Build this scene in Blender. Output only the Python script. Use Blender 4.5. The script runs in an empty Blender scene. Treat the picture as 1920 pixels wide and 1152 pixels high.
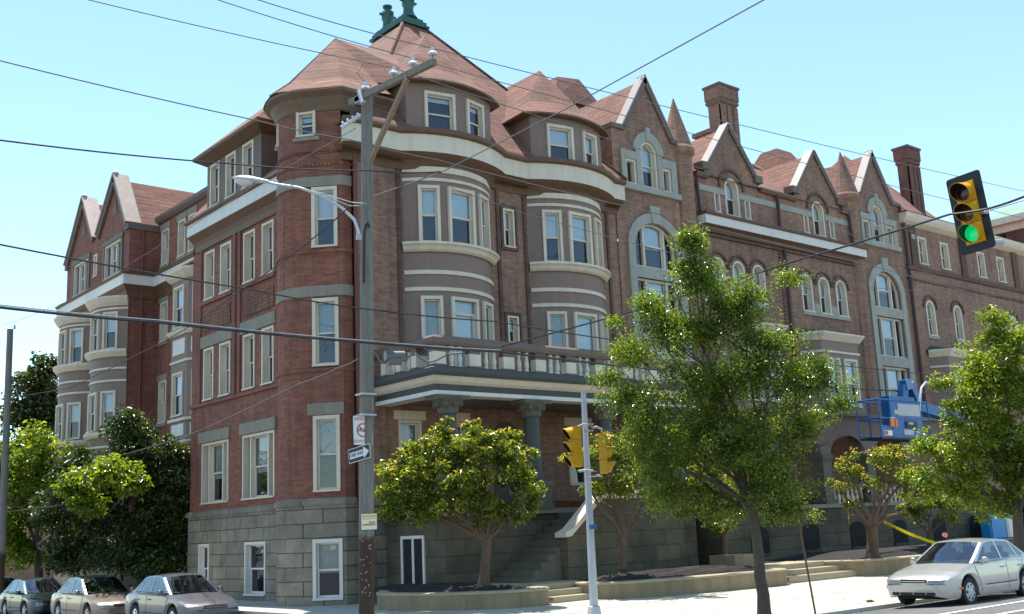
import bpy, bmesh, math, random
import numpy as np
from mathutils import Vector, Matrix
from mathutils.geometry import tessellate_polygon

# ------------------------------------------------------------------ camera, world, sun, exposure
scene = bpy.context.scene
R = math.radians
cam_d = bpy.data.cameras.new("camera")
cam = bpy.data.objects.new("camera", cam_d)
scene.collection.objects.link(cam)
scene.camera = cam
cam_d.sensor_width = 36.0
cam_d.lens = 2052.43 / 1920 * 36
cam_d.clip_start = 0.1
cam_d.clip_end = 2000
YAW, PITCH, ROLL = R(49.68535527), R(11.51509356), R(-2.56665445)
_b = np.array([[math.sin(YAW), 0, math.cos(YAW)], [-math.sin(YAW + math.pi / 2), 0, -math.cos(YAW + math.pi / 2)], [0, 1, 0]]).T
_c, _s = math.cos(PITCH), math.sin(PITCH)
_rp = np.array([[1, 0, 0], [0, _c, -_s], [0, _s, _c]])
_c, _s = math.cos(ROLL), math.sin(ROLL)
_rr = np.array([[_c, _s, 0], [-_s, _c, 0], [0, 0, 1]])
CM = _rr @ _rp @ _b
CP = np.array([-16.94, -27.81, 2.0])
cam.matrix_world = Matrix(((CM[0][0], CM[1][0], -CM[2][0], CP[0]), (CM[0][1], CM[1][1], -CM[2][1], CP[1]),
                           (CM[0][2], CM[1][2], -CM[2][2], CP[2]), (0, 0, 0, 1)))

SUN_EL, SUN_AZ = R(74), R(90 - 14)          # azimuth measured from +X towards +Y
sdir = Vector((math.cos(SUN_EL) * math.cos(SUN_AZ), math.cos(SUN_EL) * math.sin(SUN_AZ), math.sin(SUN_EL)))
world = bpy.data.worlds.new("World")
scene.world = world
world.use_nodes = True
wn = world.node_tree.nodes
bg = wn["Background"]
sky = wn.new("ShaderNodeTexSky")
sky.sky_type = 'NISHITA'
sky.sun_disc = False
sky.sun_elevation = SUN_EL
sky.sun_rotation = math.pi / 2 - SUN_AZ
sky.air_density = 1.0
sky.dust_density = 0.15
sky.ozone_density = 1.0
tint = wn.new("ShaderNodeMix"); tint.data_type = 'RGBA'; tint.blend_type = 'MULTIPLY'; tint.inputs[0].default_value = 1.0
tint.inputs[7].default_value = (0.97, 1.06, 0.98, 1)
world.node_tree.links.new(sky.outputs[0], tint.inputs[6])
world.node_tree.links.new(tint.outputs[2], bg.inputs[0])
bg.inputs[1].default_value = 0.14
sun_d = bpy.data.lights.new("sun", 'SUN')
sun_d.energy = 4.6
sun_d.angle = R(0.53)
sun_d.color = (1.0, 0.95, 0.86)
sun = bpy.data.objects.new("sun", sun_d)
scene.collection.objects.link(sun)
sun.rotation_euler = sdir.to_track_quat('Z', 'Y').to_euler()
sun.location = (0, 0, 60)
vs = scene.view_settings
vs.view_transform = 'Standard'
vs.look = 'None'
vs.gamma = 1.0
vs.exposure = 1.0

# ------------------------------------------------------------------ materials
MATS = {}

class N:
    """tiny node helper"""
    def __init__(s, name):
        s.m = bpy.data.materials.new(name)
        s.m.use_nodes = True
        s.t = s.m.node_tree
        s.bsdf = s.t.nodes["Principled BSDF"]
        s.out = s.t.nodes["Material Output"]
        MATS[name] = s.m
    def n(s, typ, **kw):
        nd = s.t.nodes.new(typ)
        for k, v in kw.items():
            if k.startswith('i_'):
                nd.inputs[k[2:].replace('_', ' ')].default_value = v
            else:
                setattr(nd, k, v)
        return nd
    def l(s, a, b):
        s.t.links.new(a, b)
    def mix(s, fac, a, b, blend='MIX'):
        m = s.n('ShaderNodeMix', data_type='RGBA', blend_type=blend)
        for sock, v in ((m.inputs[0], fac), (m.inputs[6], a), (m.inputs[7], b)):
            if hasattr(v, 'node'):
                s.l(v, sock)
            else:
                sock.default_value = v if not isinstance(v, tuple) else (*v, 1) if len(v) == 3 else v
        return m.outputs[2]
    def math(s, op, a, b=0.0):
        m = s.n('ShaderNodeMath', operation=op)
        for sock, v in ((m.inputs[0], a), (m.inputs[1], b)):
            if hasattr(v, 'node'):
                s.l(v, sock)
            else:
                sock.default_value = v
        return m.outputs[0]
    def noise(s, scale, detail=4, vec=None, rough=0.55):
        nd = s.n('ShaderNodeTexNoise')
        nd.inputs['Scale'].default_value = scale
        nd.inputs['Detail'].default_value = detail
        nd.inputs['Roughness'].default_value = rough
        if vec is not None:
            s.l(vec, nd.inputs['Vector'])
        return nd.outputs[0]
    def pos(s):
        return s.n('ShaderNodeNewGeometry').outputs['Position']
    def ramp(s, fac, stops):
        r = s.n('ShaderNodeValToRGB')
        el = r.color_ramp.elements
        while len(el) > 1:
            el.remove(el[-1])
        el[0].position = stops[0][0]
        el[0].color = (*stops[0][1], 1)
        for p, c in stops[1:]:
            e = el.new(p)
            e.color = (*c, 1)
        s.l(fac, r.inputs[0])
        return r.outputs[0]
    def bump(s, h, strength=0.3, dist=0.02):
        b = s.n('ShaderNodeBump')
        b.inputs['Strength'].default_value = strength
        b.inputs['Distance'].default_value = dist
        s.l(h, b.inputs['Height'])
        s.l(b.outputs[0], s.bsdf.inputs['Normal'])
    def wallvec(s, zscale=1.0):
        g = s.n('ShaderNodeNewGeometry')
        sp = s.n('ShaderNodeSeparateXYZ'); s.l(g.outputs['Position'], sp.inputs[0])
        sn = s.n('ShaderNodeSeparateXYZ'); s.l(g.outputs['True Normal'], sn.inputs[0])
        ax = s.math('ABSOLUTE', sn.outputs[0]); ay = s.math('ABSOLUTE', sn.outputs[1])
        f = s.math('GREATER_THAN', ax, ay)
        m = s.n('ShaderNodeMix', data_type='FLOAT')
        s.l(f, m.inputs[0]); s.l(sp.outputs[0], m.inputs[2]); s.l(sp.outputs[1], m.inputs[3])
        c = s.n('ShaderNodeCombineXYZ')
        s.l(m.outputs[0], c.inputs[0])
        s.l(s.math('MULTIPLY', sp.outputs[2], zscale), c.inputs[1])
        return c.outputs[0]

def simple(name, col, rough=0.7, var=0.12, scale=3.0, metallic=0.0, bump=0.0, bscale=20, spec=0.4, streak=0.0):
    h = N(name)
    p = h.pos()
    f = h.noise(scale, 5, p)
    c = h.mix(f, tuple(x * (1 - var) for x in col), tuple(min(1, x * (1 + var)) for x in col))
    if streak > 0:
        mp = h.n('ShaderNodeMapping')
        mp.inputs['Scale'].default_value = (2.2, 2.2, 0.25)
        h.l(p, mp.inputs[0])
        g = h.noise(1.6, 6, mp.outputs[0], 0.65)
        gr = h.ramp(g, [(0.42, (1, 1, 1)), (0.72, (1 - streak,) * 3)])
        c = h.mix(1.0, c, gr, 'MULTIPLY')
    h.l(c, h.bsdf.inputs['Base Color'])
    h.bsdf.inputs['Roughness'].default_value = rough
    h.bsdf.inputs['Metallic'].default_value = metallic
    h.bsdf.inputs['Specular IOR Level'].default_value = spec
    if bump > 0:
        h.bump(h.noise(bscale, 4, p), bump, 0.02)
    return h.m

def brick_mat(name, c1, c2, mortar, stain=(0.6, 0.55, 0.5), bw=0.21, bh=0.075, zs=1.0, msize=0.007, var=0.5):
    h = N(name)
    v = h.wallvec(zs)
    b = h.n('ShaderNodeTexBrick')
    b.offset = 0.5
    h.l(v, b.inputs['Vector'])
    b.inputs['Color1'].default_value = (*c1, 1)
    b.inputs['Color2'].default_value = (*c2, 1)
    b.inputs['Mortar'].default_value = (*mortar, 1)
    b.inputs['Scale'].default_value = 1.0
    b.inputs['Brick Width'].default_value = bw
    b.inputs['Row Height'].default_value = bh
    b.inputs['Mortar Size'].default_value = msize
    b.inputs['Mortar Smooth'].default_value = 0.3
    b.inputs['Bias'].default_value = -0.1
    mp = h.n('ShaderNodeMapping')
    mp.inputs['Scale'].default_value = (1.2, 7.0, 1)
    h.l(v, mp.inputs[0])
    st = h.noise(1.1, 6, mp.outputs[0], 0.6)
    f = h.ramp(st, [(0.35, (1 - var * 0.22,) * 3), (0.5, (1, 1, 1)), (0.68, (1 + var * 0.16,) * 3)])
    c = h.mix(1.0, b.outputs[0], f, 'MULTIPLY')
    mq = h.n('ShaderNodeMapping'); mq.inputs['Scale'].default_value = (2.4, 0.22, 1); h.l(v, mq.inputs[0])
    run = h.ramp(h.noise(1.3, 7, mq.outputs[0], 0.7), [(0.36, (0.66, 0.64, 0.64)), (0.50, (1, 1, 1)), (0.66, (1.12, 1.10, 1.06))])
    c = h.mix(0.8, c, run, 'MULTIPLY')
    fine = h.ramp(h.noise(22, 2, v), [(0.3, (0.8, 0.8, 0.8)), (0.7, (1.2, 1.2, 1.2))])
    c = h.mix(0.7, c, fine, 'MULTIPLY')
    big = h.ramp(h.noise(0.35, 4, h.pos()), [(0.35, (0.82, 0.82, 0.84)), (0.65, (1.12, 1.1, 1.06))])
    c = h.mix(1.0, c, big, 'MULTIPLY')
    blot = h.ramp(h.noise(0.9, 5, h.pos(), 0.7), [(0.58, (0, 0, 0)), (0.75, (1, 1, 1))])
    c = h.mix(h.math('MULTIPLY', blot, 0.35), c, tuple(x * y for x, y in zip(c2, stain)))
    h.l(c, h.bsdf.inputs['Base Color'])
    h.bsdf.inputs['Roughness'].default_value = 0.85
    h.bump(b.outputs[1], -0.35, 0.01)
    return h.m

brick_mat('red_brick', (0.305, 0.100, 0.062), (0.185, 0.062, 0.042), (0.19, 0.115, 0.08))
brick_mat('brown_brick', (0.335, 0.182, 0.122), (0.20, 0.11, 0.077), (0.24, 0.165, 0.125))
brick_mat('chimney_brick', (0.20, 0.085, 0.065), (0.15, 0.065, 0.05), (0.14, 0.08, 0.065))
brick_mat('dark_brick', (0.15, 0.085, 0.06), (0.11, 0.06, 0.045), (0.09, 0.06, 0.045))
brick_mat('panel_brick', (0.33, 0.17, 0.07), (0.17, 0.055, 0.04), (0.10, 0.04, 0.03), bw=0.09, bh=0.12, msize=0.02)

def ashlar(name, k1=(0.205, 0.205, 0.165), k2=(0.15, 0.155, 0.13), rh=0.41):
    h = N(name)
    v = h.wallvec()
    dn = h.noise(3.0, 3, v)
    b = h.n('ShaderNodeTexBrick')
    b.offset = 0.42
    add = h.n('ShaderNodeVectorMath', operation='ADD')
    sc = h.n('ShaderNodeVectorMath', operation='SCALE')
    nz = h.n('ShaderNodeTexNoise'); nz.inputs['Scale'].default_value = 2.5; h.l(v, nz.inputs['Vector'])
    h.l(nz.outputs[1], sc.inputs[0]); sc.inputs['Scale'].default_value = 0.035
    h.l(v, add.inputs[0]); h.l(sc.outputs[0], add.inputs[1])
    h.l(add.outputs[0], b.inputs['Vector'])
    b.inputs['Color1'].default_value = (*k1, 1)
    b.inputs['Color2'].default_value = (*k2, 1)
    b.inputs['Mortar'].default_value = (0.075, 0.07, 0.055, 1)
    b.inputs['Scale'].default_value = 1.0
    b.inputs['Brick Width'].default_value = 1.05
    b.inputs['Row Height'].default_value = rh
    b.inputs['Mortar Size'].default_value = 0.014
    b.inputs['Mortar Smooth'].default_value = 0.4
    big = h.ramp(h.noise(1.3, 7, h.pos(), 0.7), [(0.3, (0.6, 0.62, 0.62)), (0.7, (1.3, 1.26, 1.15))])
    c = h.mix(1.0, b.outputs[0], big, 'MULTIPLY')
    h.l(c, h.bsdf.inputs['Base Color'])
    h.bsdf.inputs['Roughness'].default_value = 0.9
    hh = h.math('ADD', h.math('MULTIPLY', b.outputs[1], -1.6), h.noise(5, 6, h.pos(), 0.7))
    h.bump(hh, 0.8, 0.06)
ashlar('stone_ashlar', (0.285, 0.245, 0.20), (0.205, 0.18, 0.148))
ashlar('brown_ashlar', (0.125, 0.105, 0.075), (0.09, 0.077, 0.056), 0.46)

def shingles(name, c1, c2, rh=0.19):
    h = N(name)
    v = h.wallvec(1.12)
    b = h.n('ShaderNodeTexBrick')
    h.l(v, b.inputs['Vector'])
    b.inputs['Color1'].default_value = (*c1, 1)
    b.inputs['Color2'].default_value = (*c2, 1)
    b.inputs['Mortar'].default_value = tuple(x * 0.3 for x in c2) + (1,)
    b.inputs['Scale'].default_value = 1.0
    b.inputs['Brick Width'].default_value = 0.9
    b.inputs['Row Height'].default_value = rh
    b.inputs['Mortar Size'].default_value = 0.016
    b.inputs['Mortar Smooth'].default_value = 0.6
    mp = h.n('ShaderNodeMapping')
    mp.inputs['Scale'].default_value = (0.5, 5.5, 1)
    h.l(v, mp.inputs[0])
    st = h.ramp(h.noise(1.6, 6, mp.outputs[0], 0.7), [(0.36, (0.58, 0.56, 0.56)), (0.5, (1, 1, 1)), (0.64, (1.3, 1.25, 1.2))])
    c = h.mix(1.0, b.outputs[0], st, 'MULTIPLY')
    big = h.ramp(h.noise(0.5, 4, h.pos()), [(0.35, (0.82, 0.84, 0.86)), (0.7, (1.12, 1.06, 1.02))])
    c = h.mix(1.0, c, big, 'MULTIPLY')
    h.l(c, h.bsdf.inputs['Base Color'])
    h.bsdf.inputs['Roughness'].default_value = 0.9
    h.bump(b.outputs[1], -0.5, 0.02)
shingles('roof_shingle', (0.225, 0.100, 0.070), (0.155, 0.070, 0.050), 0.24)

simple('cream_paint', (0.70, 0.60, 0.475), 0.55, 0.06, 2, streak=0.16)
simple('white_paint', (0.70, 0.66, 0.61), 0.5, 0.05, 2, streak=0.12)
simple('bay_paint', (0.245, 0.166, 0.132), 0.6, 0.06, 2, streak=0.10)
simple('brown_trim', (0.15, 0.082, 0.045), 0.55, 0.12, 3, streak=0.2)
simple('slate_paint', (0.062, 0.064, 0.062), 0.55, 0.08, 2, streak=0.12)
simple('cove_paint', (0.17, 0.115, 0.075), 0.6, 0.1, 3, streak=0.2)
simple('taupe_trim', (0.165, 0.115, 0.092), 0.6, 0.08, 3, streak=0.15)
simple('lintel_stone', (0.27, 0.24, 0.185), 0.85, 0.22, 5, bump=0.4, bscale=14, streak=0.15)
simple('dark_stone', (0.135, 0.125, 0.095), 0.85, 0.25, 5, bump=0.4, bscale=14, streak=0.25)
simple('green_stone', (0.37, 0.36, 0.31), 0.85, 0.18, 5, bump=0.35, bscale=14, streak=0.2)
simple('copper_green', (0.05, 0.125, 0.10), 0.5, 0.4, 6, metallic=0.3)
simple('red_pipe', (0.17, 0.045, 0.035), 0.5, 0.15, 4)
simple('dark_pipe', (0.06, 0.03, 0.028), 0.5, 0.15, 4)
simple('flashing_metal', (0.34, 0.27, 0.235), 0.5, 0.22, 2.5, metallic=0.15, bump=0.5, bscale=3)
simple('coping_metal', (0.34, 0.30, 0.27), 0.5, 0.08, 3)
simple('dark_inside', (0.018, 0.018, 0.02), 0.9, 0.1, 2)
simple('sidewalk_concrete', (0.42, 0.405, 0.37), 0.9, 0.10, 1.6, bump=0.15, bscale=30)
simple('wall_concrete', (0.27, 0.21, 0.13), 0.9, 0.22, 2.4, bump=0.35, bscale=14, streak=0.3)
simple('step_concrete', (0.36, 0.30, 0.20), 0.9, 0.18, 2.4, bump=0.3, bscale=18)
simple('lot_soil', (0.11, 0.105, 0.08), 0.95, 0.3, 2.0, bump=0.5, bscale=12)
simple('mulch', (0.022, 0.018, 0.017), 0.95, 0.5, 14, bump=1.0, bscale=16)
simple('bark', (0.11, 0.085, 0.065), 0.95, 0.35, 9, bump=0.9, bscale=20)
simple('smooth_bark', (0.115, 0.08, 0.055), 0.9, 0.3, 7, bump=0.8, bscale=18)
simple('black_rubber', (0.02, 0.02, 0.021), 0.8, 0.2, 10)
simple('black_plastic', (0.012, 0.013, 0.016), 0.5, 0.1, 6)
simple('signal_yellow', (0.72, 0.36, 0.012), 0.42, 0.10, 4, streak=0.15)
simple('galvanised', (0.42, 0.43, 0.45), 0.42, 0.12, 5, metallic=0.55)
simple('lamp_grey', (0.52, 0.54, 0.57), 0.35, 0.08, 5, metallic=0.3)
simple('pole_paint', (0.46, 0.47, 0.50), 0.5, 0.12, 4, streak=0.3)
simple('insulator_glaze', (0.62, 0.66, 0.72), 0.12, 0.05, 5, spec=0.8)
simple('cable_black', (0.02, 0.02, 0.022), 0.5, 0.1, 6)
simple('cable_grey', (0.16, 0.155, 0.15), 0.45, 0.1, 6, metallic=0.4)
simple('lift_blue', (0.008, 0.10, 0.30), 0.4, 0.12, 4)
simple('paper_grey', (0.45, 0.47, 0.47), 0.7, 0.1, 8)
simple('sign_white', (0.74, 0.73, 0.70), 0.5, 0.05, 5)
simple('sign_red', (0.50, 0.05, 0.05), 0.5, 0.08, 5)
simple('sign_black', (0.015, 0.015, 0.018), 0.5, 0.1, 5)
simple('poster_yellow', (0.72, 0.46, 0.03), 0.6, 0.08, 5)
simple('tape_yellow', (0.80, 0.72, 0.01), 0.45, 0.05, 5)
simple('chrome', (0.55, 0.56, 0.58), 0.12, 0.02, 5, metallic=1.0)
simple('tail_orange', (0.65, 0.14, 0.03), 0.3, 0.1, 5)
simple('blue_tarp', (0.01, 0.26, 0.58), 0.5, 0.1, 5)
simple('pink_petals', (0.80, 0.30, 0.36), 0.7, 0.1, 5)
simple('seat_fabric', (0.13, 0.12, 0.11), 0.9, 0.1, 5)
simple('road_paint', (0.62, 0.61, 0.58), 0.7, 0.25, 6)
simple('grass_strip', (0.06, 0.07, 0.03), 0.95, 0.5, 6, bump=0.8, bscale=25)

def asphalt():
    h = N('asphalt')
    p = h.pos()
    c = h.ramp(h.noise(60, 3, p), [(0.3, (0.075, 0.075, 0.078)), (0.7, (0.14, 0.14, 0.142))])
    big = h.ramp(h.noise(0.35, 5, p), [(0.3, (0.8, 0.8, 0.8)), (0.7, (1.2, 1.2, 1.18))])
    c = h.mix(1.0, c, big, 'MULTIPLY')
    crack = h.ramp(h.noise(1.4, 9, p, 0.75), [(0.485, (1, 1, 1)), (0.5, (0.6, 0.6, 0.6)), (0.515, (1, 1, 1))])
    c = h.mix(1.0, c, crack, 'MULTIPLY')
    h.l(c, h.bsdf.inputs['Base Color'])
    h.bsdf.inputs['Roughness'].default_value = 0.85
    h.bump(h.noise(90, 2, p), 0.3, 0.01)
asphalt()

def wood_pole(name, a, b, top=None):
    h = N(name)
    p = h.pos()
    mp = h.n('ShaderNodeMapping')
    mp.inputs['Scale'].default_value = (14, 14, 0.5)
    h.l(p, mp.inputs[0])
    f = h.noise(2.0, 6, mp.outputs[0], 0.7)
    c = h.ramp(f, [(0.3, a), (0.5, tuple((x + y) / 2 for x, y in zip(a, b))), (0.7, b)])
    if top:   # creosote dark butt of the pole: stops at a fixed height
        sp = h.n('ShaderNodeSeparateXYZ'); h.l(p, sp.inputs[0])
        g = h.math('ADD', sp.outputs[2], h.math('MULTIPLY', h.noise(6, 2, p), 0.3))
        k = h.ramp(h.math('MULTIPLY', g, 0.1), [(0.208, (0, 0, 0)), (0.222, (1, 1, 1))])
        c = h.mix(k, h.mix(1.0, c, (0.30, 0.19, 0.13), 'MULTIPLY'), c)
    h.l(c, h.bsdf.inputs['Base Color'])
    h.bsdf.inputs['Roughness'].default_value = 0.9
    h.bump(f, 0.6, 0.02)
wood_pole('pole_wood', (0.12, 0.11, 0.095), (0.27, 0.25, 0.22), True)
wood_pole('arm_wood', (0.13, 0.11, 0.085), (0.30, 0.26, 0.20))
wood_pole('brace_wood', (0.17, 0.11, 0.065), (0.36, 0.27, 0.18))

def glass_mat(name, tint, rough=0.04, refl=0.10):
    h = N(name)
    tr = h.n('ShaderNodeBsdfTransparent'); tr.inputs[0].default_value = (*tint, 1)
    gl = h.n('ShaderNodeBsdfGlossy'); gl.inputs['Roughness'].default_value = rough
    gl.inputs['Color'].default_value = (0.85, 0.9, 1, 1)
    # slight waviness of old panes
    bp = h.n('ShaderNodeBump'); bp.inputs['Strength'].default_value = 0.12; bp.inputs['Distance'].default_value = 0.05
    h.l(h.noise(1.6, 2, h.pos()), bp.inputs['Height']); h.l(bp.outputs[0], gl.inputs['Normal'])
    fr = h.n('ShaderNodeFresnel'); fr.inputs[0].default_value = 1.5
    f = h.math('MINIMUM', h.math('ADD', h.math('MULTIPLY', fr.outputs[0], 1.0), refl), 1.0)
    mx = h.n('ShaderNodeMixShader')
    h.l(f, mx.inputs[0]); h.l(tr.outputs[0], mx.inputs[1]); h.l(gl.outputs[0], mx.inputs[2])
    h.l(mx.outputs[0], h.out.inputs[0])
glass_mat('window_glass', (0.84, 0.92, 0.95), 0.03, 0.045)
glass_mat('car_glass', (0.35, 0.42, 0.42), 0.02, 0.08)
simple('blind_white', (0.74, 0.78, 0.80), 0.8, 0.05, 3)
simple('blind_cream', (0.50, 0.47, 0.42), 0.8, 0.06, 3)
simple('lace_curtain', (0.42, 0.46, 0.47), 0.9, 0.30, 9)

def leaf_mat(name, dark, mid, light, tip, gloss=0.35, trans=0.35):
    h = N(name)
    at = h.n('ShaderNodeAttribute', attribute_name='tint')
    c = h.ramp(at.outputs['Fac'], [(0.0, dark), (0.45, mid), (0.86, light), (1.0, tip)])
    h.l(c, h.bsdf.inputs['Base Color'])
    h.bsdf.inputs['Roughness'].default_value = gloss
    h.bsdf.inputs['Specular IOR Level'].default_value = 0.6
    tl = h.n('ShaderNodeBsdfTranslucent')
    h.l(h.mix(1.0, c, (2.3, 2.2, 0.7), 'MULTIPLY'), tl.inputs[0])
    mx = h.n('ShaderNodeMixShader'); mx.inputs[0].default_value = trans
    h.l(h.bsdf.outputs[0], mx.inputs[1]); h.l(tl.outputs[0], mx.inputs[2]); h.l(mx.outputs[0], h.out.inputs[0])
leaf_mat('leaf_green', (0.035, 0.07, 0.016), (0.095, 0.145, 0.022), (0.20, 0.24, 0.03), (0.30, 0.31, 0.04), 0.17, 0.48)
leaf_mat('leaf_yellowgreen', (0.05, 0.09, 0.014), (0.125, 0.18, 0.02), (0.24, 0.28, 0.03), (0.32, 0.33, 0.04), 0.25, 0.52)
leaf_mat('leaf_redtip', (0.032, 0.06, 0.016), (0.11, 0.155, 0.026), (0.27, 0.28, 0.04), (0.36, 0.22, 0.09), 0.14, 0.5)
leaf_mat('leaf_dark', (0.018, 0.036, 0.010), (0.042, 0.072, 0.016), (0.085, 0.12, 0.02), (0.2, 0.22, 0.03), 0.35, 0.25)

def car_paint(name, col, metallic=0.6):
    h = N(name)
    h.bsdf.inputs['Base Color'].default_value = (*col, 1)
    h.bsdf.inputs['Metallic'].default_value = metallic
    h.bsdf.inputs['Roughness'].default_value = 0.32
    h.bsdf.inputs['Coat Weight'].default_value = 0.7
    h.bsdf.inputs['Coat Roughness'].default_value = 0.04
car_paint('paint_silver', (0.46, 0.45, 0.45))
car_paint('paint_grey', (0.14, 0.135, 0.155))
car_paint('paint_champagne', (0.27, 0.225, 0.195))
car_paint('paint_teal', (0.045, 0.07, 0.08))
car_paint('paint_white', (0.62, 0.60, 0.58), 0.1)

def lens(name, col, emit=0.0):
    h = N(name)
    h.bsdf.inputs['Base Color'].default_value = (*col, 1)
    h.bsdf.inputs['Roughness'].default_value = 0.15
    if emit > 0:
        h.bsdf.inputs['Emission Color'].default_value = (*col, 1)
        h.bsdf.inputs['Emission Strength'].default_value = emit
lens('lens_green', (0.0, 0.42, 0.12), 0.55)
lens('lens_red_off', (0.05, 0.008, 0.008))
lens('lens_red', (0.55, 0.02, 0.015), 0.12)
lens('lens_amber_off', (0.12, 0.035, 0.012))
lens('lens_dark', (0.02, 0.02, 0.02))
lens('headlight_lens', (0.30, 0.31, 0.33))
lens('lamp_lens', (0.62, 0.62, 0.58))

# ------------------------------------------------------------------ mesh helpers
COL = scene.collection
BASE = {}          # object name -> world origin of the thing it belongs to

class MB:
    def __init__(s):
        s.v = []; s.f = []; s.m = []; s.p = []
    def add(s, vs, fs, mi=0):
        o = len(s.v)
        s.p.append((o, len(s.f)))
        s.v.extend([tuple(float(c) for c in p) for p in vs])
        for f in fs:
            s.f.append(tuple(i + o for i in f)); s.m.append(mi)
    def box(s, x0, x1, y0, y1, z0, z1, mi=0):
        x0, x1 = min(x0, x1), max(x0, x1); y0, y1 = min(y0, y1), max(y0, y1); z0, z1 = min(z0, z1), max(z0, z1)
        s.add([(x0, y0, z0), (x1, y0, z0), (x1, y1, z0), (x0, y1, z0), (x0, y0, z1), (x1, y0, z1), (x1, y1, z1), (x0, y1, z1)],
              [(0, 3, 2, 1), (4, 5, 6, 7), (0, 1, 5, 4), (1, 2, 6, 5), (2, 3, 7, 6), (3, 0, 4, 7)], mi)
    def obox(s, o, u, w, t, lu, lw, lt, mi=0):
        """oriented box: origin corner o, axes u,w,t with lengths"""
        o, u, w, t = Vector(o), Vector(u), Vector(w), Vector(t)
        P = [o + u * a * lu + w * b * lw + t * c * lt for c in (0, 1) for b in (0, 1) for a in (0, 1)]
        s.add(P, [(0, 2, 3, 1), (4, 5, 7, 6), (0, 1, 5, 4), (1, 3, 7, 5), (3, 2, 6, 7), (2, 0, 4, 6)], mi)
    def quad(s, a, b, c, d, mi=0):
        s.add([a, b, c, d], [(0, 1, 2, 3)], mi)
    def tube(s, pts, rad, n=8, mi=0, cap=True):
        pts = [Vector(p) for p in pts]
        if not hasattr(rad, '__len__'): rad = [rad] * len(pts)
        rings = []
        up = Vector((0, 0, 1))
        for i, p in enumerate(pts):
            d = (pts[min(i + 1, len(pts) - 1)] - pts[max(i - 1, 0)]).normalized()
            a = d.cross(up)
            if a.length < 1e-3: a = d.cross(Vector((1, 0, 0)))
            a.normalize(); b = d.cross(a).normalized()
            rings.append([p + (a * math.cos(2 * math.pi * k / n) + b * math.sin(2 * math.pi * k / n)) * rad[i] for k in range(n)])
        vs = [q for r in rings for q in r]
        fs = [(i * n + k, i * n + (k + 1) % n, (i + 1) * n + (k + 1) % n, (i + 1) * n + k) for i in range(len(pts) - 1) for k in range(n)]
        if cap:
            fs += [tuple(range(n))[::-1], tuple((len(pts) - 1) * n + k for k in range(n))]
        s.add(vs, fs, mi)
    def lathe(s, c, prof, n=12, mi=0, axis='z', sx=1, sy=1):
        """prof: list of (radius, height)"""
        vs = []
        for r, h in prof:
            for k in range(n):
                a = 2 * math.pi * k / n + math.pi / n
                vs.append((c[0] + r * sx * math.cos(a), c[1] + r * sy * math.sin(a), c[2] + h))
        fs = [(i * n + k, i * n + (k + 1) % n, (i + 1) * n + (k + 1) % n, (i + 1) * n + k) for i in range(len(prof) - 1) for k in range(n)]
        fs += [tuple(range(n))[::-1], tuple((len(prof) - 1) * n + k for k in range(n))]
        s.add(vs, fs, mi)
    def prism(s, poly, ext, mi=0):
        """poly: planar 3d polygon, ext: extrusion vector"""
        n = len(poly)
        P = [Vector(p) for p in poly]; Q = [p + Vector(ext) for p in P]
        tris = tessellate_polygon([P])
        s.add(P, [tuple(t) for t in tris], mi)
        s.add(Q, [tuple(t)[::-1] for t in tris], mi)
        s.add(P + Q, [(i, (i + 1) % n, n + (i + 1) % n, n + i) for i in range(n)], mi)
    def each(s, name, mats, parent=None, **kw):
        """every piece added becomes an object of its own"""
        out = []
        for i, (v0, f0) in enumerate(s.p):
            v1, f1 = s.p[i + 1] if i + 1 < len(s.p) else (len(s.v), len(s.f))
            q = MB(); q.add(s.v[v0:v1], [tuple(a - v0 for a in f) for f in s.f[f0:f1]])
            out.append(q.build(name, mats, parent, **kw))
        return out
    def build(s, name, mats, parent=None, smooth=False, fixn=True, base=None):
        if isinstance(mats, str): mats = [mats]
        b = BASE.get(parent.name, (0, 0, 0)) if parent else (base or (0, 0, 0))
        me = bpy.data.meshes.new(name)
        arr = [(x - b[0], y - b[1], z - b[2]) for x, y, z in s.v]
        me.from_pydata(arr, [], s.f)
        for m in mats: me.materials.append(MATS[m])
        if len(mats) > 1: me.polygons.foreach_set('material_index', s.m)
        if fixn:
            bm = bmesh.new(); bm.from_mesh(me)
            bmesh.ops.remove_doubles(bm, verts=bm.verts, dist=0.0004)
            bmesh.ops.recalc_face_normals(bm, faces=bm.faces)
            bm.to_mesh(me); bm.free()
        if smooth:
            me.polygons.foreach_set('use_smooth', [True] * len(me.polygons))
            try:
                me.set_sharp_from_angle(angle=R(38))
            except Exception:
                pass
        o = bpy.data.objects.new(name, me)
        COL.objects.link(o)
        if parent:
            o.parent = parent
        else:
            o.location = b
        BASE[o.name] = b
        return o

def tag(o, label=None, cat=None, group=None, kind=None):
    if label: o['label'] = label
    if cat: o['category'] = cat
    if group: o['group'] = group
    if kind: o['kind'] = kind
    return o

def thing(name, label, cat, loc=(0, 0, 0), group=None):
    o = bpy.data.objects.new(name, None)
    o.empty_display_size = 0.3
    COL.objects.link(o)
    o.location = loc
    BASE[o.name] = tuple(loc)
    return tag(o, label, cat, group)

def sheet(name, pts, mat, z=None):
    mb = MB()
    P = [Vector(p) if len(p) == 3 else Vector((*p, z)) for p in pts]
    mb.add(P, [tuple(t) for t in tessellate_polygon([P])])
    return tag(mb.build(name, mat), kind='structure')

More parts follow.
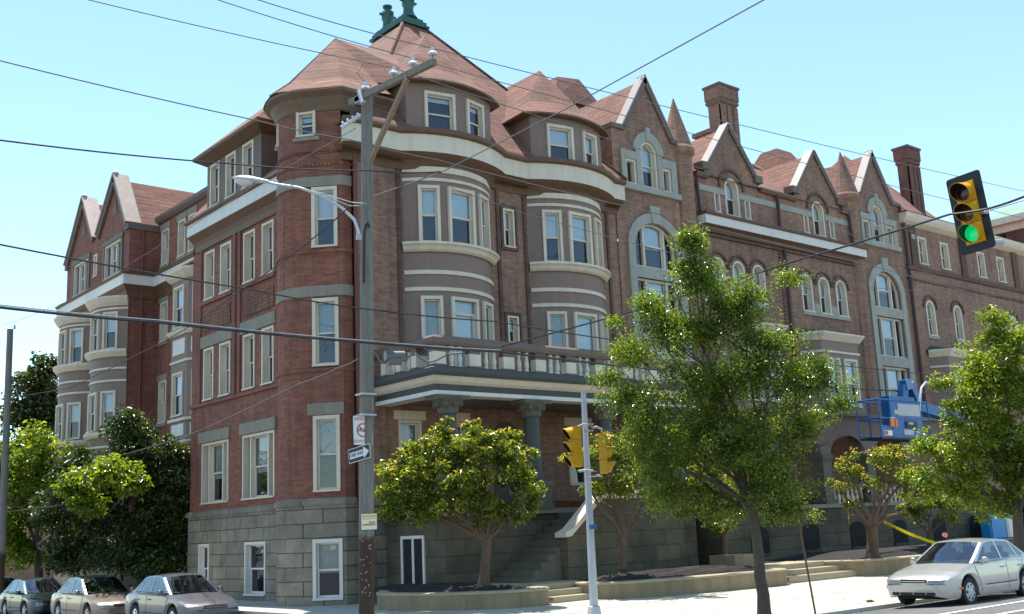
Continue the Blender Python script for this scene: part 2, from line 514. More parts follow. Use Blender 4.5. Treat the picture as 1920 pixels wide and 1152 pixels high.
# ------------------------------------------------------------------ building helpers
class Path:
    def __init__(s, pts):
        s.p = [Vector((a, b)) for a, b in pts]
        s.s = [0.0]
        for a, b in zip(s.p, s.p[1:]): s.s.append(s.s[-1] + (b - a).length)
        s.L = s.s[-1]
    def at(s, t):
        t = max(0, min(s.L, t))
        for i in range(len(s.p) - 1):
            if t <= s.s[i + 1] + 1e-9:
                k = (t - s.s[i]) / (s.s[i + 1] - s.s[i])
                return s.p[i].lerp(s.p[i + 1], k)
        return s.p[-1]
    def norms(s):
        out = []
        n = len(s.p)
        for i in range(n):
            d = Vector((0, 0))
            if i > 0: d += (s.p[i] - s.p[i - 1]).normalized()
            if i < n - 1: d += (s.p[i + 1] - s.p[i]).normalized()
            d.normalize()
            nn = Vector((d.y, -d.x))
            e = (s.p[i + 1] - s.p[i]).normalized() if i < n - 1 else (s.p[i] - s.p[i - 1]).normalized()
            c = nn.dot(Vector((e.y, -e.x)))
            out.append(nn / max(c, 0.3))
        return out
    def off(s, d):
        return [p + n * d for p, n in zip(s.p, s.norms())]

def wall_path(mb, path, z0, z1, holes=(), rd=0.5, mi=0):
    ss = sorted(set([round(x, 5) for x in path.s] + [round(h[i], 5) for h in holes for i in (0, 1)]))
    zs = sorted(set([z0, z1] + [h[i] for h in holes for i in (2, 3) if z0 < h[i] < z1]))
    nr = None
    for a, b in zip(ss, ss[1:]):
        if b - a < 1e-5: continue
        A, B = path.at(a), path.at(b)
        for c, d in zip(zs, zs[1:]):
            mx, mz = (a + b) / 2, (c + d) / 2
            if any(h[0] < mx < h[1] and h[2] < mz < h[3] for h in holes): continue
            mb.quad((A.x, A.y, c), (B.x, B.y, c), (B.x, B.y, d), (A.x, A.y, d), mi)
    for h in holes:
        A, B = path.at(h[0]), path.at(h[1])
        u = (B - A).normalized(); n = Vector((u.y, -u.x)) * -rd
        for P, Q, c, d, e, f in ((A, A, h[2], h[3], 0, 0), (B, B, h[3], h[2], 0, 0)):
            mb.quad((P.x, P.y, c), (P.x, P.y, d), (P.x + n.x, P.y + n.y, d), (P.x + n.x, P.y + n.y, c), mi)
        for z in (h[2], h[3]):
            mb.quad((A.x, A.y, z), (B.x, B.y, z), (B.x + n.x, B.y + n.y, z), (A.x + n.x, A.y + n.y, z), mi)

def arch_poly(s0, s1, z0, z1, seg=12, flat=1.0):
    """hole outline with a round head; z1 is the crown"""
    r = (s1 - s0) / 2; c = (s0 + s1) / 2; zs = z1 - r * flat
    return [(s0, z0), (s1, z0)] + [(c + r * math.cos(math.pi * k / seg), zs + r * flat * math.sin(math.pi * k / seg)) for k in range(seg + 1)]

def wall_poly(mb, P0, u, outline, holes, rd=0.4, mi=0):
    """flat wall from polygon with polygonal holes (s,z)"""
    P0 = Vector(P0); u = Vector(u); n = Vector((u.y, -u.x)) * -rd
    def w(s, z, k=0): return (P0.x + u.x * s + n.x * k, P0.y + u.y * s + n.y * k, z)
    polys = [[Vector((a, b, 0)) for a, b in outline]] + [[Vector((a, b, 0)) for a, b in h] for h in holes]
    flat = [p for q in polys for p in q]
    mb.add([w(p.x, p.y) for p in flat], [tuple(t) for t in tessellate_polygon(polys)], mi)
    for h in holes:
        m = len(h)
        for i in range(m):
            a, b = h[i], h[(i + 1) % m]
            mb.quad(w(*a), w(*b), w(*b, 1), w(*a, 1), mi)

def rect(s0, s1, z0, z1): return [(s0, z0), (s1, z0), (s1, z1), (s0, z1)]

def band(mb, path, d_in, prof, mi=0, close=True):
    """sweep a profile [(offset, z)...] along a plan path, capped"""
    cols = [[(p.x, p.y, z) for (o, z), p in [(pr, (path.p[i] + path.norms()[i] * pr[0])) for pr in prof]] for i in range(len(path.p))]
    n = len(prof)
    vs = [v for c in cols for v in c]
    fs = [(i * n + k, (i + 1) * n + k, (i + 1) * n + (k + 1) % n, i * n + (k + 1) % n) for i in range(len(cols) - 1) for k in range(n if close else n - 1)]
    if close:
        fs += [tuple(range(n)), tuple((len(cols) - 1) * n + k for k in range(n))[::-1]]
    mb.add(vs, fs, mi)

WCOUNT = [0]
rnd = random.Random(7)

def window(parent, P0, P1, z0, z1, arch=False, cw=0.09, rec=0.13, blind=None, bm=None, proud=0.03, trim='cream_paint', kind='sash', sill=0.06, side=0.0, name='window', label=None, flat=1.0, split=0.5):
    """window in an opening from P0 to P1 (plan, left to right seen from outside)"""
    P0, P1 = Vector(P0), Vector(P1)
    W = (P1 - P0).length
    u = (P1 - P0) / W; n = Vector((u.y, -u.x)); U = (u.x, u.y, 0); Nn = (n.x, n.y, 0); Z = (0, 0, 1)
    def at(s, z, k): return (P0.x + u.x * s + n.x * k, P0.y + u.y * s + n.y * k, z)
    def bx(mb, s0, s1, a, b, k0, k1, mi=0): mb.obox(at(s0, a, k0), U, Z, Nn, s1 - s0, b - a, k1 - k0, mi)
    e = 0.003
    fr = MB(); pn = MB()
    zs = z1 - (W / 2) * flat if arch else z1
    bx(fr, e, cw, z0 + sill, zs, -rec - .06, proud)
    bx(fr, W - cw, W - e, z0 + sill, zs, -rec - .06, proud)
    if not arch:
        bx(fr, cw, W - cw, z1 - cw * 1.05, z1 - e, -rec - .06, proud)
    if sill: bx(fr, e, W - e, z0 + e, z0 + sill, -rec - .08, proud + .05)
    ro, ri = W / 2 - e, W / 2 - cw
    c = W / 2
    def ring(r0, r1, k0, k1, mi=0, seg=12):
        vs = []; fs = []
        for j in range(seg + 1):
            a = math.pi * j / seg
            for r in (r0, r1):
                for k in (k0, k1):
                    vs.append(at(c + r * math.cos(a), zs + r * flat * math.sin(a), k))
        for j in range(seg):
            o = 4 * j
            fs += [(o, o + 4, o + 5, o + 1), (o + 2, o + 3, o + 7, o + 6), (o + 1, o + 5, o + 7, o + 3), (o, o + 2, o + 6, o + 4)]
        fr.add(vs, fs, mi)
    if arch:
        ring(ri, ro, -rec - .06, proud)
        ring(ri - .05, ri - .001, -rec - .05, -rec + .02)
    st = 0.05
    a0, a1 = cw + e, W - cw - e
    b0, b1 = z0 + sill, z1 - cw
    if side > 0:          # narrow fixed lights either side of a central sash
        for s in (a0 + side, a1 - side - .09):
            bx(fr, s, s + .09, b0, b1 + .02, -rec - .05, -.02)
        lights = [(a0, a0 + side, 'fixed'), (a0 + side + .09, a1 - side - .09, 'sash'), (a1 - side, a1, 'fixed')]
    else:
        lights = [(a0, a1, kind)]
    B = blind if blind is not None else rnd.choice([0.45, 0.5, 0.55, 0.5, 0.62, 0.3])
    B0 = B
    for (l0, l1, kd) in lights:
        if arch: top = zs
        else: top = b1
        if kd == 'sash':
            mid = b0 + (z1 - cw - b0) * split
            bx(fr, l0, l1, mid - .025, mid + .03, -rec - .045, -rec + .015)
            for (q0, q1, k) in ((b0, mid, -rec - .02), (mid, top, -rec + .02)):
                bx(fr, l0, l0 + st, q0, q1, k - .03, k + .01)
                bx(fr, l1 - st, l1, q0, q1, k - .03, k + .01)
            bx(fr, l0 + st, l1 - st, b0, b0 + .07, -rec - .045, -rec - .012)
            if not arch: bx(fr, l0 + st, l1 - st, b1 - .055, b1, -rec - .005, -rec + .03)
            pn.quad(at(l0 + .02, b0 + .02, -rec - .03), at(l1 - .02, b0 + .02, -rec - .03), at(l1 - .02, mid, -rec - .03), at(l0 + .02, mid, -rec - .03), 0)
            up = rect(l0 + .02, l1 - .02, mid, top - .01)
        elif kd == 'transom':
            mid = b0 + (b1 - b0) * 0.80
            bx(fr, l0, l1, mid - .03, mid + .05, -rec - .045, -rec + .03)
            pn.quad(at(l0, b0, -rec - .03), at(l1, b0, -rec - .03), at(l1, mid, -rec - .03), at(l0, mid, -rec - .03), 0)
            up = rect(l0, l1, mid, top)
            bx(fr, l0, l0 + .07, b0, mid, -rec - .045, -rec + .01); bx(fr, l1 - .07, l1, b0, mid, -rec - .045, -rec + .01)
        else:
            up = rect(l0, l1, b0, top)
        if arch and kd == 'sash':
            up = [(l0 + .02, mid), (l1 - .02, mid)] + [(c + (ri - .02) * math.cos(math.pi * j / 10), zs + (ri - .02) * flat * math.sin(math.pi * j / 10)) for j in range(11)]
        pn.add([at(s, z, -rec) for s, z in up], [tuple(range(len(up)))], 0)
    # blind behind the glass and the dark room behind
    if kind == 'fixed' and side == 0: B0 = 0
    if B0 > 0:
        zb = z1 - cw - (z1 - cw - b0) * B0
        for (l0, l1, kd) in lights:
            if side > 0 and kd == 'fixed': continue
            if arch:
                q = [(l0, zb), (l1, zb)] + ([(c + ri * math.cos(math.pi * j / 10), zs + ri * flat * math.sin(math.pi * j / 10)) for j in range(11)] if zb < zs else [(l1, z1), (l0, z1)])
            else: q = rect(l0, l1, zb, b1)
            pn.add([at(s, z, -rec - .075) for s, z in q], [tuple(range(len(q)))], 1)
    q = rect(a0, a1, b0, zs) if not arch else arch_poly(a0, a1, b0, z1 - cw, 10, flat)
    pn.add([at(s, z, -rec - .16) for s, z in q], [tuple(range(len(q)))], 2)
    w = fr.build(name, trim, parent)
    if label: w['label'] = label
    pn.build('pane', ['window_glass', bm or rnd.choice(['blind_white', 'blind_white', 'blind_cream', 'lace_curtain']), 'dark_inside'], w, fixn=False)
    return w

def bow(cx, half, sag, y=0.0, n=12, ext=0.0):
    """plan points of a shallow round bay on a wall facing -Y"""
    Rr = (half * half + sag * sag) / (2 * sag)
    a = math.asin(half / Rr)
    return [(cx + Rr * math.sin(-a + 2 * a * k / n), y - (Rr * math.cos(-a + 2 * a * k / n) - (Rr - sag))) for k in range(n + 1)]

# ------------------------------------------------------------------ the apartment house
B_LOC = (0.0, 0.0, 0.1)
bld = thing('apartment_building', 'long red and brown brick corner apartment house with bays, gables and shingled roofs', 'building', B_LOC)

ZB, ZW = -0.1, 3.16      # foundation foot, water table
# ---- plan of the corner tower (left to right seen from outside)
tc, tr = (0.23, 1.83), 1.25
tw = [(0.15, tc[1] + math.sqrt(tr * tr - (0.15 - tc[0]) ** 2))]
a0 = math.degrees(math.atan2(tw[0][1] - tc[1], tw[0][0] - tc[0]))
for k in range(1, 13):
    a = R(a0 + (225 - a0) * k / 12)
    tw.append((tc[0] + tr * math.cos(a), tc[1] + tr * math.sin(a)))
tower_tan = len(tw) - 1
tw += [(0.10, 0.16)]
tw_full = tw + [(0.45, 0.16)]
TP = Path(tw_full)
s_tan = TP.s[tower_tan]; s_quoin = TP.s[tower_tan + 1]
# window positions on the diagonal face
ws0, ws1 = s_quoin - 0.95, s_quoin - 0.13

# ---- left block facing the side street (x = 0.15), s measured along -Y from y=11.1
LY = 11.1
LP = Path([(0.15, LY), (0.15, 3.0)])
def ys(y): return LY - y
lw3 = [(10.03, 9.2), (8.71, 7.83), (6.84, 5.97), (5.46, 4.6)]
h = []
for a, b in lw3:
    h.append((ys(a), ys(b), 10.85, 12.72)); h.append((ys(a), ys(b), 7.1, 9.05))
lw1 = [(10.08, 7.92), (6.84, 4.55)]
for a, b in lw1: h.append((ys(a), ys(b), 3.38, 5.56))
mb = MB(); wall_path(mb, LP, ZW, 12.86, h, 0.34)
mb.build('wall', 'red_brick', bld)
mb = MB(); hb = [(ys(10.12), ys(9.27), 0.3, 2.0), (ys(6.52), ys(5.06), 0.28, 2.0)]
LPs = Path([(0.09, LY), (0.09, 2.9)])
wall_path(mb, LPs, ZB, 2.98, hb, 0.5)
# return at the far end
mb2 = MB(); mb2.quad((0.15, LY, ZW), (3.0, LY, ZW), (3.0, LY, 14.2), (0.15, LY, 14.2)); mb2.build('wall', 'red_brick', bld)
TPs = Path([tuple(p) for p in TP.off(0.06)])
sc_ = TPs.L / TP.L
hb2 = [(ws0 * sc_ - .02, ws1 * sc_ + .02, 0.27, 1.99)]
wall_path(mb, TPs, ZB, 2.98, hb2, 0.5)
mb.quad((0.39, 0.04, ZB), (2.4, 0.04, ZB), (2.4, 0.04, 2.98), (0.39, 0.04, 2.98))
mb.box(0.10, 0.7, LY, LY + .02, ZB, 2.98)
mb.build('foundation', 'stone_ashlar', bld)
for a, b, z0, z1 in hb:
    A, Bq = LPs.at(a), LPs.at(b)
    window(bld, A, Bq, z0, z1, side=0.0, blind=0.0, cw=.08, rec=.16, trim='white_paint')
window(bld, TPs.at(hb2[0][0]), TPs.at(hb2[0][1]), 0.27, 1.99, blind=0.55, bm='blind_cream', cw=.1, trim='white_paint')
# water table
mb = MB()
for P in (Path([(0.15, LY + .1), (0.15, tw[0][1] - .02)]), TP):
    band(mb, P, 0, [(-.05, 2.96), (.10, 2.96), (.12, 3.02), (.12, 3.09), (.02, 3.17), (-.05, 3.17)])
mb.each('water_table', 'stone_ashlar', bld)
for k, (a, b) in enumerate(lw3):
    for z0, z1 in ((10.85, 12.72), (7.1, 9.05)):
        window(bld, LP.at(ys(a)), LP.at(ys(b)), z0, z1, cw=.085, rec=.2, blind=.48, bm=['blind_cream', 'blind_white'][k % 2])
for a, b in lw1:
    window(bld, LP.at(ys(a)), LP.at(ys(b)), 3.38, 5.56, cw=.085, rec=.18, side=.38, blind=.6, bm='blind_cream')
mb = MB()
for (a, b, z0, z1) in ((10.2, 7.62, 9.08, 9.5), (6.98, 4.42, 9.08, 9.5), (10.28, 7.8, 5.58, 5.97), (6.98, 4.42, 5.58, 5.97)):
    mb.box(0.07, 0.4, b, a, z0, z1)
# curved lintel bands of the tower
for z0, z1 in ((12.68, 13.0), (9.2, 9.53)):
    q = [tuple(p) for p in TP.p]
    band(mb, Path(q), 0, [(-.05, z0), (.05, z0), (.05, z1), (-.05, z1)])
P = Path([tuple(TP.at(ws0 - .16)), tuple(TP.at(s_quoin))])
band(mb, P, 0, [(-.05, 5.6), (.05, 5.6), (.05, 5.95), (-.05, 5.95)])
mb.each('lintel', 'lintel_stone', bld)
mb = MB()
for a, b, z in ((10.2, 7.62, 10.79), (6.98, 4.42, 10.79)):
    mb.box(0.05, 0.3, b, a, z - .09, z + .05)
for z in (7.05,):
    mb.box(0.06, 0.3, 3.05, LY + .03, z - .12, z)
for z in (7.0, 10.66):
    band(mb, TP, 0, [(-.05, z - .12), (.05, z - .1), (.07, z), (-.05, z + .02)])
mb.each('string_course', 'red_brick', bld)
# recessed brick panels: frame ribs and the basket-weave panels
mb = MB()
for a, b in ((10.35, 7.5), (7.12, 4.28)):
    for q in (a, b):
        mb.box(0.09, 0.2, q - .09, q + .09, 7.05, 13.0 if q == b else 13.0)
    mb.box(0.10, 0.2, b + .09, a - .09, 12.86, 13.02)
mb.each('pilaster', 'red_brick', bld)
mb = MB()
mb.box(0.115, 0.2, 7.85, 10.0, 9.68, 10.42); mb.box(0.115, 0.2, 4.6, 6.75, 9.68, 10.42)
mb.each('brick_panel', 'panel_brick', bld)

# ---- tower walls
th = [(ws0, ws1, 10.72, 12.66), (ws0, ws1, 7.05, 9.14), (ws0, ws1, 3.34, 5.58)]
mb = MB(); wall_path(mb, TP, ZW, 15.9, th + [(s_tan - .34, s_tan + .3, 14.33, 15.18), (s_tan - 1.75, s_tan - 1.3, 14.33, 15.1)], 0.34)
mb.build('tower', 'red_brick', bld)
for i, (a, b, z0, z1) in enumerate(th):
    window(bld, TP.at(a), TP.at(b), z0, z1, cw=.11, rec=.12, proud=.05, blind=(.5, .5, .5)[i], bm=('blind_white', 'lace_curtain', 'blind_cream')[i])
window(bld, TP.at(s_tan - .34), TP.at(s_tan + .3), 14.33, 15.18, cw=.09, rec=.12, proud=.06, blind=.3, bm='blind_white')
window(bld, TP.at(s_tan - 1.75), TP.at(s_tan - 1.3), 14.33, 15.1, cw=.08, rec=.12, proud=.06, blind=.3)
mb = MB()
P = Path([tuple(TP.at(s_tan - .45)), tuple(TP.at(s_tan - .05)), tuple(TP.at(s_tan + .42))])
band(mb, P, 0, [(-.05, 14.2), (.08, 14.2), (.08, 14.32), (-.05, 14.32)])
mb.each('sill', 'lintel_stone', bld)
mb = MB()
for z in (13.35, 13.75):
    band(mb, TP, 0, [(-.02, z), (.03, z), (.045, z + .07), (-.02, z + .07)])
mb.each('brick_panel', 'panel_brick', bld)
# cove under the tower eave and the brown return wall beside it
mb = MB()
TE = Path([tuple(p) for p in TP.p[:-1]])
mb.quad((0.10, 0.16, 14.55), (1.9, 0.16, 14.55), (1.9, 0.16, 15.95), (0.10, 0.16, 15.95))
band(mb, TP, 0, [(0.0, 15.12), (.05, 15.16), (.10, 15.3), (.24, 15.55), (.42, 15.66), (.43, 15.76), (0, 15.8)])
band(mb, Path([(.10, .16), (1.9, .16)]), 0, [(0.0, 15.4), (.06, 15.45), (.12, 15.6), (.34, 15.72), (.34, 15.8), (0, 15.8)])
mb.build('eave', 'cove_paint', bld)
# tower roof: fan to the apex and a ridge back to the main roof
APX = Vector((1.44, 2.57, 18.85))
eo = [p for p in TP.off(0.46)][:-1]
ring = [Vector((eo[0].x + .6, eo[0].y + .55, 15.8)), Vector((eo[0].x, eo[0].y, 15.78))] + [Vector((p.x, p.y, 15.74 + .06 * math.sin(i))) for i, p in enumerate(eo[1:])] + [Vector((1.1, -.22, 15.84)), Vector((1.9, -.16, 15.95))]
mb = MB()
mid = [r.lerp(APX, .28) + Vector((0, 0, -.16)) for r in ring]
n = len(ring)
mb.add(ring + mid, [(i, i + 1, n + i + 1, n + i) for i in range(n - 1)])
mb.add(mid + [APX], [(i, i + 1, n) for i in range(n - 1)])
rb = Vector((4.2, 2.57, 18.85))
mb.add([APX, rb, mid[-1], mid[0], Vector((3.2, -.05, 16.9)), Vector((3.3, 4.6, 17.2))], [(0, 2, 4, 1), (0, 1, 5, 3)])
mb.build('roof', 'roof_shingle', bld)

# ---- white frieze of the left block, brown mouldings, roll gutter
mb = MB()
FP = Path([(-.28, LY - .35), (-.28, 3.0)])
band(mb, FP, 0, [(-.4, 13.42), (.0, 13.42), (.0, 13.88), (-.4, 13.88)])
mb.build('frieze', 'white_paint', bld)
mb = MB()
band(mb, FP, 0, [(-.35, 13.42), (-.02, 13.415), (-.25, 13.2), (-.32, 13.05), (-.36, 12.85), (-.5, 12.85)])
band(mb, Path([(-.28, LY - .33), (-.28, 3.0)]), 0, [(-.4, 13.885), (.06, 13.885), (.12, 13.94), (.10, 14.03), (-.4, 14.03)])
mb.each('cornice', 'brown_trim', bld)

# ---- main roof: one truncated pyramid over the corner block
mb = MB()
E0 = [(.5, -.60, 14.74), (12.1, -.62, 14.72), (12.1, 11.0, 14.72), (-.3, 11.0, 14.0)]
T0 = [(6.0, 5.0, 21.8), (6.75, 5.0, 21.8), (6.75, 6.8, 21.8), (6.0, 6.8, 21.8)]
for i in range(4):
    j = (i + 1) % 4
    mb.quad(E0[i], E0[j], T0[j], T0[i])
mb.quad(*T0)
# cap roof right of the pyramid towards the gable
mb.add([(9.0, 1.7, 17.6), (12.3, 1.7, 17.6), (12.3, 6, 19.3), (9.0, 6, 19.3), (12.3, 9.5, 16), (9, 9.5, 16)], [(0, 1, 2, 3), (3, 2, 4, 5)])
mb.build('roof', 'roof_shingle', bld)
mb = MB()
hip = [(.5, -.60, 14.80), (6.0, 5.0, 21.85)]
mb.tube([hip[0], hip[1]], .06, 5); mb.tube([(12.1, -.62, 14.76), (6.75, 5, 21.84)], .05, 5)
for p in range(3, len(ring) - 2, 6): mb.tube([ring[p] + Vector((0, 0, .02)), mid[p] + Vector((0, 0, .03)), APX], .03, 4)
mb.build('hip_flashing', 'roof_shingle', bld)
# copper crest with two finials
mb = MB()
mb.box(5.8, 6.95, 4.8, 7.0, 21.66, 21.86); mb.box(5.9, 6.85, 4.9, 6.9, 21.86, 22.0); mb.box(5.72, 7.03, 4.72, 7.08, 21.6, 21.70)
fin = mb.build('roof_crest', 'copper_green', bld)
for cy in (5.15, 6.62):
    mb = MB()
    mb.lathe((6.33, cy, 22.0), [(.38, 0), (.30, .1), (.22, .26), (.20, .46), (.25, .60), (.265, .76), (.23, .90), (.15, .98), (.13, 1.03), (.13, 1.08), (.2, 1.09), (.2, 1.16), (.05, 1.2)], 10)
    for a in range(4):
        c_, s_ = math.cos(a * math.pi / 2), math.sin(a * math.pi / 2)
        mb.box(6.33 + c_ * .33 - .05, 6.33 + c_ * .33 + .05, cy + s_ * .33 - .05, cy + s_ * .33 + .05, 22.70, 22.78)
    mb.build('finial', 'copper_green', fin, smooth=True)

# ---- dormer of the left block: three sashes in a row under a broad hipped roof
mb = MB()
DP = Path([(.02, 9.65), (.02, 5.3)])
dh = [(.28, 1.08, 14.25, 15.95), (1.6, 2.42, 14.25, 15.95), (2.95, 3.8, 14.25, 15.95)]
wall_path(mb, DP, 14.0, 16.2, dh, .3)
mb.quad((.02, 9.65, 14.0), (3.0, 9.65, 14.0), (3.0, 9.65, 16.2), (.02, 9.65, 16.2))
mb.quad((.02, 5.3, 14.0), (3.5, 5.3, 14.0), (3.5, 5.3, 16.2), (.02, 5.3, 16.2))
dorm = mb.build('dormer', 'taupe_trim', bld)
for a, b, z0, z1 in dh: window(dorm, DP.at(a), DP.at(b), z0, z1, cw=.1, blind=.45, bm='lace_curtain')
mb = MB()
dA = [(-.45, 10.0, 16.3), (-.45, 4.7, 16.3), (4.5, 4.7, 16.3), (4.5, 10.0, 16.3)]
dT = [(2.7, 7.6, 19.3), (2.7, 6.9, 19.3), (4.6, 6.9, 19.3), (4.6, 7.6, 19.3)]
for i in range(4):
    j = (i + 1) % 4
    mb.quad(dA[i], dA[j], dT[j], dT[i])
mb.quad(*dT)
mb.build('roof', 'roof_shingle', dorm)
mb = MB()
mb.add([(-.45, 10.0, 16.29), (-.45, 4.7, 16.29), (4.4, 4.7, 16.29), (4.4, 10.0, 16.29), (-.43, 9.98, 16.2), (-.43, 4.72, 16.2), (0, 4.72, 16.05), (0, 9.7, 16.0), (4.4, 5.25, 16.0), (4.4, 9.7, 16.0), (0, 5.25, 16.0)], [(0, 1, 5, 4), (1, 2, 8, 5), (5, 8, 10), (4, 5, 10, 7), (0, 4, 7, 9, 3), (7, 10, 8, 9)])
mb.build('eave', 'brown_trim', dorm)

# ---- right block (y = 0): brick wall, two round bays, frieze that follows the bays
BC = (4.05, 9.35); BH, BS = 1.78, .78
mb = MB()
P1 = Path([(0.42, 0), (12.0, 0)])
slots = [(6.42 - .42, 6.92 - .42, 11.5, 12.9), (6.42 - .42, 6.92 - .42, 8.15, 9.12)]
gf = [(1.9, 2.75, 3.4, 5.45), (3.6, 4.5, 3.2, 5.45), (8.9, 9.9, 3.4, 5.45)]
wall_path(mb, P1, 2.9, 14.0, slots + [(a - .42, b - .42, c, d) for a, b, c, d in gf], .34)
mb.build('wall', 'brown_brick', bld)
for (a, b, c, d) in slots: window(bld, P1.at(a), P1.at(b), c, d, cw=.07, rec=.16, blind=.5)
for (a, b, c, d) in gf: window(bld, (a, 0), (b, 0), c, d, cw=.08, rec=.16, blind=.4, bm='lace_curtain')
mb = MB()
for a, b, z in ((1.75, 2.9, 5.46), (3.45, 4.65, 5.46), (8.75, 10.05, 5.46)): mb.box(a, b, -.06, .3, z, z + .28)
mb.each('lintel', 'cream_paint', bld)
mb = MB(); mb.box(5.6, 6.7, -.03, .1, 2.5, 4.9); mb.lathe((6.15, -.0, 4.9), [(.55, -.02), (.55, .02)], 20)
vsx = [(6.15 + .6 * math.cos(math.pi * k / 12), -.05, 4.9 + .6 * math.sin(math.pi * k / 12)) for k in range(13)]
mb.prism(vsx, (0, .1, 0))
mb.build('door', 'slate_paint', bld)
# brick jamb strips beside the bays
mb = MB()
for x in (2.02, 7.32, 6.1, 11.4): mb.box(x, x + .13, -.06, .1, 6.6, 13.7)
for (a, b, c, d) in [(6.3, 7.04, 11.4, 13.02), (6.3, 7.04, 8.05, 9.24)]:
    mb.box(a, a + .08, -.05, .05, c, d); mb.box(b - .08, b, -.05, .05, c, d); mb.box(a + .08, b - .08, -.05, .05, d - .08, d); mb.box(a + .08, b - .08, -.07, .05, c, c + .08)
mb.each('brick_trim', 'dark_brick', bld)

def round_bay(cx):
    bp = Path(bow(cx, BH, BS))
    L = bp.L
    c = L / 2
    wh = [(c - .54, c + .54), (c - 1.52, c - .80), (c + .80, c + 1.52)]
    hs = []
    for a, b in wh: hs += [(a, b, 11.06, 12.97), (a, b, 7.0, 9.33)]
    mb = MB(); wall_path(mb, bp, 6.5, 13.95, hs, .3)
    bay = mb.build('bay_window', 'bay_paint', bld)
    for k, (a, b) in enumerate(wh):
        window(bay, bp.at(a), bp.at(b), 11.06, 12.97, cw=.10, rec=.05, proud=.1, sill=.04, blind=(.52, .5, .55)[k], bm='blind_white')
        window(bay, bp.at(a), bp.at(b), 7.0, 9.33, cw=.10, rec=.05, proud=.1, sill=.04, blind=(.62, .55, .7)[k], bm='lace_curtain' if k else 'blind_white', kind='transom' if (k == 0 and cx < 6) else 'sash', split=.42)
    mb = MB()
    band(mb, bp, 0, [(-.05, 10.80), (.08, 10.76), (.16, 10.82), (.22, 10.92), (.30, 10.98), (.30, 11.05), (-.05, 11.06)])
    for z, hh, o in ((10.04, .13, .05), (9.5, .12, .05), (13.12, .10, .05), (13.40, .19, .07)):
        band(mb, bp, 0, [(-.05, z), (o, z), (o, z + hh), (-.05, z + hh)])
    mb.each('moulding', 'cream_paint', bay)
for cx in BC: round_bay(cx)

# frieze path following the bays
fp = [(-.12, -.30), (.3, -.50), (1.2, -.50)]
for cx in BC:
    fp += [p for p in bow(cx, 2.15, .66, -.5, 12)]
    if cx == BC[0]: fp += [(6.7, -.5)]
fp += [(12.05, -.5)]
FR = Path(fp)
mb = MB(); band(mb, FR, 0, [(-.35, 13.95), (0, 13.95), (0, 14.53), (-.35, 14.53)])
mb.build('frieze', 'cream_paint', bld)
mb = MB()
band(mb, FR, 0, [(-.3, 13.947), (-.01, 13.947), (-.12, 13.86), (-.32, 13.75), (-.42, 13.62), (-.46, 13.5), (-.6, 13.5), (-.6, 13.94)])
band(mb, FR, 0, [(-.3, 14.535), (.05, 14.535), (.12, 14.58), (.14, 14.66), (.10, 14.74), (-.3, 14.76)])
mb.each('cornice', 'brown_trim', bld)
# soffit under the frieze so no sky shows
mb = MB(); mb.quad((-.05, -.32, 14.62), (2.0, -.32, 14.62), (2.0, .2, 14.62), (-.05, .2, 14.62)); mb.quad((-.1, -.3, 13.7), (12.0, -.3, 13.7), (12.0, .1, 13.7), (-.1, .1, 13.7)); mb.build('soffit', 'brown_trim', bld)

# bow fronted dormers
def bow_dormer(cx):
    f = bow(cx, 1.75, .5, -.42, 10)
    dp = Path([(cx - 1.75, 1.2)] + f + [(cx + 1.75, 1.2)])
    o = 1.62 + (dp.L - 3.24) / 2
    hs = [(o - 1.25, o - .15, 14.66, 16.1), (o + .32, o + 1.22, 14.66, 16.1)]
    mb = MB(); wall_path(mb, dp, 14.5, 16.5, hs, .3)
    d = mb.build('dormer', 'bay_paint', bld)
    for k, (a, b, z0, z1) in enumerate(hs): window(d, dp.at(a), dp.at(b), z0, z1, cw=.1, rec=.08, proud=.08, blind=(.5 if cx > 6 else .15), bm='blind_white')
    f2 = bow(cx, 2.12, .72, -.52, 12)
    zz = lambda i: 16.42 + .10 * abs(i - 6) / 6
    e = [Vector((cx - 2.15, 1.1, 16.3))] + [Vector((p[0], p[1], 16.42)) for p in f2] + [Vector((cx + 2.15, 1.1, 16.3))]
    A = Vector((cx, .82, 18.97)); Bk = Vector((cx, 3.0, 18.97))
    m = [p.lerp(A, .3) + Vector((0, 0, -.14)) for p in e]
    k = len(e)
    mb = MB()
    mb.add(e + m, [(i, i + 1, k + i + 1, k + i) for i in range(k - 1)])
    mb.add(m + [A], [(i, i + 1, k) for i in range(1, k - 2)])
    L0, R0 = Vector((cx - 2.15, 2.2, 16.3)), Vector((cx + 2.15, 2.2, 16.3))
    mb.add([e[0], L0, Bk, A, m[0], m[1]], [(0, 4, 3, 2, 1), (4, 5, 3)]); mb.add([e[-1], R0, Bk, A, m[-1], m[-2]], [(0, 1, 2, 3, 4), (4, 3, 5)])
    mb.build('roof', 'roof_shingle', d, fixn=False)
    mb = MB()
    inner = [Vector((p.x * .9 + cx * .1, p.y + .3, 16.44)) for p in e]
    low = [p + Vector((0, 0, -.07)) for p in e]
    mb.add(e + low, [(i, i + 1, k + i + 1, k + i) for i in range(k - 1)])
    wl = [Vector((dp.at(dp.L * i / (k - 1)).x, dp.at(dp.L * i / (k - 1)).y, 16.36)) for i in range(k)]
    mb.add(low + wl, [(i, i + 1, k + i + 1, k + i) for i in range(k - 1)])
    mb.build('eave', 'brown_trim', d)
for cx in (3.95, 9.25): bow_dormer(cx)
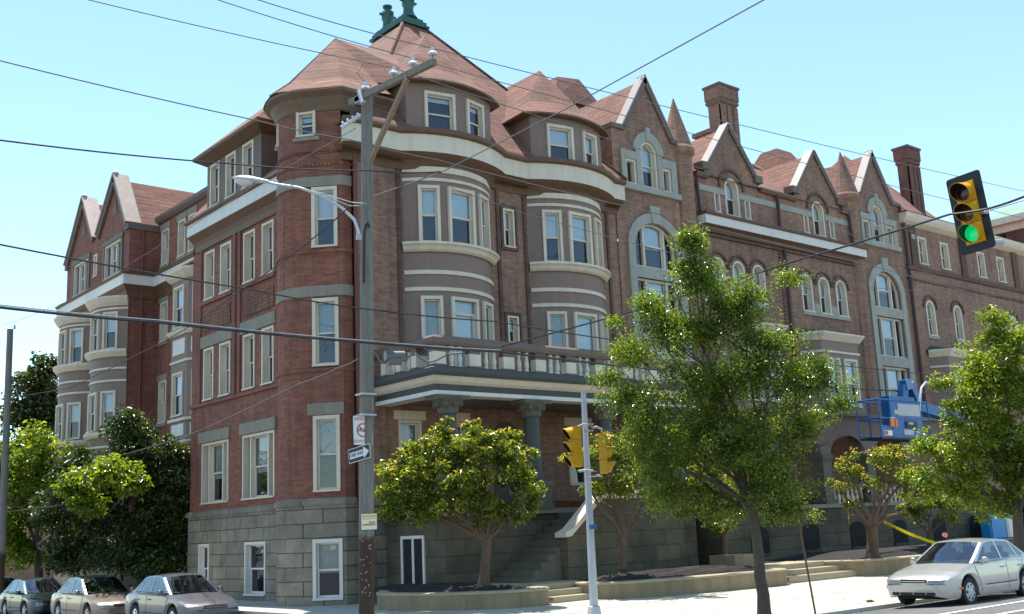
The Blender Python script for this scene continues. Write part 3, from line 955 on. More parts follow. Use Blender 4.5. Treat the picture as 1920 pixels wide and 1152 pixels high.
# chimney hidden behind the second dormer: stepped brick stack
mb = MB(); mb.box(14.9, 17.6, 6, 8.2, 17, 20.9)
mb.add([(14.7, 5.8, 20.9), (17.8, 5.8, 20.9), (17.8, 8.4, 20.9), (14.7, 8.4, 20.9), (15.5, 6.5, 22.3), (16.9, 6.5, 22.5), (16.9, 7.6, 22.5), (15.5, 7.6, 22.3)], [(0, 1, 5, 4), (1, 2, 6, 5), (2, 3, 7, 6), (3, 0, 4, 7), (4, 5, 6, 7), (0, 3, 2, 1)])
mb.build('roof', 'roof_shingle', bld)

# ---- stone framed gable fronts (S2 and S4)
def pipe(pts, r=.06, mat='red_pipe', name='downpipe'):
    mb = MB(); mb.tube(pts, r, 8); return mb.build(name, mat, bld)

def gable_front(cx, tsgn, zz=0.0, peak=19.6):
    """cx centre; tsgn: side of the turret (+1 right, -1 left)"""
    w0, w1 = cx - 2.05, cx + 2.05
    y = -.04
    gl, gr = cx - 1.45, cx + 1.4
    x0, x1 = (w0, cx + 1.6) if tsgn > 0 else (cx - 1.6, w1)
    out = [(x0, 2.9), (x1, 2.9), (x1, 17.1), (gr + .02, 17.3), (cx + .05, peak), (cx - .05, peak), (gl, 17.3), (x0, 17.1)]
    holes = [rect(cx - 1.42, cx - .82, 14.86, 15.9), arch_poly(cx - .55, cx + .35, 14.86, 16.8), rect(cx + .66, cx + 1.18, 14.86, 15.86),
             arch_poly(cx - 1.2, cx + 1.2, 11.63, 13.45), rect(cx - 1.2, cx + 1.2, 9.28, 11.2), rect(cx - 1.2, cx + 1.2, 6.8, 8.8)]
    holes[1] = arch_poly(cx - .55, cx + .4, 14.86, 16.8)
    mb = MB(); wall_poly(mb, (0, y), (1, 0), out, holes, .4)
    # side wall above the roofs and the top of the shoulders
    mb.quad((x0, y, 13.8), (x0, 2.6, 13.8), (x0, 2.6, 17.1), (x0, y, 17.1)); mb.quad((x1, y, 13.8), (x1, 2.6, 13.8), (x1, 2.6, 17.1), (x1, y, 17.1))
    wl = mb.build('gable', 'brown_brick', bld)
    # windows
    window(wl, (cx - 1.42, y), (cx - .82, y), 14.86, 15.9, cw=.1, rec=.16, blind=0, kind='fixed')
    window(wl, (cx - .55, y), (cx + .4, y), 14.86, 16.8, arch=True, cw=.1, rec=.16, blind=.6, bm='blind_white')
    window(wl, (cx + .66, y), (cx + 1.18, y), 14.86, 15.86, cw=.1, rec=.16, blind=0, kind='fixed')
    # great arched light: three lights with mullions
    def arc_window(z0, z1, arched):
        fr = MB(); pn = MB()
        X0, X1 = cx - 1.2, cx + 1.2
        yy = y + .16
        r = 1.2; zs = z1 - r * .88 if arched else z1
        for x in (X0 + .01, X1 - .1): fr.box(x, x + .09, yy - .06, yy + .08, z0 + .06, zs)
        fr.box(X0 + .01, X1 - .01, yy - .14, yy + .08, z0, z0 + .06)
        for x in (cx - .62, cx + .53): fr.box(x, x + .1, yy - .08, yy + .06, z0 + .06, z1 - (.15 if arched else .09))
        fr.box(cx - .52, cx + .53, yy - .02, yy + .05, (z0 + z1) / 2 - .03, (z0 + z1) / 2 + .03)
        for x in (cx - .52, cx + .48): fr.box(x, x + .05, yy, yy + .05, z0 + .06, z1 - .1)
        if arched:
            vs = []; fs = []
            for j in range(17):
                a = math.pi * j / 16
                for rr in (r - .1, r - .01):
                    for k in (yy - .06, yy + .08): vs.append((cx + rr * math.cos(a), k, zs + rr * .88 * math.sin(a)))
            for j in range(16):
                o = 4 * j; fs += [(o, o + 4, o + 5, o + 1), (o + 2, o + 3, o + 7, o + 6), (o + 1, o + 5, o + 7, o + 3), (o, o + 2, o + 6, o + 4)]
            fr.add(vs, fs)
            q = arch_poly(X0 + .02, X1 - .02, z0, z1 - .02, 14, .88)
        else:
            fr.box(X0 + .1, X1 - .1, yy - .06, yy + .08, z1 - .09, z1)
            q = rect(X0, X1, z0, z1)
        pn.add([(a, yy + .03, b) for a, b in q], [tuple(range(len(q)))], 0)
        zb = z0 + (z1 - z0) * .46
        pn.add([(a, yy + .1, b) for a, b in rect(cx - .52, cx + .52, zb, z1 - (.12 if arched else 0))], [(0, 1, 2, 3)], 1)
        pn.add([(a, yy + .2, b) for a, b in q], [tuple(range(len(q)))], 2)
        w = fr.build('window', 'cream_paint', wl)
        pn.build('pane', ['window_glass', 'blind_white', 'dark_inside'], w, fixn=False)
    arc_window(11.63, 13.45, True); arc_window(9.28, 11.2, False); arc_window(6.8, 8.8, False)
    # stone dressing
    mb = MB()
    def arcring(c, zs, r0, r1, y0, y1, fl=1.0, seg=18):
        vs = []; fs = []
        for j in range(seg + 1):
            a = math.pi * j / seg
            for rr, f in ((r0, fl), (r1, 1.0 if fl == 1 else fl * r0 / r1 + (1 - r0 / r1))):
                for k in (y0, y1): vs.append((c + rr * math.cos(a), k, zs + rr * f * math.sin(a)))
        for j in range(seg):
            o = 4 * j; fs += [(o, o + 4, o + 5, o + 1), (o + 2, o + 3, o + 7, o + 6), (o + 1, o + 5, o + 7, o + 3), (o, o + 2, o + 6, o + 4)]
        mb.add(vs, fs)
    f0, f1 = y - .09, y + .02
    zs = 13.45 - 1.2 * .88
    arcring(cx, zs, 1.2, 1.58, f0, f1, .88)
    mb.box(cx - 1.58, cx - 1.2, f0, f1, 6.3, zs); mb.box(cx + 1.2, cx + 1.58, f0, f1, 6.3, zs)
    mb.box(cx - 1.2, cx + 1.2, f0 + .02, f1 + .1, 11.2, 11.63); mb.box(cx - 1.2, cx + 1.2, f0 + .02, f1 + .1, 8.8, 9.28); mb.box(cx - 1.2, cx + 1.2, f0 + .02, f1 + .1, 6.3, 6.8)
    mb.add([(cx - .16, f0 - .05, 13.42), (cx + .16, f0 - .05, 13.42), (cx + .3, f0 - .05, 14.12), (cx - .3, f0 - .05, 14.12),
            (cx - .16, f1, 13.42), (cx + .16, f1, 13.42), (cx + .3, f1, 14.12), (cx - .3, f1, 14.12)],
           [(0, 1, 2, 3), (4, 7, 6, 5), (0, 4, 5, 1), (1, 5, 6, 2), (2, 6, 7, 3), (3, 7, 4, 0)])
    mb.box(cx - 1.75, cx + 1.6, f0 - .08, f1, 14.62, 14.85)                       # sill of the upper group
    c2 = cx - .075
    arcring(c2, 16.32, .475, .86, f0, f1)
    mb.box(cx - 1.65, cx - 1.42, f0, f1, 14.85, 16.22); mb.box(cx - .82, cx - .55, f0, f1, 14.85, 16.32)
    mb.box(cx - 1.42, cx - .82, f0, f1, 15.9, 16.22); mb.box(cx + .4, cx + .66, f0, f1, 14.85, 16.32)
    mb.box(cx + .66, cx + 1.18, f0, f1, 15.86, 16.22); mb.box(cx + 1.18, cx + 1.5, f0, f1, 14.85, 16.22)
    mb.box(c2 - .12, c2 + .12, f0 - .04, f1, 16.78, 17.36)
    mb.build('stone_frame', 'green_stone', wl)
    # gable copings, bright sheet metal on the slopes, brick kneelers
    mb = MB()
    for sx, gx in ((-1, gl), (1, gr)):
        d = Vector((-sx * (abs(gx - cx)), 0, peak - 17.3)); ln = d.length; d.normalize()
        nrm = Vector((sx * d.z, 0, abs(d.x)))
        mb.obox(Vector((gx, y - .12, 17.3)) + nrm * -.02 - d * .12, d, nrm, (0, 1, 0), ln + .16, .05, .46)
    mb.each('coping', 'coping_metal', wl)
    mb = MB()
    for sx, gx in ((-1, gl), (1, gr)):
        d = Vector((-sx * (abs(gx - cx)), 0, peak - 17.3)); ln = d.length; d.normalize(); nrm = Vector((sx * d.z, 0, abs(d.x)))
        mb.obox(Vector((gx, y - .10, 17.3)) + nrm * -.22 - d * .1, d, nrm, (0, 1, 0), ln + .05, .19, .1)
    mb.box(x0 - .05, gl + .1, y - .1, .5, 17.02, 17.2); mb.box(gr - .1, x1 + .05, y - .1, .5, 17.02, 17.2)
    mb.each('kneeler', 'taupe_trim', wl)
    # gable roof behind
    mb = MB()
    mb.quad((gl - .1, .25, 17.15), (cx, .25, peak - .15), (cx, 5.5, peak - .15), (gl - .1, 5.5, 17.15))
    mb.quad((gr + .1, .25, 17.15), (cx, .25, peak - .15), (cx, 5.5, peak - .15), (gr + .1, 5.5, 17.15))
    mb.quad((x0, .3, 17.1), (gl - .1, .3, 17.1), (gl - .1, 5.5, 17.15), (x0, 5.5, 17.1))
    mb.build('roof', 'roof_shingle', wl)
    # turret pier with conical brick spire
    tx = cx + tsgn * 2.13
    mb = MB()
    prof = [(.58, 2.6), (.58, 16.6), (.70, 16.75), (.72, 16.95), (.66, 17.05), (.56, 17.4), (0.02, 19.25)]
    mb.lathe((tx, .30, 0), prof, 12)
    mb.build('turret', 'brown_brick', wl)
gable_front(14.05, 1)
gable_front(30.3, -1)

# ---- S3: arcaded wall with two gables
mb = MB()
P3 = (16.75, 0)
X3 = 16.75
Ls = 28.45 - X3
out = [(0, 2.9), (Ls, 2.9), (Ls, 16.0)]
for cx in (25.35, 19.2):
    out += [(cx + 1.75 - X3, 16.0), (cx + 1.7 - X3, 16.55), (cx + .06 - X3, 18.6), (cx - .06 - X3, 18.6), (cx - 1.35 - X3, 16.6), (cx - 1.75 - X3, 16.55), (cx - 1.75 - X3, 16.0)]
out += [(0, 16.0)]
hol = []; wins = []
for cx in (19.1, 25.3):
    hol.append(arch_poly(cx - .46 - X3, cx + .46 - X3, 14.5, 16.2)); wins.append((cx - .46, cx + .46, 14.5, 16.2, True))
    for sx in (-1.0, 1.0):
        hol.append(rect(cx + sx - .19 - X3, cx + sx + .19 - X3, 14.52, 15.42)); wins.append((cx + sx - .19, cx + sx + .19, 14.52, 15.42, False))
for cx in (17.8, 19.12, 20.45, 23.85, 25.17, 26.5):
    hol.append(arch_poly(cx - .42 - X3, cx + .42 - X3, 10.87, 12.6)); wins.append((cx - .42, cx + .42, 10.87, 12.6, True))
wall_poly(mb, P3, (1, 0), out, hol, .4)
s3 = mb.build('wall', 'brown_brick', bld)
for a, b, z0, z1, ar in wins:
    window(bld, (a, 0), (b, 0), z0, z1, arch=ar, cw=.09 if ar else .07, rec=.2, blind=.45 if ar else 0, kind='sash' if ar else 'fixed', bm='blind_white')
mb = MB()
def hood(cx, zs, r0, r1, y0=-.07, y1=.02, seg=14):
    vs = []; fs = []
    for j in range(seg + 1):
        a = math.pi * j / seg
        for rr in (r0, r1):
            for k in (y0, y1): vs.append((cx + rr * math.cos(a), k, zs + rr * math.sin(a)))
    for j in range(seg):
        o = 4 * j; fs += [(o, o + 4, o + 5, o + 1), (o + 2, o + 3, o + 7, o + 6), (o + 1, o + 5, o + 7, o + 3), (o, o + 2, o + 6, o + 4)]
    mb.add(vs, fs)
for cx in (17.8, 19.12, 20.45, 23.85, 25.17, 26.5): hood(cx, 12.18, .57, .655)
for cx in (19.1, 25.3): hood(cx, 15.74, .75, .86)
for x in (22.0, 22.5): 
    for k in range(26): mb.box(x, x + .1, -.05, .02, 9.0 + k * .17, 9.085 + k * .17)
mb.box(16.8, 28.3, -.10, .02, 13.42, 13.55)
mb.build('brick_trim', 'dark_brick', bld)
mb = MB()
for a, b in ((16.8, 18.62), (19.58, 22.2), (22.4, 24.82), (25.78, 27.9)): mb.box(a, b, -.05, .05, 15.36, 15.62) if True else None
for a, b in ((23.4, 26.95), (17.35, 20.9)):
    mb.box(a, b, -.08, .05, 10.72, 10.87)
for cx in (24.51, 25.83, 18.46, 19.78): mb.box(cx - .2, cx + .2, -.03, .03, 10.87, 11.3)
mb.each('stone_band', 'green_stone', bld)
mb = MB(); mb.box(16.78, 28.35, -.42, .1, 13.84, 14.2); mb.build('frieze', 'white_paint', bld)
mb = MB()
FP3 = Path([(16.78, 0), (28.35, 0)])
band(mb, FP3, 0, [(-.02, 14.203), (.47, 14.203), (.52, 14.26), (.5, 14.34), (-.02, 14.4)])
band(mb, FP3, 0, [(-.02, 13.837), (.38, 13.837), (.2, 13.74), (.12, 13.6), (-.02, 13.6)])
for a, b in ((21.0, 23.6), (16.75, 17.5), (27.1, 28.4)):
    band(mb, Path([(a, 0), (b, 0)]), 0, [(-.02, 15.9), (.14, 15.9), (.2, 16.0), (.2, 16.1), (-.02, 16.12)])
mb.each('cornice', 'brown_trim', bld)
mb = MB()
for cx in (19.2, 25.35):
    for sx in (-1, 1):
        g = Vector((cx + sx * 1.62, -.12, 16.62)); d = Vector((-sx * 1.58, 0, 18.66 - 16.62)); ln = d.length; d.normalize(); nrm = Vector((sx * d.z, 0, abs(d.x)))
        mb.obox(g - d * .1, d, nrm, (0, 1, 0), ln + .12, .05, .46)
mb.each('coping', 'coping_metal', bld)
mb = MB()
for cx in (19.2, 25.35):
    for sx in (-1, 1):
        mb.box(cx + sx * 1.75 - .25, cx + sx * 1.75 + .25, -.14, .35, 16.3, 16.62)
        g = Vector((cx + sx * 1.62, -.10, 16.62)); d = Vector((-sx * 1.58, 0, 18.66 - 16.62)); ln = d.length; d.normalize(); nrm = Vector((sx * d.z, 0, abs(d.x)))
        mb.obox(g - d * .1 - nrm * .16, d, nrm, (0, 1, 0), ln, .15, .08)
mb.each('kneeler', 'taupe_trim', bld)
# roofs of S3
mb = MB()
mb.quad((16.3, -.1, 16.05), (28.9, -.1, 16.05), (28.9, 4.6, 19.7), (16.3, 4.6, 19.7))
mb.quad((16.3, 4.6, 19.7), (28.9, 4.6, 19.7), (28.9, 9, 16), (16.3, 9, 16))
for cx in (19.2, 25.35):
    mb.quad((cx - 1.75, .2, 16.5), (cx, .2, 18.5), (cx, 3.1, 18.5), (cx - 1.75, 1.0, 16.6))
    mb.quad((cx + 1.75, .2, 16.5), (cx, .2, 18.5), (cx, 3.1, 18.5), (cx + 1.75, 1.0, 16.6))
# steep hipped cap behind the third gable
mb.add([(26.3, 2.0, 17.6), (30.3, 2.0, 17.6), (30.3, 6, 17.6), (26.3, 6, 17.6), (27.6, 3.5, 20.3), (28.8, 3.5, 20.3), (28.8, 4.5, 20.3), (27.6, 4.5, 20.3)], [(0, 1, 5, 4), (1, 2, 6, 5), (2, 3, 7, 6), (3, 0, 4, 7), (4, 5, 6, 7)])
mb.build('roof', 'roof_shingle', bld)

# ---- S5: plainer end with a row of small sashes and a cream cornice
mb = MB()
X5, X5e = 32.4, 52.0
out = [(0, 2.9), (X5e - X5, 2.9), (X5e - X5, 16.4), (0, 16.4)]
hol = []; wins = []
for cx in (34.25, 36.45, 40.3, 42.5, 46.3, 48.5): hol.append(rect(cx - .42 - X5, cx + .42 - X5, 14.28, 15.75)); wins.append((cx - .42, cx + .42, 14.28, 15.75, False))
for cx in (34.3, 37.0, 40.4, 43.1, 46.5, 49.0): hol.append(arch_poly(cx - .42 - X5, cx + .42 - X5, 10.6, 12.45)); wins.append((cx - .42, cx + .42, 10.6, 12.45, True))
wall_poly(mb, (X5, 0), (1, 0), out, hol, .4)
mb.build('wall', 'brown_brick', bld)
for a, b, z0, z1, ar in wins: window(bld, (a, 0), (b, 0), z0, z1, arch=ar, cw=.1, rec=.18, blind=.45, bm='blind_white')
mb = MB()
band(mb, Path([(32.3, 0), (52, 0)]), 0, [(-.02, 16.2), (.1, 16.25), (.3, 16.35), (.42, 16.5), (.5, 16.72), (-.02, 16.75)])
mb.each('cornice', 'cream_paint', bld)
mb = MB()
for cx in (33.35, 38.3, 44.2): mb.box(cx - .28, cx + .28, -.09, .05, 14.0, 16.2)
mb.box(32.4, 52, -.12, .05, 13.9, 14.1); mb.box(32.4, 52, -.07, .05, 13.35, 13.45)
for cx in (34.3, 37.0, 40.4, 43.1): hood(cx, 12.03, .58, .68)
mb.build('brick_trim', 'dark_brick', bld)
mb = MB(); mb.box(33.15, 33.5, -.12, .05, 15.5, 15.75); mb.box(38.1, 38.5, -.12, .05, 15.5, 15.75)
for cx in (34.3, 37.0, 40.4): mb.box(cx - .5, cx + .5, -.07, .05, 10.47, 10.6)
mb.each('sill', 'green_stone', bld)
mb = MB()
mb.quad((32.2, -.5, 16.76), (52.2, -.5, 16.76), (49, 5, 19.0), (34.5, 4, 21.4)); mb.quad((52.2, -.5, 16.76), (52.2, 10.5, 16.76), (49, 5, 19), (49, 5, 19.01)); mb.quad((52.2, 10.5, 16.7), (32.2, 10.5, 16.7), (34.5, 4, 21.4), (49, 5, 19.0))
mb.quad((32.2, 10.5, 16.7), (32.2, -.5, 16.76), (34.5, 4, 21.4), (34.5, 4.01, 21.4))
mb.build('roof', 'roof_shingle', bld)

# ---- chimneys
def chimney(x0, x1, y0, y1, z0, z1, mat, capped):
    mb = MB(); mb.box(x0, x1, y0, y1, z0, z1 - .9)
    for k in range(3): mb.box(x0 + (x1 - x0) * (k * .36) , x0 + (x1 - x0) * (k * .36) + (x1 - x0) * .28, y0 - .07, y0 + .1, z0, z1 - 1.0)
    o = .06
    for zz_, hh in ((z1 - .9, .25), (z1 - .65, .65)):
        mb.box(x0 - o, x1 + o, y0 - o, y1 + o, zz_, zz_ + hh); o += .05
    c = mb.build('chimney', mat, bld)
    mb = MB()
    if capped: mb.box(x0 - .09, x1 + .09, y0 - .09, y1 + .09, z1 - .85, z1 - .72)
    mb.box(x0 - .17, x1 + .17, y0 - .17, y1 + .17, z1, z1 + .12)
    mb.build('chimney_cap', 'taupe_trim', c)
chimney(25.45, 26.75, 5.1, 5.9, 17, 23.75, 'brown_brick', True)
chimney(39.2, 40.35, 2.9, 3.6, 16, 22.45, 'chimney_brick', False)
mb = MB(); mb.box(23.6, 24.6, 4.5, 5.4, 18, 20.6); mb.box(23.5, 24.7, 4.4, 5.5, 20.6, 20.8); mb.build('chimney', 'brown_brick', bld)

# ---- lower shop-like bays of S3 and S5 with cream hoods
def flat_bay(x0, x1, z1=9.7):
    pts = [(x0, 0), (x0 + .5, -.75), (x1 - .5, -.75), (x1, 0)]
    bp = Path(pts)
    a = bp.s[1]; w = bp.s[2] - bp.s[1]
    hs = [(a + .25, a + w / 2 - .15, 6.6, 8.75), (a + w / 2 + .15, a + w - .25, 6.6, 8.75)]
    mb = MB(); wall_path(mb, bp, 6.1, z1, hs, .3)
    b = mb.build('bay_window', 'bay_paint', bld)
    for q in hs: window(b, bp.at(q[0]), bp.at(q[1]), q[2], q[3], cw=.1, rec=.08, proud=.06, blind=.5, bm='blind_white')
    mb = MB(); band(mb, bp, 0, [(-.05, z1 - .25), (.08, z1 - .22), (.22, z1 - .05), (.3, z1 + .05), (.3, z1 + .12), (-.05, z1 + .12)])
    band(mb, bp, 0, [(-.05, z1 - .75), (.06, z1 - .75), (.06, z1 - .66), (-.05, z1 - .66)])
    mb.each('moulding', 'cream_paint', b)
    mb = MB(); mb.add([(x0 - .2, 0, z1 + .13), (x0 + .4, -1.0, z1 + .13), (x1 - .4, -1.0, z1 + .13), (x1 + .2, 0, z1 + .13), (x0 + .3, 0, z1 + .4), (x1 - .3, 0, z1 + .4)], [(0, 1, 4), (1, 2, 5, 4), (2, 3, 5)])
    mb.build('roof', 'copper_green', b)
flat_bay(22.9, 26.7); flat_bay(17.3, 21.1); flat_bay(33.6, 37.2)

# ---- downpipes
pipe([(.47, -.07, 13.4), (.47, -.07, 3.2), (.47, -.14, 3.0), (.47, -.14, .2)], .065)
pipe([(.2, -.12, 14.2), (.25, -.12, 13.9), (.45, -.09, 13.7), (.47, -.07, 13.4)], .065)
pipe([(22.3, -.12, 13.5), (22.3, -.12, 6)], .07, 'dark_pipe'); pipe([(22.15, -.12, 15.9), (22.15, -.12, 14.5), (22.35, -.3, 14.35)], .07, 'dark_pipe')
pipe([(28.25, -.15, 13.6), (28.25, -.15, 6)], .07, 'red_pipe'); pipe([(32.45, -.16, 16.2), (32.45, -.16, 5)], .09, 'dark_pipe'); pipe([(27.6, -.15, 16), (27.75, -.15, 14.4)], .07, 'dark_pipe')
pipe([(16.72, -.15, 15.8), (16.78, -.15, 14.4)], .07, 'dark_pipe')
pipe([(0.08, 3.25, 13.2), (0.08, 3.25, 7.0)], .05)

# ---- left wing: recessed link and the twin gabled bay front
RX = 2.35
mb = MB()
RP = Path([(RX, 20.0), (RX, 10.5)])
def ry(y): return 20.0 - y
rh = [(ry(19.95), ry(19.0), 14.6, 16.35)] 
rwin = [(19.6, 18.75, 14.5, 16.2), (17.75, 16.95, 14.5, 16.2), (16.65, 15.85, 14.5, 16.2), (19.6, 18.75, 10.95, 12.8), (19.6, 18.75, 7.3, 9.2), (14.2, 13.4, 14.5, 16.2)]
wall_path(mb, RP, -.2, 16.8, [(ry(a), ry(b), c, d) for a, b, c, d in rwin], .3)
mb.build('wall', 'red_brick', bld)
for a, b, c, d in rwin: window(bld, (RX, a), (RX, b), c, d, cw=.09, rec=.18, blind=.5)
mb = MB()
for a, b, c, d in rwin:
    mb.box(RX - .05, RX + .1, b - .12, a + .12, d, d + .28)
    mb.box(RX - .07, RX + .1, b - .1, a + .1, c - .13, c)
mb.each('lintel', 'lintel_stone', bld)
# oriel on the link
op = Path([(RX, 16.9), (RX - .75, 16.5), (RX - .75, 14.9), (RX, 13.7)])
oh = [(op.s[1] + .25, op.s[1] + 1.3, 10.9, 12.75), (op.s[2] + .25, op.s[2] + 1.2, 10.9, 12.75), (op.s[1] + .25, op.s[1] + 1.3, 7.2, 9.05), (op.s[2] + .25, op.s[2] + 1.2, 7.2, 9.05)]
mb = MB(); wall_path(mb, op, 6.1, 13.2, oh, .25)
ori = mb.build('bay_window', 'bay_paint', bld)
for q in oh: window(ori, op.at(q[0]), op.at(q[1]), q[2], q[3], cw=.09, rec=.05, proud=.06, blind=.52, bm='blind_white')
mb = MB()
band(mb, op, 0, [(-.05, 12.95), (.08, 12.98), (.2, 13.1), (.34, 13.3), (.34, 13.4), (-.05, 13.42)])
band(mb, op, 0, [(-.05, 10.6), (.08, 10.6), (.16, 10.72), (.2, 10.82), (-.05, 10.84)])
band(mb, op, 0, [(-.05, 9.45), (.05, 9.45), (.05, 9.55), (-.05, 9.55)]); band(mb, op, 0, [(-.05, 7.0), (.1, 7.0), (.1, 7.12), (-.05, 7.12)]); band(mb, op, 0, [(-.05, 6.1), (.05, 6.1), (.05, 6.2), (-.05, 6.2)])
mb.each('moulding', 'cream_paint', ori)
mb = MB()
for s0, s1 in ((op.s[1] + .2, op.s[1] + 1.4), (op.s[2] + .2, op.s[2] + 1.25)):
    for z0, z1 in ((9.8, 10.45), (6.4, 6.88)):
        A, B_ = op.at(s0), op.at(s1); u = (B_ - A).normalized(); nn = Vector((u.y, -u.x))
        mb.obox((A.x - nn.x * .02, A.y - nn.y * .02, z0), (u.x, u.y, 0), (0, 0, 1), (nn.x, nn.y, 0), (B_ - A).length, z1 - z0, .045)
mb.each('panel', 'white_paint', ori)
mb = MB(); mb.box(RX - .85, RX + .2, 13.5, 17.1, 5.95, 6.1); mb.box(RX - .95, RX + .2, 13.6, 17.2, 13.42, 13.5); mb.build('soffit', 'brown_trim', ori)

GX = .95                       # plane of the gabled front
g0, g1 = 19.9, 28.3            # y extent
def gy(y): return g1 - y
out = [(0, 2.9), (g1 - g0, 2.9), (g1 - g0, 16.35)]
pk = [(21.75, 19.15), (26.0, 19.15)]
out += [(gy(20.15), 16.5), (gy(21.7), 19.15), (gy(21.8), 19.15), (gy(23.85), 16.9), (gy(24.4), 16.9), (gy(25.95), 19.15), (gy(26.05), 19.15), (gy(28.2), 16.3), (0, 16.2)]
hol = []; wins = []
for a, b in ((22.9, 20.8), (27.2, 25.1)): hol.append(rect(gy(a), gy(b), 14.35, 16.0)); wins.append((a, b, 14.35, 16.0))
hol.append(rect(gy(24.4), gy(23.95), 14.8, 15.95)); wins.append((24.4, 23.95, 14.8, 15.95))
mb = MB(); wall_poly(mb, (GX, g1), (0, -1), out, hol, .35)
mb.quad((GX, g0, 2.9), (RX + .1, g0, 2.9), (RX + .1, g0, 16.5), (GX, g0, 16.5)); mb.quad((GX, g1, -.2), (9, g1, -.2), (9, g1, 16.3), (GX, g1, 16.3))
mb.build('wall', 'red_brick', bld)
for i, (a, b, c, d) in enumerate(wins):
    window(bld, (GX, a), (GX, b), c, d, cw=.1, rec=.12, side=.55 if i < 2 else 0, blind=.5, kind='sash')
mb = MB(); mb.box(RX - .06, RX + .04, 11.1, 19.8, -.3, 2.9); mb.box(GX - .07, GX + .1, g0 - .06, g1 + .05, -.3, 2.9); mb.box(GX + .03, RX + .15, g0 - .06, g0 + .04, -.3, 2.9); mb.build('foundation', 'stone_ashlar', bld)
# surrounds in taupe
mb = MB()
for a, b, c, d in wins[:2]:
    mb.box(GX - .09, GX + .06, b - .25, a + .25, d, d + .22); mb.box(GX - .07, GX + .06, b - .2, b, c - .1, d); mb.box(GX - .07, GX + .06, a, a + .2, c - .1, d)
for (p, z), (f0_, f1_) in zip(pk, (((20.0, 16.45), (23.9, 16.75)), ((24.35, 16.75), (28.35, 16.2)))):
    for (fy, fz), sg in ((f0_, -1), (f1_, 1)):
        A = Vector((GX - .14, fy, fz)); Bv = Vector((GX - .14, p, z + .05)); d_ = (Bv - A); ln = d_.length; d_.normalize()
        nrm = Vector((0, sg * d_.z, abs(d_.y)))
        mb.obox(A - nrm * .22, d_, nrm, (1, 0, 0), ln, .2, .12)
mb.box(GX - .12, GX + .1, g0 - .1, 20.3, 16.2, 16.45); mb.box(GX - .12, GX + .1, 28.0, g1 + .1, 16.0, 16.3); mb.box(GX - .05, RX + .1, g0 - .08, g0, 16.2, 16.5)
mb.each('cornice', 'taupe_trim', bld)
mb = MB()
for (p, z), fs_ in zip(pk, (((20.0, 16.5), (23.9, 16.8)), ((24.35, 16.8), (28.35, 16.25)))):
    for (fy, fz), sg in ((fs_[0], -1), (fs_[1], 1)):
        A = Vector((GX - .2, fy, fz)); Bv = Vector((GX - .2, p, z + .12)); d_ = (Bv - A); ln = d_.length; d_.normalize()
        nrm = Vector((0, sg * d_.z, abs(d_.y)))
        mb.obox(A, d_, nrm, (1, 0, 0), ln, .1, .75)
for p, z in pk: mb.lathe((GX - .05, p, z + .1), [(.14, 0), (.16, .12), (.05, .24)], 8)
mb.each('coping', 'flashing_metal', bld)
mb = MB()
for p, z in pk: 
    mb.prism([(GX - .03, p - .25, 17.3), (GX - .03, p + .25, 17.3), (GX - .03, p, 18.3)], (.05, 0, 0))
mb.each('gable_panel', 'brown_trim', bld)
mb = MB()
for p, z in pk:
    mb.quad((GX + .4, p - 1.9, 16.3), (GX + .4, p, z - .1), (13, p, z - .1), (13, p - 1.9, 16.3)); mb.quad((GX + .4, p + 2.2, 16.3), (GX + .4, p, z - .1), (13, p, z - .1), (13, p + 2.2, 16.3))
mb.build('roof', 'roof_shingle', bld)
mb = MB()
for P in (Path([(RX, 19.95), (RX, 10.8)]),):
    band(mb, P, 0, [(-.05, 16.55), (.1, 16.6), (.22, 16.75), (.22, 16.9), (-.05, 16.92)])
mb.box(RX, 9, 10.8, 19.9, 16.8, 16.88)
mb.box(GX, RX + .3, g0 - .05, g0 + .3, 16.35, 16.5)
mb.build('eave', 'taupe_trim', bld)
# white frieze across the wing
mb = MB()
WFP = Path([(GX - .35, g1 + .35), (GX - .35, g0 - .35), (RX - .35, g0 - .35), (RX - .35, 10.9)])
band(mb, WFP, 0, [(-.34, 13.55), (0, 13.55), (0, 14.0), (-.34, 14.0)])
mb.build('frieze', 'white_paint', bld)
mb = MB()
band(mb, WFP, 0, [(-.34, 13.545), (-.02, 13.545), (-.2, 13.3), (-.3, 13.0), (-.34, 13.0)])
band(mb, WFP, 0, [(-.34, 14.005), (.05, 14.005), (.1, 14.1), (-.34, 14.2)])
mb.each('cornice', 'brown_trim', bld)
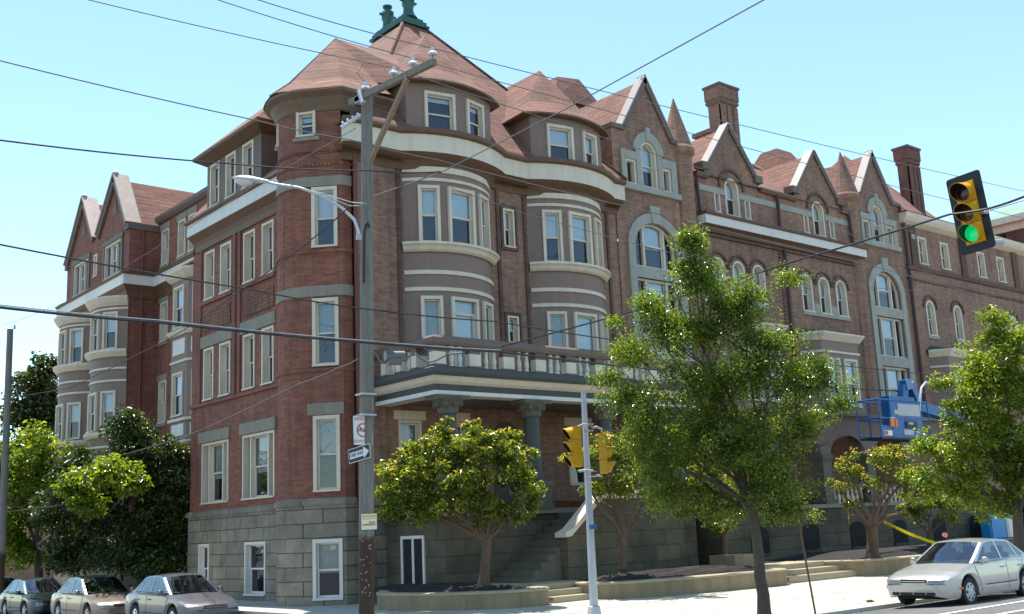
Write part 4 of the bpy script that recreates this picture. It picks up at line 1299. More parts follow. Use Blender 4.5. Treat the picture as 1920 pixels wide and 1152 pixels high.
# round bays of the wing
def wing_bay(cy):
    hlf, sag = 1.55, .95
    Rr = (hlf ** 2 + sag ** 2) / (2 * sag); am = math.asin(min(1, hlf / Rr))
    pts = [(GX - (Rr * math.cos(-am + 2 * am * k / 12) - (Rr - sag)), cy - Rr * math.sin(-am + 2 * am * k / 12)) for k in range(13)]
    bp = Path(pts); c = bp.L / 2
    hs = []
    for a, b in ((c - 1.5, c - .75), (c - .5, c + .5), (c + .75, c + 1.5)):
        hs += [(a, b, 10.65, 12.35), (a, b, 7.05, 8.8)]
    mb = MB(); wall_path(mb, bp, 3.0, 12.9, hs, .25)
    bay = mb.build('bay_window', 'bay_paint', bld)
    for q in hs: window(bay, bp.at(q[0]), bp.at(q[1]), q[2], q[3], cw=.09, rec=.05, proud=.09, blind=.5, bm='blind_white', sill=.04)
    mb = MB()
    band(mb, bp, 0, [(-.05, 12.6), (.08, 12.62), (.2, 12.75), (.32, 12.95), (.32, 13.02), (-.05, 13.05)])
    band(mb, bp, 0, [(-.05, 10.3), (.1, 10.3), (.2, 10.42), (.28, 10.52), (.28, 10.62), (-.05, 10.63)])
    band(mb, bp, 0, [(-.05, 6.75), (.1, 6.75), (.2, 6.85), (.22, 7.0), (-.05, 7.02)])
    for z in (12.45, 9.75, 9.2, 6.3, 5.9): band(mb, bp, 0, [(-.05, z), (.05, z), (.05, z + .09), (-.05, z + .09)])
    mb.each('moulding', 'cream_paint', bay)
for cy in (21.35, 25.75): wing_bay(cy)
pipe([(GX + .6, g0 - .08, 16.2), (GX + .6, g0 - .08, 1)], .06, 'red_pipe')
# back walls so that nothing is see-through
mb = MB(); mb.box(9.0, 52, 10.4, 10.6, 0, 16.4); mb.box(12.0, 12.1, 5, 10.4, 10, 17.5); mb.box(51.9, 52, 0, 10.4, 0, 16.4); mb.box(5.0, 9.0, 11.0, 28.0, 0, 16); mb.build('wall', 'brown_brick', bld)

# ---- front porch with balcony (part of the house)
PX0, PX1, PY = 1.15, 12.2, -3.0
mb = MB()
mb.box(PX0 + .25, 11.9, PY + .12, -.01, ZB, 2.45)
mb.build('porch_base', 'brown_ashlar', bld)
mb = MB(); mb.box(PX0 + .1, 12.0, PY - .02, -.01, 2.455, 2.6); mb.build('porch_floor', 'lintel_stone', bld)
def win_side(y0, y1, z0, z1):     # basement door on the porch's side wall
    mb = MB(); x = PX0 + .25
    mb.box(x - .05, x + .05, y1, y1 + .09, z0, z1); mb.box(x - .05, x + .05, y0 - .09, y0, z0, z1); mb.box(x - .05, x + .05, y1 + .09, y0 - .09, z1 - .09, z1)
    mb.box(x - .03, x + .03, (y0 + y1) / 2 - .05, (y0 + y1) / 2 + .05, z0, z1 - .09)
    w = mb.build('door_frame', 'white_paint', bld)
    mb = MB(); mb.box(x - .012, x - .008, y1 + .09, y0 - .09, z0, z1 - .09); mb.build('door', 'dark_inside', bld)
win_side(-.78, -1.95, .5, 1.97)
ent = [(PX0, 0), (PX0, PY), (PX1, PY)]
EP = Path(ent)
mb = MB()
band(mb, EP, 0, [(-.5, 5.96), (0, 5.96), (0, 6.14), (-.5, 6.14)])
mb.each('entablature', 'slate_paint', bld)
mb = MB(); band(mb, EP, 0, [(-.5, 6.143), (.03, 6.143), (.12, 6.22), (.2, 6.36), (-.5, 6.36)]); mb.each('moulding', 'cream_paint', bld)
mb = MB(); band(mb, EP, 0, [(-.5, 5.84), (.05, 5.84), (.05, 5.955), (-.5, 5.955)]); mb.each('moulding', 'white_paint', bld)
mb = MB(); band(mb, EP, 0, [(-.5, 6.363), (.26, 6.363), (.3, 6.45), (.3, 6.56), (.1, 6.66), (-.5, 6.66)]); mb.each('entablature', 'slate_paint', bld)
mb = MB(); mb.box(PX0 + .01, PX1 - .01, PY + .4, -.01, 6.3, 6.55); mb.box(PX0 + .4, PX1, PY + .3, -.02, 5.9, 6.0); mb.build('porch_ceiling', 'taupe_trim', bld)
mb = MB(); band(mb, Path([(PX0 - .05, 0), (PX0 - .05, PY - .05), (PX1, PY - .05)]), 0, [(-.2, 7.26), (.05, 7.26), (.09, 7.34), (.09, 7.46), (.02, 7.53), (-.16, 7.53), (-.2, 7.46)]); mb.each('handrail', 'taupe_trim', bld)
# piers and turned balusters
def baluster(x, y, z0, z1):
    mb = MB(); H_ = z1 - z0
    mb.lathe((x, y, z0), [(.075, 0), (.075, .06), (.05, .09), (.07, .16), (.078, .24), (.055, .36), (.042, H_ * .72), (.065, H_ * .78), (.045, H_ * .82), (.07, H_ * .9), (.07, H_)], 8)
    mb.build('baluster', 'cream_paint', bld, smooth=True)
NB = 0
def rail_run(x0, y0, x1, y1, n):
    """n piers with two balusters between each pair"""
    dx, dy = (x1 - x0) / n, (y1 - y0) / n
    for i in range(n + 1):
        x, y = x0 + dx * i, y0 + dy * i
        mb = MB(); mb.box(x - .21, x + .21, y - .12, y + .12, 6.66, 7.06); mb.build('balcony_pier', 'cream_paint', bld)
        mb = MB(); mb.box(x - .2, x + .2, y - .11, y + .11, 7.063, 7.27); mb.box(x - .25, x + .25, y - .16, y + .16, 6.62, 6.70); mb.each('pier_cap', 'taupe_trim', bld)
        if i < n:
            for k in (.38, .62): baluster(x + dx * k, y + dy * k, 6.66, 7.27)
rail_run(PX0 + .15, PY + .05, PX0 + .15 + 1.27 * 8, PY + .05, 8)
rail_run(PX0 + .12, -.5, PX0 + .12, PY + .9, 2)
# porch columns with flared capitals
for x, y in ((1.75, PY + .25), (4.9, PY + .25), (8.0, PY + .25), (11.4, PY + .25)):
    mb = MB(); mb.lathe((x, y, 3.4), [(.33, 0), (.33, .08), (.28, .12), (.26, .2), (.235, 1.9), (.26, 1.93)], 16)
    col = mb.build('column', 'slate_paint', bld, smooth=True)
    mb = MB()
    mb.lathe((x, y, 5.33), [(.27, 0), (.3, .05), (.32, .2), (.46, .36), (.5, .40)], 12)
    mb.box(x - .55, x + .55, y - .35, y + .35, 5.72, 5.84)
    for a in range(8):
        c_, s_ = math.cos(a * math.pi / 4), math.sin(a * math.pi / 4)
        mb.lathe((x + c_ * .36, y + s_ * .36, 5.5), [(.03, 0), (.09, .06), (.05, .2)], 6)
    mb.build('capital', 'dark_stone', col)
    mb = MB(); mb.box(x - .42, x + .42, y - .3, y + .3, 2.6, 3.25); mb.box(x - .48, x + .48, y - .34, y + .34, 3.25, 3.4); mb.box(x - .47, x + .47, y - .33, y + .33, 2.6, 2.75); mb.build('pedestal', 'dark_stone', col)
# stairs rising along the front to the porch, with a stone cheek wall
mb = MB()
for k in range(10):
    mb.box(3.0 + .29 * k, 6.3, -4.42, PY + .11, .5 + .195 * k, .5 + .195 * (k + 1))
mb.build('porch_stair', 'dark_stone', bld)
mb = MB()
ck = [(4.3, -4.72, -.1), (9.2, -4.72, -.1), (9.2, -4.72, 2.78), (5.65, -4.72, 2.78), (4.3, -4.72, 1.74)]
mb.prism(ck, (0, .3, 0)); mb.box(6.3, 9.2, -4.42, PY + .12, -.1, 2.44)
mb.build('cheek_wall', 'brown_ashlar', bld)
mb = MB()
mb.prism([(4.18, -4.8, 1.74), (4.18, -4.8, 1.87), (4.5, -4.8, 1.99), (5.6, -4.8, 2.9), (6.0, -4.8, 2.92), (6.0, -4.8, 3.02), (9.3, -4.8, 3.02), (9.3, -4.8, 2.9), (9.3, -4.8, 2.78), (5.7, -4.8, 2.78), (4.4, -4.8, 1.76)], (0, .46, 0))
mb.build('stair_coping', 'cream_paint', bld)
# ---- veranda along the middle of the front
VY = -3.4
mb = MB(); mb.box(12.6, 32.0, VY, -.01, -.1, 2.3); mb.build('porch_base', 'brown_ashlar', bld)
mb = MB(); mb.box(12.5, 32.1, VY - .08, VY + .4, 2.303, 2.44); mb.build('porch_floor', 'lintel_stone', bld)
for x in (14.6, 17.6, 20.6, 23.6, 26.6, 29.6):
    mb = MB(); q = [(x + a, VY - .02, b) for a, b in arch_poly(-.5, .5, .75, 1.75, 10, .5)]
    mb.prism(q, (0, .04, 0)); w = mb.build('basement_window', 'dark_inside', bld)
    mb = MB(); mb.box(x - .5, x + .5, VY - .07, VY - .03, .75, .82)
    for k in range(7): mb.tube([(x - .42 + .14 * k, VY - .05, .8), (x - .42 + .14 * k, VY - .05, 1.2)], .012, 5)
    mb.build('window_grille', 'cable_black', w)
mb = MB()
for x in (13.1, 16.1, 19.1, 22.1, 25.1, 28.1, 31.1):
    q = MB(); q.box(x - .28, x + .28, VY + .02, VY + .5, 2.44, 4.3); q.box(x - .34, x + .34, VY - .03, VY + .55, 2.44, 2.6); q.box(x - .34, x + .34, VY - .03, VY + .55, 4.12, 4.3)
    q.build('veranda_pier', 'dark_stone', bld)
out = [(0, 4.3), (.3, 4.3)]
for x in (13.1, 16.1, 19.1, 22.1, 25.1, 28.1):
    out += [(x - 12.6 + 1.5 - 1.2 * math.cos(math.pi * k / 10), 4.3 + .75 * math.sin(math.pi * k / 10)) for k in range(11)]
out += [(19.2, 4.3), (19.2, 5.9), (0, 5.9)]
wall_poly(mb, (12.6, VY + .03), (1, 0), out, [], .4); wall_poly(mb, (12.6, VY + .45), (1, 0), out, [], .4)
mb.build('arcade', 'taupe_trim', bld)
mb = MB(); mb.add([(12.3, VY - .25, 5.9), (32.2, VY - .25, 5.9), (32.2, -.02, 6.35), (12.3, -.02, 6.35), (12.3, VY - .25, 5.78), (32.2, VY - .25, 5.78), (32.2, -.02, 6.2), (12.3, -.02, 6.2)], [(0, 1, 2, 3), (4, 7, 6, 5), (0, 4, 5, 1), (0, 3, 7, 4), (1, 5, 6, 2)])
mb.build('veranda_roof', 'taupe_trim', bld)
for i in range(32):
    x = 19.6 + .3 * i
    if min(abs(x - q) for q in (19.1, 22.1, 25.1, 28.1)) < .4: continue
    baluster(x, VY + .2, 2.44, 3.05)
mb = MB(); mb.box(19.4, 28.0, VY + .1, VY + .3, 3.05, 3.17); mb.build('handrail', 'taupe_trim', bld)

# ------------------------------------------------------------------ the ground
def zs_(y): return -.08 + .20 * min(1, max(0, (y + 13.05) / 6.75))
# asphalt: one sheet out to the horizon, crowned along the front street, slightly lower in the side street
xs = [-900, -60, -20, -12, -8, -5, -2.55, 0, 10, 30, 60, 120, 900]
ysx = [-900, -80, -40, -24, -17, -14.9, -13.0, -8, -4, 0, 6, 15, 40, 100, 900]
def zr(x, y):
    if y <= -13.0:
        if y >= -14.95: return -.17 + .11 * (-13.0 - y) / 1.9
        return -.06 + .06 * min(1, (-14.9 - y) / 4)
    if x <= -2.5: return -.17 - .10 * min(1, (y + 13) / 10)
    return -.35
gv = [(x, y, zr(x, y)) for y in ysx for x in xs]
gf_ = [(j * len(xs) + i, j * len(xs) + i + 1, (j + 1) * len(xs) + i + 1, (j + 1) * len(xs) + i) for j in range(len(ysx) - 1) for i in range(len(xs) - 1)]
mb = MB(); mb.add(gv, gf_); tag(mb.build('road', 'asphalt', fixn=True), kind='structure')

def concrete_slabs():
    h = N('sidewalk_slabs')
    p = h.pos()
    c = h.mix(h.noise(1.1, 6, p, 0.65), (0.37, 0.345, 0.29), (0.50, 0.465, 0.39))
    sp = h.n('ShaderNodeSeparateXYZ'); h.l(p, sp.inputs[0])
    for ax in (0, 1):
        m = h.math('ABSOLUTE', h.math('SUBTRACT', h.math('FRACT', h.math('MULTIPLY', sp.outputs[ax], 0.62)), 0.5))
        g = h.ramp(m, [(0.0, (0.55, 0.53, 0.5)), (0.010, (0.6, 0.58, 0.55)), (0.018, (1, 1, 1))])
        c = h.mix(1.0, c, g, 'MULTIPLY')
    st = h.ramp(h.noise(2.6, 8, p, 0.8), [(0.35, (0.72, 0.71, 0.69)), (0.5, (1, 1, 1))])
    c = h.mix(1.0, c, st, 'MULTIPLY')
    h.l(c, h.bsdf.inputs['Base Color']); h.bsdf.inputs['Roughness'].default_value = 0.9
    h.bump(h.noise(30, 4, p), 0.15, 0.02)
concrete_slabs()
arc = [(-2.5 + 3.6 * (1 - math.cos(R(a))), -9.45 - 3.6 * math.sin(R(a))) for a in range(0, 91, 10)]
mb = MB()
q = [(-2.5, -6.3)] + arc + [(90, -13.05), (90, -6.3)]
P = [Vector((x, y, zs_(y))) for x, y in q]
mb.add(P, [tuple(t) for t in tessellate_polygon([P])])
q = [(-2.5, 90), (-2.5, -6.3), (90, -6.3), (90, 90)]
mb.add([(x, y, zs_(-6.3)) for x, y in q], [(0, 1, 2, 3)])
tag(mb.build('sidewalk', 'sidewalk_slabs'), kind='structure')
mb = MB()
pth = [(-2.5, 60), (-2.5, -6.3)] + arc + [(60, -13.05)]
KP = Path(pth)
nn = KP.norms()
inn = [(p.x - n_.x * .16, p.y - n_.y * .16) for p, n_ in zip(KP.p, nn)]
vs_ = []
for (p, i_) in zip(KP.p, inn):
    s_ = 0.004
    vs_ += [(p.x, p.y, -.4), (p.x, p.y, zs_(p.y) + s_), (i_[0], i_[1], zs_(p.y) + s_ * 1.2), (i_[0], i_[1], -.4)]
mb.add(vs_, [(4 * i + a, 4 * i + 4 + a, 4 * i + 4 + (a + 1) % 4, 4 * i + (a + 1) % 4) for i in range(len(pth) - 1) for a in range(4)])
tag(mb.build('kerb', 'sidewalk_concrete'), kind='structure')
for nm, (x0, x1, y) in (('parking_line', (-30, 60, -15.75)), ('lane_line', (3.9, 60, -16.85))):
    mb = MB(); zc = zr(0, y) + .012
    mb.quad((x0 if nm != 'parking_line' else 3.2, y - .055, zc), (x1, y - .055, zc), (x1, y + .055, zc + .002), (x0 if nm != 'parking_line' else 3.2, y + .055, zc + .002))
    tag(mb.build(nm, 'road_paint'), kind='structure')
# planted strip at the kerb round the street trees
mb = MB(); mb.box(.3, 3.4, -14.1 + .9, -12.4, -.2, zs_(-13) + .03)
mb = MB()
mb.add([(.2, -13.0, -.05), (3.2, -13.0, -.05), (3.2, -12.3, -.03), (.2, -12.3, -.03)], [(0, 1, 2, 3)])
tag(mb.build('tree_pit', 'grass_strip'), kind='structure')

# yard soil behind the planter walls
def yard(name, pts, z, mat='mulch', bumpy=.07, seed=3, mound=.27):
    """a mounded bed: fan mesh with noise"""
    rr = random.Random(seed)
    P = [Vector((*p, z)) for p in pts]
    bm = bmesh.new()
    vs = [bm.verts.new(p) for p in P]
    for t in tessellate_polygon([P]): 
        try: bm.faces.new([vs[i] for i in t])
        except ValueError: pass
    bmesh.ops.subdivide_edges(bm, edges=bm.edges, cuts=7, use_grid_fill=True)
    bmesh.ops.triangulate(bm, faces=bm.faces)
    seg = [(P[i], P[(i + 1) % len(P)]) for i in range(len(P))]
    def dist(p):
        best = 9
        for a, b in seg:
            ab = b - a; t_ = max(0, min(1, (p - a).dot(ab) / max(ab.length_squared, 1e-9))); best = min(best, (p - a - ab * t_).length)
        return best
    for v in bm.verts:
        d_ = dist(v.co.copy())
        if d_ > .01: v.co.z += mound * (1 - math.exp(-d_ / .55)) + bumpy * (rr.random() - .5)
    bmesh.ops.recalc_face_normals(bm, faces=bm.faces)
    me = bpy.data.meshes.new(name); bm.to_mesh(me); bm.free()
    me.materials.append(MATS[mat])
    o = bpy.data.objects.new(name, me); COL.objects.link(o)
    return tag(o, kind='structure')

def planter_wall(pts, z0, z1, w, label):
    P = Path(pts); nn = P.norms()
    t = thing('planter_wall', label, 'planter wall', (pts[0][0], pts[0][1], z0))
    mb = MB(); o2 = [(p.x - n_.x * w, p.y - n_.y * w) for p, n_ in zip(P.p, nn)]
    def sweep(prof, matn, nm):
        mbb = MB(); vs = []
        n = len(prof)
        for p, n_ in zip(P.p, nn):
            for o, z in prof: vs.append((p.x + n_.x * o, p.y + n_.y * o, z))
        fs = [(i * n + k, (i + 1) * n + k, (i + 1) * n + (k + 1) % n, i * n + (k + 1) % n) for i in range(len(pts) - 1) for k in range(n)]
        fs += [tuple(range(n)), tuple((len(pts) - 1) * n + k for k in range(n))[::-1]]
        mbb.add(vs, fs); return mbb.build(nm, matn, t)
    sweep([(0, z0 - .3), (0, z1 - .07), (-w, z1 - .07), (-w, z0 - .3)], 'wall_concrete', 'wall')
    sweep([(.02, z1 - .067), (.02, z1 - .02), (-.01, z1), (-w + .01, z1), (-w - .02, z1 - .02), (-w - .02, z1 - .067)], 'step_concrete', 'coping')
    return t
def smooth_pts(pts, n=4):
    out = []
    for i in range(len(pts) - 1):
        p0 = pts[max(i - 1, 0)]; p1 = pts[i]; p2 = pts[i + 1]; p3 = pts[min(i + 2, len(pts) - 1)]
        for k in range(n):
            t = k / n
            out.append(tuple(.5 * ((2 * b) + (-a + c) * t + (2 * a - 5 * b + 4 * c - d) * t * t + (-a + 3 * b - 3 * c + d) * t ** 3) for a, b, c, d in zip(p0, p1, p2, p3)))
    out.append(pts[-1]); return out
pa = smooth_pts([(.1, -1.6), (-.65, -2.6), (-.8, -3.5), (-.35, -5.0), (.5, -6.1), (1.5, -6.5), (2.15, -6.25), (2.3, -5.7), (1.95, -5.15), (1.5, -4.95)])
planter_wall(pa, .12, .55, .34, 'low curved tan concrete planter wall round the bushy tree beside the wooden pole')
yard('planting_bed', [(1.35, -.2), (.3, -.5), (0, -1.6), (-.4, -2.7), (-.5, -3.5), (-.1, -4.9), (.6, -5.8), (1.5, -6.2), (1.95, -5.95), (2.0, -5.6), (1.7, -5.3), (1.5, -5.1), (2.2, -4.4), (2.2, -3.0), (1.35, -2.9)], .48)
pb = smooth_pts([(4.1, -4.9), (3.75, -5.6), (3.85, -6.3), (4.6, -6.95), (6.2, -7.3), (8.2, -7.5), (9.7, -7.65), (10.4, -7.5), (10.65, -7.0), (10.3, -6.5)])
planter_wall(pb, .12, .55, .34, 'long tan concrete planter wall behind the grey signal pole')
yard('planting_bed', [(4.3, -4.8), (4.1, -5.6), (4.2, -6.2), (4.8, -6.7), (6.2, -7.0), (8.2, -7.2), (9.6, -7.35), (10.2, -7.2), (10.3, -6.9), (10.0, -6.4), (10.5, -5.5), (10.6, -3.2), (9.2, -3.0), (9.2, -4.7)], .48, seed=5)
pc = smooth_pts([(13.6, -5.4), (13.7, -6.3), (14.3, -7.5), (15.5, -7.85), (18, -7.95), (24, -8.0), (32, -8.1)])
planter_wall(pc, .12, .60, .34, 'tan concrete planter wall running behind the silver sedan')
yard('planting_bed', [(13.9, -3.3), (13.95, -6.2), (14.5, -7.2), (16, -7.55), (18, -7.6), (24, -7.7), (32, -7.8), (32, -3.3)], .52, seed=8)
# stone block ending the second planter
mb = MB(); mb.box(9.6, 10.6, -6.3, -5.3, .1, .98); b_ = mb.build('stone_block', 'wall_concrete'); tag(b_, 'squat concrete block at the right end of the long planter beside the steps', 'block')
def steps(name, x0, x1, y0, dy, n, z0, dz, label, bottomdx=0):
    t = thing(name, label, 'steps', ((x0 + x1) / 2, y0, z0))
    for k in range(n):
        mb = MB(); mb.box(x0, x1 + bottomdx * (n - 1 - k), y0 + dy * k, y0 + dy * n + .8, z0 - .2 + dz * k * 0, z0 + dz * (k + 1) - .003 * 0)
        mb.build('step', 'step_concrete', t)
    return t
steps('front_steps', 2.35, 4.0, -6.2, .38, 3, .12, .15, 'three shallow concrete steps between the two curved planters')
steps('front_steps', 10.72, 13.75, -7.35, .42, 3, .12, .16, 'three wide concrete steps right of the street tree trunk', .25)
mb = MB(); mb.box(10.7, 13.7, -5.3, -3.3, .2, .602); tag(mb.build('path', 'step_concrete'), kind='structure')
mb = MB(); mb.box(2.2, 4.3, -5.05, -2.9, .0, .572); tag(mb.build('path', 'step_concrete'), kind='structure')

# ------------------------------------------------------------------ unprojection helper used to place far-apart street things at measured distances
def ray(x, y):
    return CM.T @ np.array([(x - 960) / 2052.43, -(y - 576) / 2052.43, 1.0])
def at_depth(x, y, d): return Vector(CP + ray(x, y) * d)
def on_x(x, y, v):
    d = ray(x, y); return Vector(CP + d * (v - CP[0]) / d[0])
def on_y(x, y, v):
    d = ray(x, y); return Vector(CP + d * (v - CP[1]) / d[1])

# ------------------------------------------------------------------ cars
def sedan(label, paint, loc, heading, L=4.6, Hs=1.0, nose_round=.18, group=None, extras='', cover='chrome', name='parked_car', lampy=(.36, .70), lampz=(.535, .625)):
    """heading: radians, car looks along +x locally"""
    hx = L / 2
    th_ = heading
    cs, sn = math.cos(th_), math.sin(th_)
    def T(p): return (loc[0] + p[0] * cs - p[1] * sn, loc[1] + p[0] * sn + p[1] * cs, loc[2] + p[2] * Hs)
    t = thing(name, label, 'car', loc, group)
    def put(mb, nm, mats, par=None, smooth=False):
        mb.v = [T(p) for p in mb.v]
        return mb.build(nm, mats, par or t, smooth=smooth)
    def lerp(tab, x):
        for (a, va), (b, vb) in zip(tab, tab[1:]):
            if x <= b: 
                k = (x - a) / (b - a); k = k * k * (3 - 2 * k) if False else k
                return va + (vb - va) * k
        return tab[-1][1]
    wf, wr, wrad = hx - .93, -hx + 1.02, .315
    W = [(-hx, .70), (-hx + .12, .80), (-hx + .5, .845), (-.6, .865), (.8, .865), (hx - .6, .84), (hx - .25, .79), (hx - .10, .73), (hx - .03, .64), (hx, .50)]
    ZT = [(-hx, .80), (-hx + .08, .93), (-hx + .35, .985), (-1.45, 1.0), (-1.0, .96), (.9, .94), (1.05, .925), (hx - .6, .80), (hx - .2, .71), (hx - .06, .655), (hx, .60)]
    ZS = [(-hx, .70), (-hx + .1, .84), (-hx + .5, .90), (-1.2, .91), (.9, .87), (hx - .6, .745), (hx - .2, .645), (hx, .54)]
    ZL = [(-hx, .34), (-hx + .15, .26), (-hx + .5, .20), (hx - .4, .20), (hx - .12, .22), (hx, .28)]
    xs_ = sorted(set([round(-hx + L * i / 60, 3) for i in range(61)] + [round(w + .385 * math.cos(math.pi * k / 12), 3) for w in (wf, wr) for k in range(13)]))
    rows = []
    for x in xs_:
        w = lerp(W, x); zl = lerp(ZL, x); zt = lerp(ZT, x); zs = lerp(ZS, x)
        for wc in (wf, wr):
            d = .385 ** 2 - (x - wc) ** 2
            if d > 0: zl = max(zl, wrad + math.sqrt(d))
        def wp(z): return w * (1 - .05 * ((z - .5) / .45) ** 2)
        half = [(w - .22, zl + .02)]
        for k in (0, .25, .5, .75, 1.0):
            z = zl + (zs - zl) * k
            half.append((wp(z) - (.03 if k == 0 else 0), z))
        half.append((w * .93, zs + (zt - zs) * .42))
        half.append((w * .82, zs + (zt - zs) * .72))
        half.append((w * .55, zt - .005)); half.append((w * .25, zt + .012)); half.append((0, zt + .016))
        row = [(x, -a, b) for a, b in half] + [(x, a, b) for a, b in half[-2::-1]]
        rows.append(row)
    m = len(rows[0])
    mb = MB()
    mb.add([p for r in rows for p in r], [(i * m + k, i * m + k + 1, (i + 1) * m + k + 1, (i + 1) * m + k) for i in range(len(rows) - 1) for k in range(m - 1)] + [tuple(range(m)), tuple((len(rows) - 1) * m + k for k in range(m))])
    body = put(mb, 'body', paint, smooth=True)
    # floor and wheel wells
    mb = MB(); mb.box(-hx + .3, hx - .3, -.60, .60, .19, .60); put(mb, 'underbody', 'black_rubber')
    # --- greenhouse
    zb = .93
    def ysd(z): return .745 - (.165) * ((z - zb) / .46) ** 1.15 if z > zb else .745
    prof = [(.98, zb), (.86, zb + .07), (.18, 1.355), (0, 1.395), (-.45, 1.415), (-.95, 1.385), (-1.12, 1.345), (-1.62, 1.02), (-1.75, .97)]
    bot = [(-1.75, .955), (.98, zb - .005)]
    outl = prof + bot[:1]
    g1_ = [(.74, .97), (.13, 1.325), (-.02, 1.352), (-.36, 1.368), (-.36, .97)]
    g2_ = [(-.44, .97), (-.44, 1.368), (-.90, 1.342), (-1.03, 1.315), (-1.18, .985)]
    g3_ = [(-1.24, .99), (-1.09, 1.30), (-1.14, 1.29), (-1.50, 1.03), (-1.48, 1.0)]
    mb = MB()
    for sgn in (1, -1):
        polys = [[Vector((a, b, 0)) for a, b in outl]] + [[Vector((a, b, 0)) for a, b in g] for g in (g1_, g2_, g3_)]
        flat = [p for q in polys for p in q]
        mb.add([(p.x, sgn * ysd(p.y), p.y) for p in flat], [tuple(tt) for tt in tessellate_polygon(polys)])
    # roof skin with rounded edges, plus pillars beside the screens
    rp = [(.18, 1.355), (0, 1.395), (-.45, 1.415), (-.95, 1.385), (-1.12, 1.345)]
    rows2 = []
    for x, z in rp:
        y_ = ysd(z); rows2.append([(x + .05 * (1 - (q) ** 2) * (1 if x > -.4 else -1) * (abs(x + .45) > .4), q * y_, z + .035 * (1 - q * q)) for q in (-1, -.92, -.75, -.4, 0, .4, .75, .92, 1)])
    mb.add([p for r in rows2 for p in r], [(i * 9 + k, i * 9 + k + 1, (i + 1) * 9 + k + 1, (i + 1) * 9 + k) for i in range(4) for k in range(8)])
    def screen(xb, zb_, xt, zt_, bul, glassmat):
        r = []
        for k in range(6):
            f = k / 5; x = xb + (xt - xb) * f; z = zb_ + (zt_ - zb_) * f; y_ = ysd(z)
            r.append([(x + bul * (1 - q * q), q * y_, z + .02 * (1 - q * q)) for q in (-1, -.9, -.5, 0, .5, .9, 1)])
        P_ = [p for rr_ in r for p in rr_]
        mb.add(P_, [(i * 7 + k, i * 7 + k + 1, (i + 1) * 7 + k + 1, (i + 1) * 7 + k) for i in range(5) for k in (0, 5)])
        g = MB(); g.add(P_, [(i * 7 + k, i * 7 + k + 1, (i + 1) * 7 + k + 1, (i + 1) * 7 + k) for i in range(5) for k in (1, 2, 3, 4)])
        return g
    ws = screen(.98, zb - .01, .18, 1.355, .13, 0); bs = screen(-1.75, .965, -1.12, 1.345, -.10, 0)
    put(mb, 'roof', paint, smooth=True)
    put(ws, 'windscreen', 'car_glass', smooth=True); put(bs, 'rear_window', 'car_glass', smooth=True)
    for sgn in (1, -1):
        for g in (g1_, g2_, g3_):
            q = MB(); q.add([(a, sgn * (ysd(b) - .008), b) for a, b in g], [tuple(range(len(g)))]); put(q, 'side_window', 'car_glass')
    # black waist seal and bright strip
    for sgn in (1, -1):
        mb = MB(); mb.tube([(.8, sgn * .752, .955), (-.4, sgn * .752, .965), (-1.45, sgn * .752, .985)], .011, 5)
        put(mb, 'waist_strip', 'chrome' if 'strip' in extras else 'black_plastic')
    # seats and dash
    mb = MB()
    for sx_, xx in ((.36, -.05), (-.36, -.05), (.36, -.95), (-.36, -.95)):
        mb.box(xx - .12, xx + .05, sx_ - .24, sx_ + .24, .55, 1.08); mb.box(xx - .1, xx + .02, sx_ - .12, sx_ + .12, 1.08, 1.24)
    put(mb, 'seats', 'seat_fabric')
    mb = MB(); mb.box(.45, .85, -.66, .66, .75, .93); put(mb, 'dashboard', 'black_plastic')
    # door seams, handles, side rubbing strip
    for sgn in (1, -1):
        for x in (.86, -.40, -1.22):
            mb = MB(); mb.tube([(x + (.02 if x > .5 else 0) * k, sgn * (lerp(W, x) * (1 - .05 * ((z - .5) / .45) ** 2) + .0005), z) for k, z in enumerate([.30 + .058 * j for j in range(11)] if x > -1 else [.62 + .03 * j for j in range(10)])], .0045, 4)
            put(mb, 'door_seam', 'black_plastic')
        mb = MB(); mb.tube([(x, sgn * (lerp(W, x) * .992 + .004), .44) for x in [wr + .5 + .1 * j for j in range(16)]], .012, 4)
        put(mb, 'side_moulding', 'black_plastic')
    for sgn in (1, -1):
        for x in (-.22, -1.08):
            q = MB(); q.box(x - .08, x + .08, sgn * .845, sgn * .885, .775, .805); put(q, 'door_handle', paint)
        q = MB(); q.lathe((.70, sgn * .90, .98), [(.02, -.075), (.075, -.06), (.085, 0), (.07, .055), (.02, .075)], 10, 0, sx=.55, sy=1.1); q.box(.66, .74, sgn * .74, sgn * .86, .93, .97)
        put(q, 'wing_mirror', paint, smooth=True)
